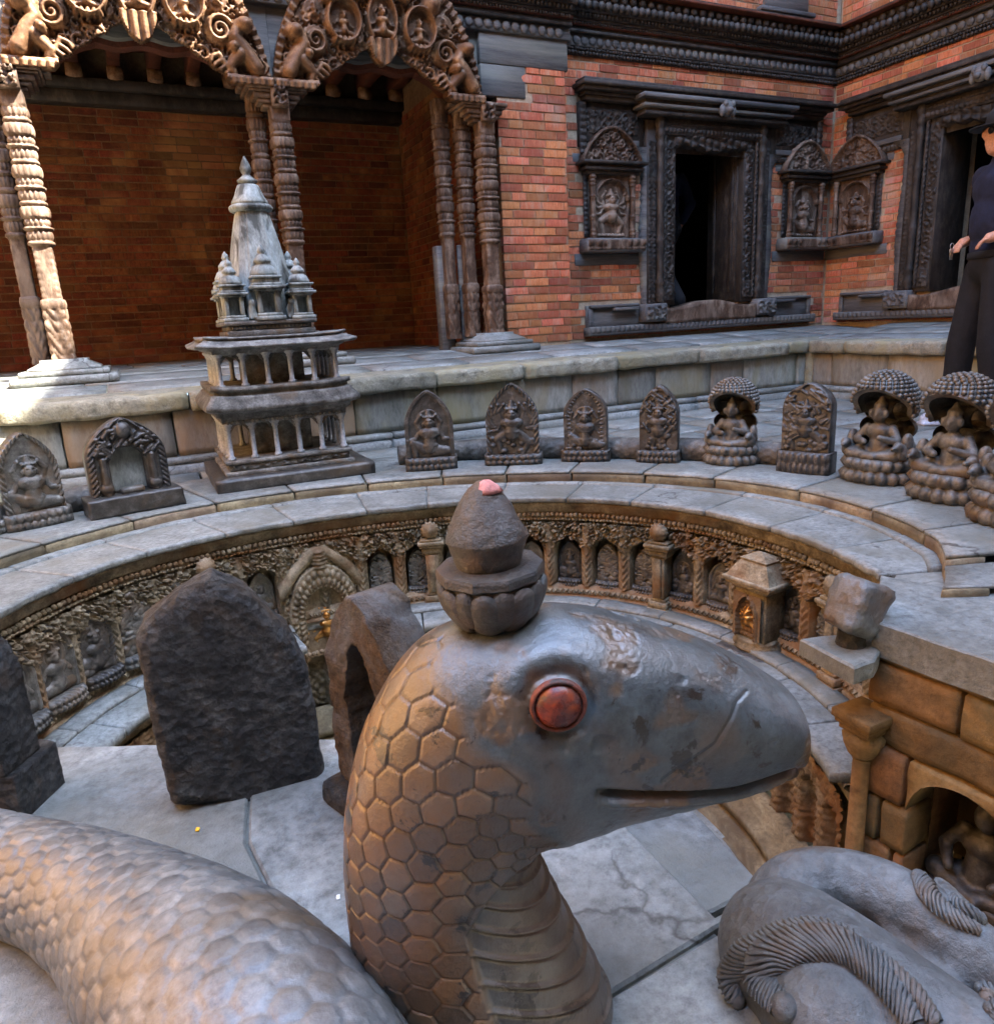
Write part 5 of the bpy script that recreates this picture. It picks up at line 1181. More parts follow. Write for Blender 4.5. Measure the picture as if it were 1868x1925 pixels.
# ------------------------------------------------------------------ miniature temple
mt = thing('miniature_temple', 'small grey stone spired temple with two pillared storeys on the bench', 'temple model', (.632, 4.08, 0))
D = .93
V, Q = block((.80, .72, .07), (16, 12, 4), .010, .005, 8, 2); part('base_slab', MB().add(V+[.015, 0, .028], Q), 'statue', mt)
V, Q, T = MB().box(-.325, .325, -.29, .29, .06, .085, .004).box(-.305, .305, -.27, .27, .085, .12, .004).box(-.32, .32, -.285, .285, .12, .14, .004).arr()
pl = part('plinth', MB().add(V, Q, T), 'shrinestone', mt)
for sx_ in ((-.30, .30),): part('plinth_carving', relief_panel(-.30, .30, .088, .118, -.272, lambda X, Z: scroll(X, Z, .05, 3, .012), .005), 'shrinestone', pl)
def storey(z0, z1, w, d, nx, ny, nm):
    cell = part('cell', MB().box(-w*.52, w*.52, -d*.5, d*.5, z0, z1, .004), 'dark_inside' if 0 else 'shrinestone', mt)
    pos = [(-w+2*w*i/(nx-1), s_*d) for i in range(nx) for s_ in (-1, 1)]+[(s_*w, -d+2*d*i/(ny-1)) for i in range(1, ny-1) for s_ in (-1, 1)]
    h_ = z1-z0
    m = MB().lathe([(.020, 0), (.020, h_*.07), (.0125, h_*.10), (.0115, h_*.80), (.018, h_*.84), (.015, h_*.87), (.026, h_*.95), (.028, h_)], 10).mesh('pillar')
    for x, y in pos: link('pillar', m, 'paleshaft', mt, loc=(x, y, z0))
    # cusped arches between the pillars
    for s_ in (-1, 1):
        xs = np.linspace(-w, w, 90); k = (xs+w)/(2*w)*(nx-1); zb = z1-.012-.045*np.abs(np.cos(np.pi*(k-.0)))**3
        F = np.stack([np.stack([xs, 0*xs+s_*d, zb], -1), np.stack([xs, 0*xs+s_*d, 0*xs+z1+.01], -1)]); V, Q = masked_slab(F, F+[0, -.012*s_, 0], np.ones((1, 89), bool)); part('arcade_arch', MB().add(V, Q), 'shrinestone', mt, smooth=False)
        ys = np.linspace(-d, d, 90); k = (ys+d)/(2*d)*(ny-1); zb = z1-.012-.045*np.abs(np.cos(np.pi*k))**3
        F = np.stack([np.stack([0*ys+s_*w, ys, zb], -1), np.stack([0*ys+s_*w, ys, 0*ys+z1+.01], -1)]); V, Q = masked_slab(F, F+[-.012*s_, 0, 0], np.ones((1, 89), bool)); part('arcade_arch', MB().add(V, Q), 'shrinestone', mt, smooth=False)
def eave(z0, z1, w, d, wo, do, name='eave'):
    e = MB(); rows = []
    h_ = z1-z0
    prof = [(w-.01, d-.01, z0-.01), (w+.012, d+.012, z0), (w+.014, d+.014, z0+.14*h_), (w+.035, d+.035, z0+.16*h_), (w+.037, d+.037, z0+.26*h_), (wo-.015, do-.015, z0+.32*h_), (wo, do, z0+.36*h_), (wo, do, z0+.47*h_), (w+.05, d+.05, z0+.68*h_), (w+.05, d+.05, z0+.74*h_), (w+.03, d+.03, z0+.76*h_), (w+.03, d+.03, z0+.86*h_), (w+.045, d+.045, z0+.88*h_), (w+.045, d+.045, z1), (w-.2, d-.2, z1+.002)]
    ns = 24
    for a, b_, z_ in prof:
        q = []
        for (x0, y0), (x1, y1) in (((-a, -b_), (a, -b_)), ((a, -b_), (a, b_)), ((a, b_), (-a, b_)), ((-a, b_), (-a, -b_))):
            for k in range(ns): f = k/ns; q.append((x0+(x1-x0)*f, y0+(y1-y0)*f, z_+.012*(abs(2*f-1))**6*(a > w+.02)))
        rows.append(q)
    P_ = np.array(rows); P_ += .003*fbm(P_*26, 3, 2)[..., None]
    e.grid(P_, wrap=True); return part(name, e, 'shrinestone', mt)
storey(.14, .325, .285, .25, 6, 6, 'lower')
eave(.325, .50, .295, .26, .375, .34)
part('dentil_row', relief_panel(-.29, .29, .318, .34, -.273, lambda X, Z: .008*(np.sin(X*260) > 0), .004), 'shrinestone', mt)
storey(.50, .66, .285, .25, 6, 6, 'upper')
eave(.66, .735, .295, .26, .385, .35)
V, Q, T = MB().box(-.215, .215, -.20, .20, .735, .765, .004).box(-.20, .20, -.185, .185, .765, .79, .003).box(-.225, .225, -.21, .21, .79, .81, .004).arr(); part('tower_base', MB().add(V, Q, T), 'shrinestone', mt)
part('rope_band', relief_panel(-.19, .19, .768, .788, -.187, lambda X, Z: .008*np.abs(np.sin(X*160)), .003), 'shrinestone', mt)
# curved tower with ribbed corners
zz = np.linspace(.81, 1.345, 70); f = (zz-.81)/.535; rr = .155*(1-.52*f**1.9)
ph = np.linspace(0, 2*np.pi, 120, endpoint=False); Zg, P_ = np.meshgrid(zz, ph, indexing='ij'); c4 = np.abs(np.cos(P_)), np.abs(np.sin(P_)); mx = np.maximum(*c4); mn = np.minimum(*c4)/mx
Rr = rr[:, None]/mx*(1-.07*(mn > .45)-.06*(mn > .68)-.06*(mn > .84)); m = MB().grid(np.stack([Rr*np.cos(P_), Rr*np.sin(P_), Zg], -1), wrap=True, flip=True)
tw = part('tower', m, 'whitestone', mt)
part('tower_collar', MB().lathe([(.078, 1.335), (.10, 1.345), (.104, 1.358), (.098, 1.368), (.088, 1.372)], 48, mod=lambda P, Z, r: r*(1+.03*np.cos(P*24)), sq=.25), 'whitestone', tw)
part('bell', MB().lathe([(.088, 1.372), (.09, 1.385), (.074, 1.41), (.058, 1.45), (.05, 1.465), (.044, 1.468)], 32), 'whitestone', tw)
part('finial', MB().lathe([(.03, 1.465), (.048, 1.478), (.05, 1.487), (.026, 1.505), (.018, 1.515), (.027, 1.53), (.028, 1.545), (.016, 1.575), (.003, 1.60)], 20), 'whitestone', tw)
def turret(x, y, s, rot, deep=True):
    sh = link('turret', None, parent=mt, loc=(x, y, .81)); sh.rotation_euler = (0, 0, rot)
    k = lambda *a: np.array(a)*s
    m = MB()
    for w_, z0, z1 in ((.072, 0, .02), (.06, .02, .035)): m.box(-w_*s, w_*s, -w_*s, w_*s, z0*s, z1*s, .003)
    for sg in (-1, 1): m.box(sg*.044*s-.012*s, sg*.044*s+.012*s, -.056*s, .05*s, .035*s, .14*s, .003)
    m.box(-.045*s, .045*s, .0, .05*s, .035*s, .14*s, .003)
    part('niche_body', m, 'whitestone', sh)
    xs = np.linspace(-.034, .034, 20)*s; zb = (.115*s+.018*s*np.sqrt(np.maximum(0, 1-(xs/(.036*s))**2))); F = np.stack([np.stack([xs, 0*xs-.05*s, zb], -1), np.stack([xs, 0*xs-.05*s, 0*xs+.142*s], -1)]); V, Q = masked_slab(F, F+[0, .02, 0], np.ones((1, 19), bool)); part('niche_arch', MB().add(V, Q), 'whitestone', sh, smooth=False)
    m = MB()
    for w_, z0, z1 in ((.066, .14, .15), (.086, .15, .165), (.072, .165, .178), (.062, .178, .20), (.075, .20, .212)): m.box(-w_*s, w_*s, -w_*s, w_*s, z0*s, z1*s, .003)
    part('turret_cornice', m, 'whitestone', sh)
    part('turret_dome', MB().lathe(k(*[(.062, .212), (.064, .225), (.05, .255), (.03, .27), (.042, .278), (.04, .29), (.024, .31), (.014, .318), (.02, .328), (.014, .345), (.002, .362)]).reshape(-1, 2), 28, mod=lambda P, Z, r: r*(1+.05*np.cos(P*12)*(Z < .26*s))), 'whitestone', sh)
for x, y, s_, r_ in ((0, -.145, 1.0, 0), (.155, 0, .95, math.pi/2), (-.155, 0, .95, -math.pi/2), (0, .145, .95, math.pi), (-.165, -.15, .82, 0), (.165, -.15, .82, 0), (.165, .15, .8, math.pi), (-.165, .15, .8, math.pi)): turret(x, y, s_, r_)
for x in (-.085, .105):
    m = MB(); y = -.175; capsule(m, (x, y, .83), (x, y-.005, .87), .02, .018); m.ell((x+.005, y-.01, .895), (.018, .018, .02)); capsule(m, (x+.015, y, .86), (x+.02, y-.02, .82), .008, .007); capsule(m, (x-.015, y+.005, .86), (x-.01, y-.02, .82), .008, .007)
    link('guardian_figure', remesh(m, .006, 1), 'whitestone', mt)

# ------------------------------------------------------------------ tablets set in the niches of the bath wall
kinds = [('seat', 2, 'plain', 'seated deity tablet'), ('seat', 12, 'flame', 'many armed seated tablet'), ('stand', 4, 'busy', 'standing deity tablet'), ('ease', 8, 'bead', 'lounging deity tablet')]
protos = {}
def wall_hit(u, v, off=.045):
    d = ray(u, v); best = None
    for t_ in np.arange(1.2, 5, .004):
        p = CAM+d*t_; q = p[:2]-C0; a_ = math.degrees(math.atan2(q[1], q[0]))
        if a_ < -60: a_ += 360
        if np.hypot(*q) > float(rH(a_))+off and p[2] < -.1 and p[1] > 1.0: return p, a_
    return p, a_
SHR = [SPOUT, wall_hit(1445, 1110)[1], wall_hit(1247, 1090)[1], wall_hit(812, 1050)[1], wall_hit(1590, 1120)[1]]
FLOWER = wall_hit(378, 1080)[1]
marks = sorted([(SHR[0], 'the serpent hood shrine'), (SHR[1], 'the little roofed shrine'), (SHR[2], 'the dark rosette pillar'), (SHR[3], 'the wheel rosette pillar'), (SHR[4], 'the bud topped pillar'), (FLOWER, 'the flower rosette pillar'), (999, 'the stair'), (-99, 'the brown stair wall')])
ORD = ['first', 'second', 'third', 'fourth', 'fifth', 'sixth', 'seventh', 'eighth', 'ninth', 'tenth']; cnt = {}
for i in range(NB):
    ta = float(th_of((i+.5)*BAY))
    if abs(ta-SHR[0]) < 6 or abs(ta-SHR[1]) < 3.5 or ta > 172: continue
    k = (i*7+i//3) % 4; kd, ar, bo, lab = kinds[k]; lo = max(x for x in marks if x[0] < ta); hi = min(x for x in marks if x[0] >= ta); cnt[lo] = cnt.get(lo, 0)+1; lab = lab+', '+ORD[cnt[lo]-1]+' niche from '+lo[1]+(' to '+hi[1] if hi[0] < 900 and lo[0] > -90 else '')+(' upwards' if 0 else ''); P_ = P3(ta, float(WALL(ta))+(.04 if ta < 108 else .012), -.512); rz = face(P_, 1.0)
    if k not in protos: protos[k] = stele('niche_tablet', lab, tuple(P_), rz, w=.060, h=.222, d=.03, kind=kd, arms=ar, border=bo, seed=40+k, mat='statue' if k % 2 else 'nagastone', res=(48, 66), group='deity tablets in the niches of the bath wall', cat='tablet', spring=.55)
    else: c = copy_tree(protos[k]); c.location = tuple(P_); c.rotation_euler = (0, 0, rz); q_ = 1.36 if ta > 108 else 1.0; c.scale = (q_, q_, q_*(.95+.1*rng.random())); c['label'] = lab
# engaged pillars with rosettes
for ta, lab in ((SHR[2], 'dark engaged pillar with round rosette on the bath wall, flanked by seated tablets'), (SHR[3], 'engaged pillar with wheel rosette on the bath wall behind the lotus bud crest'), (SHR[4], 'engaged pillar with bud finial on the bath wall beside the broken ledge'), (FLOWER, 'engaged pillar with flower rosette on the bath wall above the dark upright stone')):
    P_ = P3(ta, float(WALL(ta))-.005, 0); rz = face(P_, 1.0); t = thing('wall_pillar', lab, 'pillar', tuple(P_), rz)
    part('shaft', MB().box(-.030, .030, -.05, .04, -.50, -.31, .004).box(-.018, .018, -.06, .0, -.49, -.31, .004), 'pitstone', t)
    mb = MB(); [mb.box(-w_, w_, -w_-.01, .04, z0, z1, .003) for w_, z0, z1 in ((.034, -.312, -.30), (.045, -.30, -.272), (.056, -.272, -.26), (.062, -.26, -.243), (.05, -.243, -.23))]; part('capital', mb, 'pitstone', t)
    mb = MB(); [mb.box(-w_, w_, -w_-.012, .04, z0, z1, .003) for w_, z0, z1 in ((.036, -.515, -.50), (.046, -.545, -.515), (.052, -.562, -.545))]; part('foot', mb, 'pitstone', t)
    mb = MB(); mb.lathe([(.040, -.012), (.042, .0), (.034, .012), (.02, .016), (.014, .022), (.004, .024)], 32, mod=lambda P, Z, r: r*(1+.12*np.cos(P*13)*(r > .025))); V, Q, T = mb.arr(); V = np.stack([V[:, 0], -V[:, 2]-.05, V[:, 1]-.188], 1); part('rosette', MB().add(V, Q, T), 'pitstone', t)

# gilded figure under a great serpent hood (the spout shrine)
P_ = P3(SHR[0], float(WALL(SHR[0]))-.01, 0); rz = face(P_, 1.0)
t = thing('spout_shrine', 'arched serpent hood shrine with leaf scales and gilded figure in the bath wall', 'shrine', (P_[0], P_[1], -.20+.20*1.5), rz); t.scale = (1.3, 1.2, 1.5)
ns, nt = 120, 120; X, Z = np.meshgrid(np.linspace(-.15, .15, ns), np.linspace(-.56, -.20, nt)); zc = -.42
r_ = np.hypot(X/.118, (Z-zc)/.15); up_ = Z > zc-.02; r_ = np.where(up_, r_, np.abs(X)/.118)
hood = (r_ < 1) & (r_ > .60); an = np.arctan2(Z-zc, X)
d_, c_ = hexcell(an*.125, r_*.10, .021); h = np.where(hood, .028+.012*np.clip(d_/.3, 0, 1)*1.0, 0)
h = np.where(r_ <= .60, -.03+.008*np.abs(np.sin(an*26)), h); h = np.where((r_ > 1) & (r_ < 1.07) & up_, .03, h)
for sg in (-1, 1): h = np.maximum(h, r_line(X*sg, Z, [(.14, -.33), (.09, -.27), (.03, -.225), (0, -.21)], .02, .016, b=.012)*(r_ > 1.05))
for q in range(5): h = np.maximum(h, r_ell(X, Z, 0, -.265+.012*q, .03-.002*q, .008, .03, .012)*(r_ > 1.0))
h = np.maximum(h, np.where((r_ > 1.07), scroll(X, Z, .05, 3, .014), -1))
part('hood', MB().grid(np.stack([X, -h, Z], -1)), 'pitstone', t)
X, Z = np.meshgrid(np.linspace(-.065, .065, 60), np.linspace(-.56, -.36, 80)); r_ = np.hypot(X/.07, (Z-zc)/.088); inb = (r_ < 1) | ((Z < zc) & (np.abs(X) < .066)); an = np.arctan2(Z-zc, X)
F = np.stack([X, .022-.006*np.abs(np.sin(an*22)), Z], -1); part('ribbed_back', MB().add(*patch(F, inb[:-1, :-1] & inb[1:, 1:])), 'bronze', t)
f = r_fig(X, Z, .005, -.545, .17, 'dance', random.Random(2), 4); mk = f > .002; part('gilded_figure', MB().add(*patch(np.stack([X, .012-f*1.3, Z], -1), mk[:-1, :-1] | mk[1:, 1:])), 'bronze', t)
# little roofed shrine
P_ = P3(SHR[1], float(WALL(SHR[1]))-.05, 0); rz = face(P_, 1.0)
t = thing('aedicule', 'small roofed stone shrine with gilded figure in pointed niche on the bath wall ledge', 'shrine', tuple(P_), rz)
b_ = MB(); b_.box(-.075, .075, -.055, .06, -.52, -.315, .004); part('body', b_, 'pitstone', t)
X, Z = np.meshgrid(np.linspace(-.066, .066, 60), np.linspace(-.51, -.325, 70)); arch = (np.abs(X) < .048*np.sqrt(np.maximum(0, 1-np.clip((Z+.42)/.085, 0, 1)**1.5)))
h = np.where(arch, .002, .018); e_ = np.abs(np.abs(X)-.048*np.sqrt(np.maximum(0, 1-np.clip((Z+.42)/.085, 0, 1)**1.5))) < .006; h = np.where(e_, .026, h); h = np.where(arch, h+.008*np.abs(np.sin(X*160))*np.abs(np.sin(Z*160)), h)
part('front', MB().grid(np.stack([X, -.056-h, Z], -1)), 'pitstone', t)
f = r_fig(X, Z, 0, -.485, .115, 'dance', random.Random(2), 8)*1.4; mk = f > .002; part('gilded_figure', MB().add(*patch(np.stack([X, -.058-f, Z], -1), mk[:-1, :-1] | mk[1:, 1:])), 'bronze', t)
m = MB(); [m.box(-w_, w_, -w_*.8, .06, z0, z1, .003) for w_, z0, z1 in ((.085, -.315, -.30), (.105, -.30, -.288), (.115, -.288, -.27))]; part('eave', m, 'pitstone', t)
part('roof', MB().lathe([(.15, -.27), (.14, -.262), (.10, -.215), (.085, -.205), (.09, -.195), (.05, -.18), (.01, -.17)], 4, (0, 0, 0), rot=math.pi/4, sy=.75), 'pitstone', t, smooth=False)
part('foot_moulding', MB().lathe([(.10, -.56), (.105, -.55), (.085, -.535), (.09, -.525), (.07, -.515)], 40, (0, -.01, 0), sy=.8), 'pitstone', t)
V, Q = block((.24, .16, .05), (10, 6, 3), .008, .004, 9, 7); part('base_slab', MB().add(V+[0, -.05, -.585], Q), 'statue', t)
m = MB(); n = 60; x = np.linspace(-.13, .13, n); ph = np.linspace(0, 2*np.pi, 17)[:-1]; A, B = np.meshgrid(x, ph, indexing='ij'); q = .026*(1+.22*np.abs(np.sin(A*110+B))); m.grid(np.stack([A, -.135+q*np.cos(B), -.625+q*np.sin(B)], -1), wrap=True); m.ell((-.13, -.135, -.625), (.02, .03, .03)); m.ell((.13, -.135, -.625), (.02, .03, .03)); part('carved_roll', m, 'pitstone', t)

# ------------------------------------------------------------------ rough stones on the near platform
def rough_stone(name, label, loc, rz, w, h, d, seed, tilt=(0, 0), mat='rough_dark', spring=.5, power=1.9, bulge=.02, cat='stone'):
    t_ = np.linspace(0, 1, 80); s_ = np.linspace(-1, 1, 60); T_, S_ = np.meshgrid(t_, s_, indexing='ij'); HW = w*np.maximum(arch_hw(T_, spring, power), .10)*(.93+.07*T_/spring*(T_ < spring)+.07*(T_ >= spring)); X = S_*HW; Z = T_*h
    rnd = np.sqrt(np.maximum(0, 1-np.abs(S_)**5))*np.sqrt(np.maximum(.0, 1-T_**10))
    fr = (d*.5)*(.35+.65*rnd)+bulge*rnd; nz = lambda k: .022*fbm(np.stack([X*9, Z*9, 0*X+k], -1), seed+k, 4)+.007*fbm(np.stack([X*42, Z*42, 0*X+k], -1), seed+k, 3)
    F = np.stack([X+nz(3), -fr-nz(1), Z], -1); Bk = np.stack([X+nz(3), fr+nz(2), Z], -1); Bk[:, [0, -1]] = F[:, [0, -1]]*.5+Bk[:, [0, -1]]*.5; F[:, [0, -1]] = Bk[:, [0, -1]]
    V, Q = masked_slab(F, Bk, np.ones((79, 59), bool)); o = part(name, MB().add(V, Q), mat); o.location = loc; o.rotation_euler = (tilt[0], tilt[1], rz); return tag(o, label, cat) if label else o
def outline_stone(name, label, px, base_px, d, bevel, mat, seed, cat='tablet', rz=None, amp=.006):
    """upright slab with the given face outline: pixels are laid on an upright plane through its foot"""
    b = at(*base_px, z=L0); n = np.array([b[0], b[1], 0]); n /= np.linalg.norm(n)
    if rz is not None: n = np.array([math.sin(rz), math.cos(rz), 0])
    px = [(a_[0]+(b_[0]-a_[0])*k/8, a_[1]+(b_[1]-a_[1])*k/8) for a_, b_ in zip(px, px[1:]+px[:1]) for k in range(8)]
    ex = np.array([n[1], -n[0], 0]); pts = np.array([on_plane(u_, v_, b, n) for u_, v_ in px]); q = np.stack([(pts-b)@ex, pts[:, 2]-L0], 1)
    c = np.array([q[:, 0].mean(), q[:, 1].max()*.45]); an = np.unwrap(np.arctan2(q[:, 1]-c[1], q[:, 0]-c[0])); r = np.hypot(*(q-c).T)
    if an[-1] < an[0]: an, r = an[::-1], r[::-1]
    A = np.linspace(0, 2*np.pi, 280, endpoint=False)+an[0]; an2 = np.concatenate([an, [an[0]+2*np.pi]]); r2 = np.concatenate([r, r[:1]]); RR = np.interp(A, an2, r2)
    ker = np.array([.2, .6, .2]); RR = np.convolve(np.concatenate([RR[-1:], RR, RR[:1]]), ker, 'valid')
    rows = []
    for rho, y in [(0, 0)]+[(k/26, 0) for k in range(1, 23)]+[(.88, .0), (.92, .004), (.96, bevel*.35), (.985, bevel*.7), (1.0, bevel)]+[(1.0, bevel+(d-2*bevel)*k/8) for k in range(1, 9)]+[(.97, d-bevel*.4), (.9, d), (.5, d), (.001, d)]:
        rr = RR*rho; rows.append(np.stack([c[0]+rr*np.cos(A), 0*A+y, c[1]+rr*np.sin(A)], -1))
    P_ = np.array(rows); nz = fbm(P_*14, seed, 4)*amp*2.2+fbm(P_*55, seed+3, 3)*amp*1.3; dirv = P_-np.array([c[0], d/2, c[1]]); dirv /= np.linalg.norm(dirv, axis=2, keepdims=True)+1e-6
    P_ = P_+dirv*nz[..., None]; P_[..., 2] = np.maximum(P_[..., 2], -.02)
    o = part(name, MB().grid(P_, wrap=True), mat); o.location = (b[0], b[1], L0-.022); o.rotation_euler = (0, 0, math.atan2(ex[1], ex[0])); return tag(o, label, cat)
outline_stone('upright_stone', 'large dark rough hewn upright stone tablet seen from behind on the platform', [(252, 1198), (268, 1156), (330, 1098), (395, 1062), (460, 1092), (540, 1166), (580, 1240), (604, 1400), (616, 1482), (470, 1507), (318, 1503), (300, 1420), (266, 1290)], (465, 1500), .085, .022, 'rough_dark', 3)
# ================================================================== the great stone serpent in the foreground
def catmull(P, m):
    P = np.asarray(P, float); n = len(P); Q = np.vstack([2*P[0]-P[1], P, 2*P[-1]-P[-2]]); u = np.linspace(0, n-1, m); i = np.minimum(u.astype(int), n-2); f = (u-i)[:, None]
    a, b, c, d = Q[i], Q[i+1], Q[i+2], Q[i+3]
    return .5*((2*b)+(c-a)*f+(2*a-5*b+4*c-d)*f**2+(3*b-a-3*c+d)*f**3), u
SP0 = np.array([.27, .65, 0]); SN = np.array([.37, .93, 0]); SN = SN/np.linalg.norm(SN); SE = np.array([SN[1], -SN[0], 0])
def sg_plane(u, v, off=0): return on_plane(u, v, SP0+SN*off, SN)
serp = thing('stone_serpent', 'great grey stone serpent with red eye, hexagon scales and lotus bud crest beside the stair', 'stone serpent', (.27, .65, L0))
def child(o): o.location = (-.27, -.65, -L0); return o      # parts are made in place
sec = [  # back or top pixel, throat or jaw pixel, half width in metres
    ((707, 2079), (1282, 2060), .128), ((696, 1959), (1196, 1950), .122), ((674, 1850), (1146, 1850), .115), ((656, 1740), (1090, 1744), .107), ((647, 1630), (1040, 1653), .102), ((650, 1520), (1014, 1594), .101),
    ((673, 1401), (1008, 1576), .101), ((719, 1295), (1016, 1567), .101), ((783, 1212), (1034, 1561), .10), ((861, 1172), (1070, 1556), .098), ((955, 1152), (1110, 1540), .095), ((1046, 1146), (1155, 1524), .092),
    ((1128, 1154), (1209, 1511), .089), ((1224, 1178), (1273, 1496), .084), ((1321, 1210), (1341, 1478), .077), ((1402, 1247), (1402, 1458), .070), ((1450, 1276), (1447, 1435), .063), ((1478, 1294), (1474, 1424), .055), ((1490, 1314), (1487, 1408), .043), ((1496, 1338), (1494, 1384), .016)]
O_ = np.array([sg_plane(*s[0]) for s in sec]); I_ = np.array([sg_plane(*s[1]) for s in sec]); Wd = np.array([[s[2]] for s in sec])
big, uu = catmull(np.hstack([O_, I_, Wd]), 2000)
mid = big[:, :3]*.55+big[:, 3:6]*.45; Ls = np.concatenate([[0], np.cumsum(np.linalg.norm(np.diff(mid, axis=0), axis=1))])
NR, NC = 650, 390
tgt = np.linspace(0, Ls[-1], NR); sel = np.stack([np.interp(tgt, Ls, big[:, k]) for k in range(7)], 1); tt = np.interp(tgt, Ls, uu)
Oo, Ii, Ww = sel[:, :3], sel[:, 3:6], sel[:, 6]; Cc = (Oo+Ii)/2; Aa = np.linalg.norm(Oo-Ii, axis=1)/2; Ov = (Oo-Ii)/(2*Aa[:, None])
ph = np.linspace(0, 2*np.pi, NC, endpoint=False); T_, P_ = np.meshgrid(tt, ph, indexing='ij'); S_ = np.repeat(tgt[:, None], NC, 1)
pa = np.abs((P_+np.pi) % (2*np.pi)-np.pi)                                 # 0 at the back, pi at the throat
cs, sn_ = np.cos(P_), np.sin(P_)
head = np.clip((T_-8)/3, 0, 1)
ca = np.sign(cs)*np.abs(cs)**(1-.12*head); sa = np.sign(sn_)*np.abs(sn_)**(1-.16*head)
X = Cc[:, None]+Aa[:, None, None]*ca[..., None]*Ov[:, None]+Ww[:, None, None]*sa[..., None]*SN
nrm = cs[..., None]/Aa[:, None, None]*Ov[:, None]+sn_[..., None]/Ww[:, None, None]*SN; nrm /= np.linalg.norm(nrm, axis=2, keepdims=True)
phb = np.interp(T_, [0, 4.2, 5.6, 7, 9], [R(96), R(98), R(128), R(150), R(165)])          # edge between scales and belly
edge_t = 8.55+.25*np.sin(pa*9)+.35*np.cos(pa*4)-1.0*np.clip((.5-pa), 0, 1)+.55*np.clip((pa-1.7), 0, 1)
scaled = np.clip((edge_t-T_)/.12, 0, 1)*np.clip((phb-pa)/.04, 0, 1)
arc = pa*(.55*Aa+.45*Ww)[:, None]*.98
sg = np.where(P_ < np.pi, 1, -1)
wob = .0035*fbm(np.stack([S_*22, arc*22*sg, 0*S_], -1), 41, 2)*2; wob2 = .0035*fbm(np.stack([S_*22, arc*22*sg, 0*S_+5], -1), 43, 2)*2
d_, cid = hexcell(S_*(1+.12*np.cos(pa)*np.clip((T_-3.5)/3, 0, 1))+wob, arc*sg+wob2, .0335)
dw = .5*fbm(np.stack([S_*40, P_*6, 0*S_], -1), 31, 2); gro = np.clip(d_/(.044+.02*dw), 0, 1)
disp = scaled*(-.0030*(1-gro**.9)+.0010*(cid-.5)*gro*np.clip(d_/.2, 0, 1))
belly = np.clip((pa-phb)/.05, 0, 1)*np.clip((6.2-T_)/.6, 0, 1)
rg = ((S_+.10*(pa-1.7)**2*0+.045*np.cos((pa-np.pi)*1.2))/.036) % 1-.5
disp = disp+belly*(-.006+.0048*np.exp(-(rg/.065)**2)-.0026*np.exp(-((rg+.14)/.06)**2))
# mouth
P2 = X.reshape(-1, 3)
def project(Pw): q = Pw-CAM; return PW/2+PF*(q@AX_R)/(q@AX_F), PH/2+PF*(q@AX_D)/(q@AX_F)
us, vs = project(P2); us = us.reshape(T_.shape); vs = vs.reshape(T_.shape); nearside = P_ > np.pi
mv = np.interp(us, [1090, 1200, 1300, 1380, 1440, 1475, 1500], [1493, 1499, 1499, 1490, 1472, 1458, 1450]); dv = np.where(nearside & (pa > .9) & (pa < 2.5), np.abs(vs-mv), 1e9)
pg_row = pa[np.arange(NR), np.argmin(dv, 1)]; pg_row = np.where(tt > 10.2, pg_row, R(120)); ker = np.ones(23)/23; pg_row = np.convolve(np.pad(pg_row, 11, 'edge'), ker, 'valid'); phg = pg_row[:, None]
mo = np.clip((T_-10.45)/.45, 0, 1)*np.clip((17.2-T_)/.8, 0, 1); dm = (pa-phg)*(.5*Aa+.5*Ww)[:, None]
disp = disp+mo*(-.013*np.exp(-(dm/.0045)**2)+.0045*np.exp(-((dm-.010)/.005)**2)-.002*np.clip((dm-.014)/.03, 0, 1)*np.clip((18.2-T_), 0, 1))
# low brow, cheek line, chips and pits
def poly_d(pts):
    o = np.full(T_.shape, 1e9)
    for (a, b), (c, d) in zip(pts[:-1], pts[1:]):
        vx, vy = c-a, d-b; q = np.clip(((us-a)*vx+(vs-b)*vy)/(vx*vx+vy*vy), 0, 1); o = np.minimum(o, np.hypot(us-a-q*vx, vs-b-q*vy))
    return o
dc = poly_d([(1245, 1468), (1300, 1432), (1345, 1400), (1375, 1350), (1385, 1320), (1402, 1300)]); disp = disp-nearside*(.0016*np.exp(-(dc/3.2)**2)-.0004*np.exp(-((dc-9)/6)**2))
de = np.hypot(us-1048, vs-1322); disp = disp+nearside*(-.004*np.exp(-((de-58)/12)**2)+.005*np.exp(-((de-95)/30)**2))
face_ = np.clip((T_-edge_t)/.3, 0, 1)
nz = fbm(X*34, 4, 4); pit = np.clip((vnoise(X*62, 9)*.6+vnoise(X*23, 3)*.6-.80)/.12, 0, 1); clus = np.clip((vnoise(X*21, 51)*.7+vnoise(X*55, 57)*.4-.62)/.1, 0, 1); rag = np.clip(fbm(X*190, 53, 3)*2.6+.3, 0, 1); disp = disp-face_*.0035*pit*np.clip(fbm(X*7, 11, 2)*5+.6, 0, 1)-face_*.0017*clus*rag+.0025*fbm(X*11, 2, 3)+.0012*nz
X = X+nrm*disp[..., None]
m = MB().grid(X, wrap=True)
m.add(np.concatenate([X[-1], [X[-1].mean(0)]]), None, [(NC, (i+1) % NC, i) for i in range(NC)])
body = child(part('body', m, 'snake', serp)); vals = np.full(len(body.data.vertices), .5); vals[:cid.size] = np.where((scaled > .5) & (gro > .6), cid, .5).ravel(); add_attr(body, vals)
zn_ = np.clip((T_-0)/1, 0, 1)*np.clip((edge_t+.25-T_)/.5, 0, 1)*np.clip(1.15-belly*.75, 0, 1); strk = np.clip((T_-edge_t)/.3, 0, 1)*np.clip(np.sin(S_*85+fbm(X*9, 21, 2)*8)*.6+.1, 0, 1)*np.clip((pa-1.15)/.5, 0, 1)*np.clip((13.5-T_)/1.5, 0, 1)
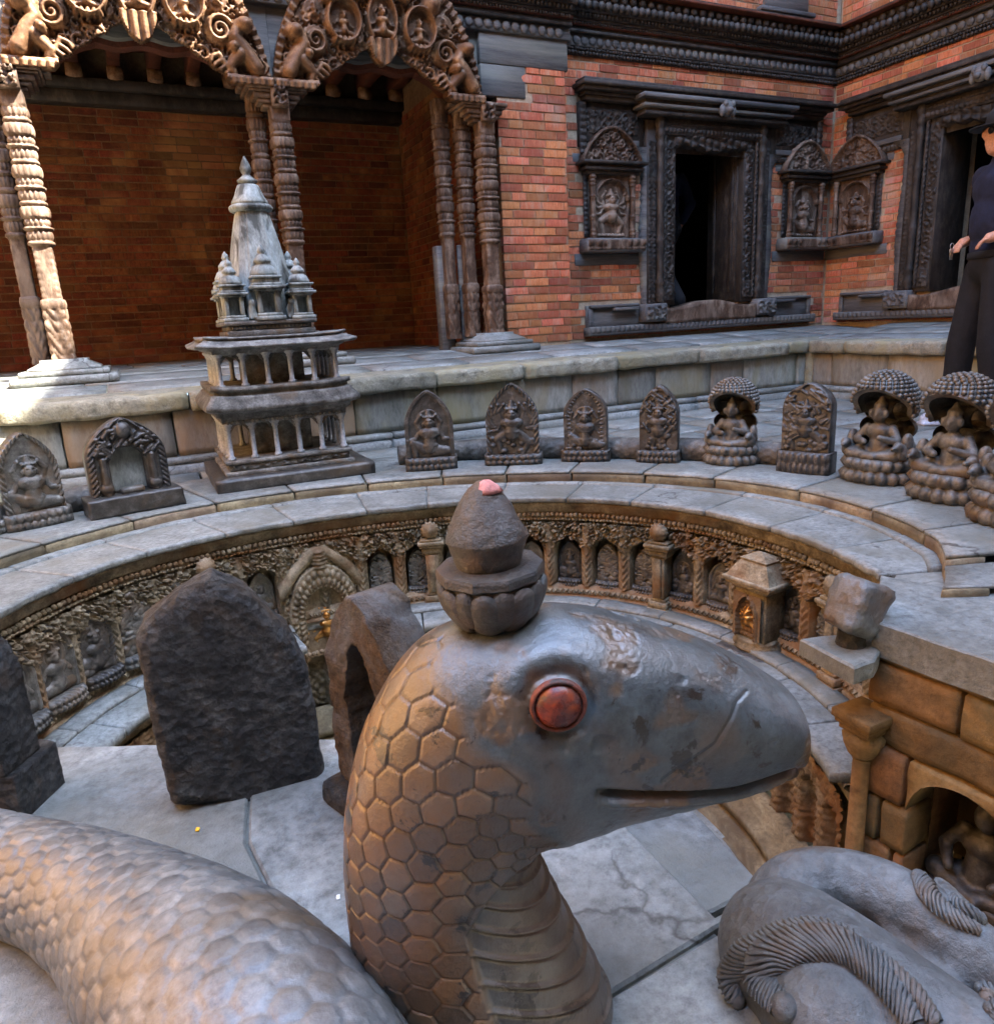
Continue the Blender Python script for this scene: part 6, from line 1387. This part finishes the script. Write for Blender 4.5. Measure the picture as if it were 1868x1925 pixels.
blot = face_*np.clip((fbm(X*9, 61, 4)+.02)*6, 0, 1)*np.clip((pa-.75)/.6, 0, 1)*.95; strk = np.maximum(np.maximum(strk, blot), face_*clus*.9)
zz_ = np.zeros(len(body.data.vertices)); zz_[:cid.size] = np.maximum(zn_, strk*.8).ravel(); az_ = body.data.attributes.new('zone', 'FLOAT', 'POINT'); az_.data.foreach_set('value', zz_.astype(np.float32))
# eye on both sides
for k, off in ((0, -.0875), (1, .0875)):
    c = sg_plane(1048, 1322, -.0915) if k == 0 else sg_plane(1048, 1322, -.0875)+SN*.175
    e = link('eye', MB().ell((0, 0, 0), (.0235, .0185, .0235), 36, 24).mesh('eye'), 'eye_red', serp); e.location = Vector(c)-Vector((.27, .65, L0)); e.rotation_euler = (0, 0, math.atan2(SN[1], SN[0])-math.pi/2)
    a = np.linspace(0, 2*np.pi, 49); b2 = np.linspace(0, 2*np.pi, 13)[:-1]; A, B = np.meshgrid(a, b2, indexing='ij'); q = .0245+.0026*np.cos(B)
    link('eye_rim', MB().grid(np.stack([q*np.cos(A), .0045*np.sin(B)+(-.004 if k == 0 else .004), q*np.sin(A)], -1), wrap=True).mesh('eye_rim'), 'eye_rim', e)
# lotus bud crest
cb = sg_plane(930, 1168)+np.array([0, 0, 0]); cr = link('crest', None, parent=serp); cr.location = Vector(cb)-Vector((.27, .65, L0)); cr.rotation_euler = (0, R(-2), 0)
part('lotus_cup', MB().lathe([(.030, -.012), (.034, .004), (.045, .016), (.051, .034), (.050, .050), (.044, .056)], 48), 'budstone', cr)
for ring, (n, r_, z_, rx, rz, tl) in enumerate(((8, .0425, .0245, .0185, .0285, 26), (8, .0445, .0300, .0150, .0235, 20))):
    mp_ = MB().ell((0, 0, 0), (rx, .0095, rz), 18, 14).mesh('petal')
    for k in range(n):
        a = 2*np.pi*(k+.5*ring+.25)/n; o = link('petal', mp_, 'budstone', cr); o.location = (r_*math.cos(a), r_*math.sin(a), z_); o.rotation_euler = (R(tl), 0, a+math.pi/2)
V, Q, T = MB().lathe([(.040, .050), (.053, .0505), (.0555, .053), (.0555, .060), (.0545, .063), (.036, .0645)], 10, rot=.2).arr(); part('disc', MB().add(V+.0009*fbm(V*80, 2, 2)[:, None], Q, T), 'budstone', cr, smooth=False)
V, Q, T = MB().lathe([(.034, .063), (.0345, .066), (.0355, .070), (.0365, .075), (.038, .081), (.0395, .087), (.0415, .092), (.0415, .094), (.0405, .0965), (.0385, .102), (.036, .108), (.033, .114), (.029, .122), (.0245, .130), (.0195, .137), (.014, .1435), (.006, .1495), (.0015, .151)], 72).arr(); V = V+(V*[1, 1, 0])*(.13*fbm(V*34, 5, 4)-.05*np.clip((vnoise(V*46, 8)-.62)/.1, 0, 1))[:, None]; part('bud', MB().add(V, Q, T), 'budstone', cr)
V, Q, T = MB().lathe([(.0175, .1402), (.0135, .1452), (.006, .1506), (.001, .1518)], 32).arr(); V = V+(V*[1, 1, 0])*.3*fbm(V*70, 6, 2)[:, None]; part('pigment', MB().add(V+[.002, -.002, -.0006], Q, T), 'vermilion', cr)
# body lying on the platform in a wide bend
def floor_px(u, v, r): return at(u, v, z=L0+r*.62)
pa_ = [floor_px(-330, 1560, .075), floor_px(-150, 1590, .075), floor_px(0, 1628, .078), floor_px(75, 1645, .08)]
pb_ = [floor_px(45, 1648, .085), floor_px(130, 1668, .088), floor_px(235, 1725, .095), floor_px(330, 1808, .11), floor_px(430, 1905, .125), floor_px(510, 2010, .128), floor_px(580, 2110, .12), floor_px(660, 2350, .12), floor_px(740, 2700, .12)]
child(serpent_tube('tail_length', pa_, [.072, .075, .076], 'snakecoil', .034, .003, 120, .004, serp))
child(serpent_tube('coil', pb_, [.080, .086, .096, .112, .124, .128, .12, .12, .11], 'snakecoil', .036, .003, 180, .0042, serp))
pc_ = [floor_px(790, 1800, .06), floor_px(720, 1870, .06), floor_px(650, 1950, .06), floor_px(590, 2060, .06), floor_px(560, 2200, .06)]
child(serpent_tube('coil', pc_, [.06, .065, .065, .06], 'snakecoil', .034, .003, 90, .0042, serp))

# ------------------------------------------------------------------ other stones on the platform
b = at(60, 1515, z=L0); t = stele('platform_tablet', 'dark carved stone tablet seen from behind beside the large rough upright stone', (b[0]-.10, b[1]+.06, L0), R(150), w=.13, h=.40, d=.09, kind='seat', arms=6, border='busy', seed=61, mat='rough_dark', base=.22, spring=.5, cat='tablet')
# hollow backed tablet behind the serpent's neck
t = thing('hollow_tablet', 'brown arched stone tablet with deep hollow standing behind the scaled serpent neck', 'tablet', tuple(at(738, 1560, z=L0)+np.array([.02, .05, 0])), R(-72))
w, h, d = .10, .405, .085; T2, S2 = np.meshgrid(np.linspace(0, 1, 70), np.linspace(-1, 1, 61), indexing='ij'); HW = w*np.maximum(arch_hw(T2, .55, 1.9), .06); X = S2*HW; Z = T2*h
hol = (np.abs(X) < .046*np.sqrt(np.maximum(0, 1-np.clip((Z-.12)/.20, 0, 1)**2))) & (Z < .32) ; nz = .010*fbm(np.stack([X*22, Z*22, 0*X], -1), 7, 4)+.005*fbm(np.stack([X*60, Z*60, 0*X], -1), 8, 3)
F = np.stack([X+nz, -d*.5+np.where(hol, d*.75, 0)+nz, Z], -1); Bk = np.stack([X+nz, 0*X+d*.5+nz*1.5, Z], -1); V, Q = masked_slab(F, Bk, np.ones((69, 60), bool)); part('hood', MB().add(V, Q), 'rough_brown', t)
V, Q = block((.23, .15, .05), (12, 8, 4), .01, .005, 9, 3); part('base', MB().add(V+[0, 0, .02], Q), 'rough_dark', t)
# weathered boss stone by the broken ledge
P_ = at(1652, 1166, z=L0); t = thing('boss_stone', 'small weathered rounded stone on a dark stub beside the broken ledge', 'stone', (P_[0]-.05, P_[1]+.04, L0))
V, Q = block((.125, .11, .15), (16, 14, 16), .03, .016, 13, 4); rr_ = Matrix.Rotation(R(25), 3, 'Y'); V = V@np.array(rr_).T; part('boss', MB().add(V+[.012, 0, .035], Q), 'lionstone', t)
part('stub', MB().lathe([(.05, -.12), (.036, -.06), (.03, .0), (.036, .03)], 14), 'rough_dark', t)
pg = [tuple(at(u_, v_, z=-.13)[:2]) for u_, v_ in ((1508, 1203), (1600, 1255), (1648, 1243), (1648, 1200), (1620, 1172), (1570, 1192))]
ar = sum(a[0]*b_[1]-a[1]*b_[0] for a, b_ in zip(pg, pg[1:]+pg[:1])); pg = pg if ar > 0 else pg[::-1]
tag(part('broken_slab', poly_prism(ragged(pg, .018, .014), -.178, -.13, .006), 'paving', smooth=False), 'broken pale ledge slab jutting out at the end of the brown stair wall', 'slab')
for u_, v_, nm, mt_, lab in ((636, 1690, 'paper_scrap', 'paper', 'tiny white paper scrap on the slab against the serpent neck'), (655, 1712, 'paper_scrap', 'paper', 'crumpled tiny white paper beside another scrap near the serpent neck'), (372, 1562, 'flower_petal', 'marigold', 'tiny yellow flower petal on the platform before the rough upright stone')):
    P_ = at(u_, v_, z=L0); V, Q = block((.010, .006, .0014), (4, 4, 1), .0006, .0012, 240, int(u_)); tag(part(nm, MB().add(V, Q), mt_, loc=(P_[0], P_[1], L0+.003), rz=u_*1.0), lab, 'scrap' if nm != 'flower_petal' else 'petal')
# figure in the arched niche of the stair wall
Pn = sw(np.array([[NU, -.165, 0]]), 0, 0, 0)[0]; rz = math.atan2(sn[0], -sn[1]); t = thing('niche_figure', 'dark stone cross legged figure seated in the arched niche of the stair wall', 'statuette', (Pn[0], Pn[1], NZ0-.005), rz)
m = MB(); c = lambda a, b_, ra, rb: capsule(m, a, b_, ra, rb); k = 1.55
K = lambda *a: tuple(np.array(a)*k)
for s_ in (-1, 1):
    c(K(s_*.02, 0, .03), K(s_*.065, -.025, .028), .021*k, .018*k); c(K(s_*.065, -.025, .028), K(-s_*.015, -.05, .02), .017*k, .012*k); c(K(s_*.036, 0, .115), K(s_*.06, -.012, .075), .012*k, .011*k); c(K(s_*.06, -.012, .075), K(s_*.035, -.045, .06), .011*k, .009*k)
c(K(0, 0, .035), K(0, 0, .075), .034*k, .028*k); m.ell(K(0, -.003, .10), K(.04, .026, .028)); c(K(0, 0, .12), K(0, -.004, .14), .012*k, .011*k); m.ell(K(0, -.008, .158), K(.021, .022, .026)); m.ell(K(0, -.004, .182), K(.016, .016, .016)); c(K(.06, -.03, .05), K(.045, -.04, .11), .008*k, .006*k)
link('figure', remesh(m, .006, 1), 'statue', t); V, Q = block((.21, .12, .035), (12, 8, 3), .012, .004, 20, 3); part('base', MB().add(V+[0, -.02, .01], Q), 'statue', t)

# ------------------------------------------------------------------ crouching guardian lion at the head of the stair
lion = thing('guardian_lion', 'crouching grey stone lion with combed curly mane beside the stair landing', 'stone lion', (.80, .45, LZ))
def lch(o): o.location = (-.80, -.45, -LZ); return o
m = MB()
A_ = lambda u, v, z_: at(u, v, z=z_)
bc = A_(1560, 1850, -.015)
pth = [A_(1490, 1800, -.03), A_(1580, 1860, -.03), A_(1700, 1950, -.035), A_(1850, 2060, -.04)]; pth, _ = catmull(np.array(pth), 30); m.tube(pth, np.linspace(.088, .082, 30), 24)
m.ell(A_(1485, 1795, -.03), (.085, .09, .085), 24, 16); m.ell(A_(1560, 1935, -.03), (.07, .08, .075), 24, 16)
lb, _ = catmull(np.array([A_(1440, 1745, -.06), A_(1470, 1680, -.03), A_(1530, 1655, -.02), A_(1620, 1668, -.02), A_(1720, 1715, -.02), A_(1820, 1790, -.03), A_(1900, 1850, -.04), A_(1990, 1900, -.05)]), 60)
m.tube(lb, np.interp(np.linspace(0, 1, 60), [0, .2, .5, .8, 1], [.04, .042, .046, .043, .04]), 20); m.ell(lb[0], (.04, .04, .04))
cN = np.array([A_(1640, 1830, -.09), A_(1800, 1930, -.09)]); m.tube(np.linspace(cN[0], cN[1], 8), .06, 16)
m.box(.64, .92, .20, .60, LZ-.06, LZ+.012, .02)
bd = lch(link('body', remesh(m, .0075, 4), 'lionstone', lion))
dg = bpy.context.evaluated_depsgraph_get()
from mathutils.bvhtree import BVHTree
vv = np.empty(len(bd.data.vertices)*3); bd.data.vertices.foreach_get('co', vv); bvh = BVHTree.FromPolygons([tuple(x) for x in vv.reshape(-1, 3)], [tuple(p.vertices) for p in bd.data.polygons])
def surf(u, v, lift=0):
    d = ray(u, v); h_ = bvh.ray_cast(Vector(CAM), Vector(d))
    return np.array(h_[0])+np.array(h_[1])*lift if h_[0] is not None else at(u, v, z=-.05)
def lock(pxs, r0, r1, name='mane_lock', rib=62):
    """combed lock: a flattened tube with slanting strand ridges"""
    c0 = np.array([surf(u_, v_, .002) for u_, v_ in pxs]); n = 90; pth, _ = catmull(c0, n); r = np.interp(np.linspace(0, 1, n), [0, .25, .7, 1], [r0*.7, r0, (r0+r1)/2, r1])
    t = np.gradient(pth, axis=0); t /= np.linalg.norm(t, axis=1)[:, None]; up = np.array([-.25, -.35, .9]); a = np.cross(t, up); a /= np.linalg.norm(a, axis=1)[:, None]; b = np.cross(a, t)
    L = np.concatenate([[0], np.cumsum(np.linalg.norm(np.diff(pth, axis=0), axis=1))])
    ph = np.linspace(0, 2*np.pi, 24, endpoint=False); mb = MB(); P_ = ph[None]
    mb.grid(pth[:, None]+r[:, None, None]*(np.cos(P_)[..., None]*a[:, None]+.5*np.sin(P_)[..., None]*b[:, None]), wrap=True)
    at_s = lambda arr, s_: np.array([np.interp(s_, L, arr[:, k]) for k in range(3)])
    s_ = .0; g_ = random.Random(len(pxs))
    while s_ < L[-1]:
        w = float(np.interp(s_, L, r)); pts = []
        for q in np.linspace(-1, 1, 9):
            ss = min(max(s_+q*w*.9+.25*w*q*q, 0), L[-1]); pts.append(at_s(pth, ss)+at_s(a, ss)*q*w*1.02+at_s(b, ss)*(w*.5*math.sqrt(max(0, 1-q*q))+.0012))
        mb.tube(np.array(pts), np.array([.0012, .002, .0026, .0028, .003, .0028, .0026, .002, .0012])*(.8+.4*g_.random()), 6, False); s_ += .0058+.001*g_.random()
    mb.ell(pth[0], (r[0]*.9,)*3, 14, 9); lch(part(name, mb, 'lionstone', lion))
lock([(1475, 1895), (1440, 1850), (1450, 1800), (1510, 1772), (1580, 1778), (1640, 1820), (1690, 1880), (1720, 1925)], .024, .012)
lock([(1385, 1880), (1375, 1835), (1400, 1790), (1440, 1768), (1490, 1752)], .016, .008)
lock([(1420, 1775), (1480, 1750), (1550, 1745), (1620, 1770)], .012, .007)
lock([(1600, 1775), (1660, 1815), (1720, 1870), (1760, 1925)], .012, .008)
lock([(1725, 1650), (1750, 1690), (1790, 1725), (1840, 1750)], .014, .007)
lock([(1765, 1660), (1800, 1700), (1850, 1735)], .011, .006)
for k in range(3): lock([(1845+k*8, 1858+k*22), (1870+k*8, 1868+k*22), (1905+k*8, 1880+k*22)], .012, .009, 'claw', 30)
# ================================================================== people
def person(label, loc, rz, s=1.0, pose='stand', top='cloth_navy', hat=True):
    """figure facing local -Y; metres for a height of 1.70"""
    t = thing('person', label, 'person', loc, rz); t.scale = (s, s, s)
    if pose == 'stand':
        leg = {-1: [(-.10, 0, .90), (-.12, -.07, .48), (-.13, -.08, .07)], 1: [(.10, 0, .90), (.14, -.03, .48), (.17, .02, .07)]}
        arm = {-1: [(-.19, 0, 1.40), (-.25, .19, 1.15), (-.17, -.03, 1.08)], 1: [(.19, 0, 1.40), (.25, .19, 1.15), (.17, -.03, 1.08)]}
    else:
        leg = {-1: [(-.10, 0, .88), (-.11, -.24, .55), (-.11, -.20, .12)], 1: [(.10, 0, .88), (.12, .10, .47), (.14, .42, .12)]}
        arm = {-1: [(-.19, 0, 1.38), (-.24, .12, 1.12), (-.22, -.02, .92)], 1: [(.19, 0, 1.38), (.24, -.1, 1.12), (.22, -.24, .96)]}
    def limb(m, j, radii):
        for k in range(len(j)-1): capsule(m, j[k], j[k+1], radii[k], radii[k+1])
    # body (one skin surface)
    m = MB()
    for sg in (-1, 1): limb(m, leg[sg], (.075, .052, .038)); limb(m, arm[sg], (.044, .036, .027))
    m.ell((0, 0, .95), (.145, .10, .12), 20, 14); m.ell((0, 0, 1.15), (.135, .09, .18), 20, 14); m.ell((0, -.005, 1.32), (.165, .095, .13), 20, 14); capsule(m, (0, .01, 1.40), (0, -.005, 1.52), .055, .05)
    m.ell((0, -.02, 1.60), (.072, .092, .112), 24, 18); m.ell((0, -.05, 1.535), (.05, .055, .05), 16, 12); m.ell((0, -.115, 1.595), (.014, .022, .026), 10, 8); m.ell((0, -.10, 1.55), (.026, .014, .008), 10, 8)
    for sg in (-1, 1): m.ell((sg*.074, .0, 1.59), (.012, .024, .034), 10, 8)
    # hands: palm, four fingers, thumb
    for sg in (-1, 1):
        w = np.array(arm[sg][2]); f = w-np.array(arm[sg][1]); f = f/np.linalg.norm(f); side = np.cross(f, [0, 0, 1.]); side /= np.linalg.norm(side)
        pc = w+f*.05; capsule(m, w, w+f*.085, .026, .030)
        for k in range(4):
            b0 = w+f*.09+side*(-.027+.018*k); ln = (.034, .04, .038, .03)[k]; b1 = b0+f*ln+np.array([0, 0, -.008]); b2 = b1+f*ln*.45+np.array([0, 0, -.028]); capsule(m, b0, b1, .0095, .009, 8); capsule(m, b1, b2, .009, .008, 8)
        tb = w+f*.035-side*sg*.03*-1; capsule(m, tb, tb+f*.035+np.array([0, 0, .012])+side*sg*-.006, .011, .010, 8); capsule(m, tb+f*.035+np.array([0, 0, .012]), tb+f*.068+np.array([0, 0, .004]), .010, .009, 8)
    link('body', remesh(m, .011, 2), 'skin', t)
    m = MB()
    for sg in (-1, 1): limb(m, [leg[sg][0], leg[sg][1], tuple(np.array(leg[sg][2])+[0, 0, .0])], (.098, .078, .066))
    m.ell((0, 0, .93), (.165, .118, .13), 20, 14)
    link('trousers', remesh(m, .013, 3), 'cloth_black', t)
    m = MB(); m.ell((0, 0, 1.02), (.165, .118, .12), 20, 14); m.ell((0, -.01, 1.16), (.165, .122, .2), 20, 14); m.ell((0, -.005, 1.33), (.195, .12, .14), 20, 14); capsule(m, (0, .01, 1.38), (0, .0, 1.46), .085, .066)
    for sg in (-1, 1): limb(m, [arm[sg][0], arm[sg][1], tuple(np.array(arm[sg][1])*.22+np.array(arm[sg][2])*.78)], (.072, .058, .046))
    me = remesh(m, .013, 3); V = np.empty(len(me.vertices)*3); me.vertices.foreach_get('co', V); V = V.reshape(-1, 3); V += .012*fbm(V*[14, 14, 22], 4, 3)[:, None]*np.sign(V*[1, 1, 0]); me.vertices.foreach_set('co', V.ravel()); link('jacket', me, top, t)
    part('belt', MB().lathe([(.15, .955), (.158, .96), (.158, .99), (.15, .995)], 32, sx=1.06, sy=.78), 'cloth_black', t)
    for sg in (-1, 1):
        a = np.array(leg[sg][2]); m = MB(); m.ell((a[0], a[1]-.05, .045), (.048, .135, .048), 16, 10); m.ell((a[0], a[1]+.0, .07), (.045, .06, .06), 14, 10); m.box(a[0]-.05, a[0]+.05, a[1]-.18, a[1]+.09, 0.0, .022, .008); link('shoe', remesh(m, .009, 1), 'shoe_pale' if hat else 'cloth_black', t)
    if hat:
        m = MB(); m.lathe([(.086, 1.63), (.092, 1.65), (.086, 1.70), (.06, 1.73), (.01, 1.738)], 28, (0, -.01, 0), sy=1.15); part('cap', m, 'cloth_black', t)
        part('cap_brim', MB().lathe([(.085, 1.632), (.145, 1.628), (.146, 1.634), (.085, 1.645)], 32, (0, -.03, 0), sy=1.1), 'cloth_black', t)
        m = MB(); [m.ell((sg*.034, -.106, 1.612), (.027, .010, .019), 14, 8) for sg in (-1, 1)]; m.box(-.075, .075, -.10, -.095, 1.617, 1.624, .002); [m.box(sg*.076-.003, sg*.076+.003, -.10, .02, 1.612, 1.622, .002) for sg in (-1, 1)]; part('sunglasses', m, 'cloth_black', t)
    else:
        part('hair', MB().lathe([(.078, 1.57), (.088, 1.62), (.084, 1.68), (.055, 1.715), (.008, 1.725)], 24, (0, .008, 0), sy=1.2), 'cloth_black', t)
    return t
pp = at(1832, 803, z=-.015)
man = person('man in dark cap, sunglasses and navy jacket standing on the paving, holding keys', (float(pp[0]), float(pp[1]), -.015), R(-122), 1.0)
hx = Matrix.Rotation(R(-122), 3, 'Z')@Vector((-.12, -.175, 1.04)); kl = np.array(pp)+np.array(hx)
kt = thing('key_bunch', 'small bunch of metal keys in the hand of the man in the cap', 'keys', tuple(kl))
a = np.linspace(0, 2*np.pi, 24); part('ring', MB().tube(np.stack([.016*np.cos(a), 0*a, .016*np.sin(a)], 1), .0018, 6, False), 'steel', kt)
for k in (-1, 0, 1): part('key', MB().box(-.006+k*.012, .006+k*.012, -.002+k*.004, .002+k*.004, -.075, -.018, .001).box(-.011+k*.012, .011+k*.012, -.003+k*.004, .003+k*.004, -.035, -.016, .002), 'steel', kt)
person('person in dark clothes stepping through the back doorway into the dark room', (DC1+.02, FY+.62, .735), R(180), .93, 'walk', hat=False)
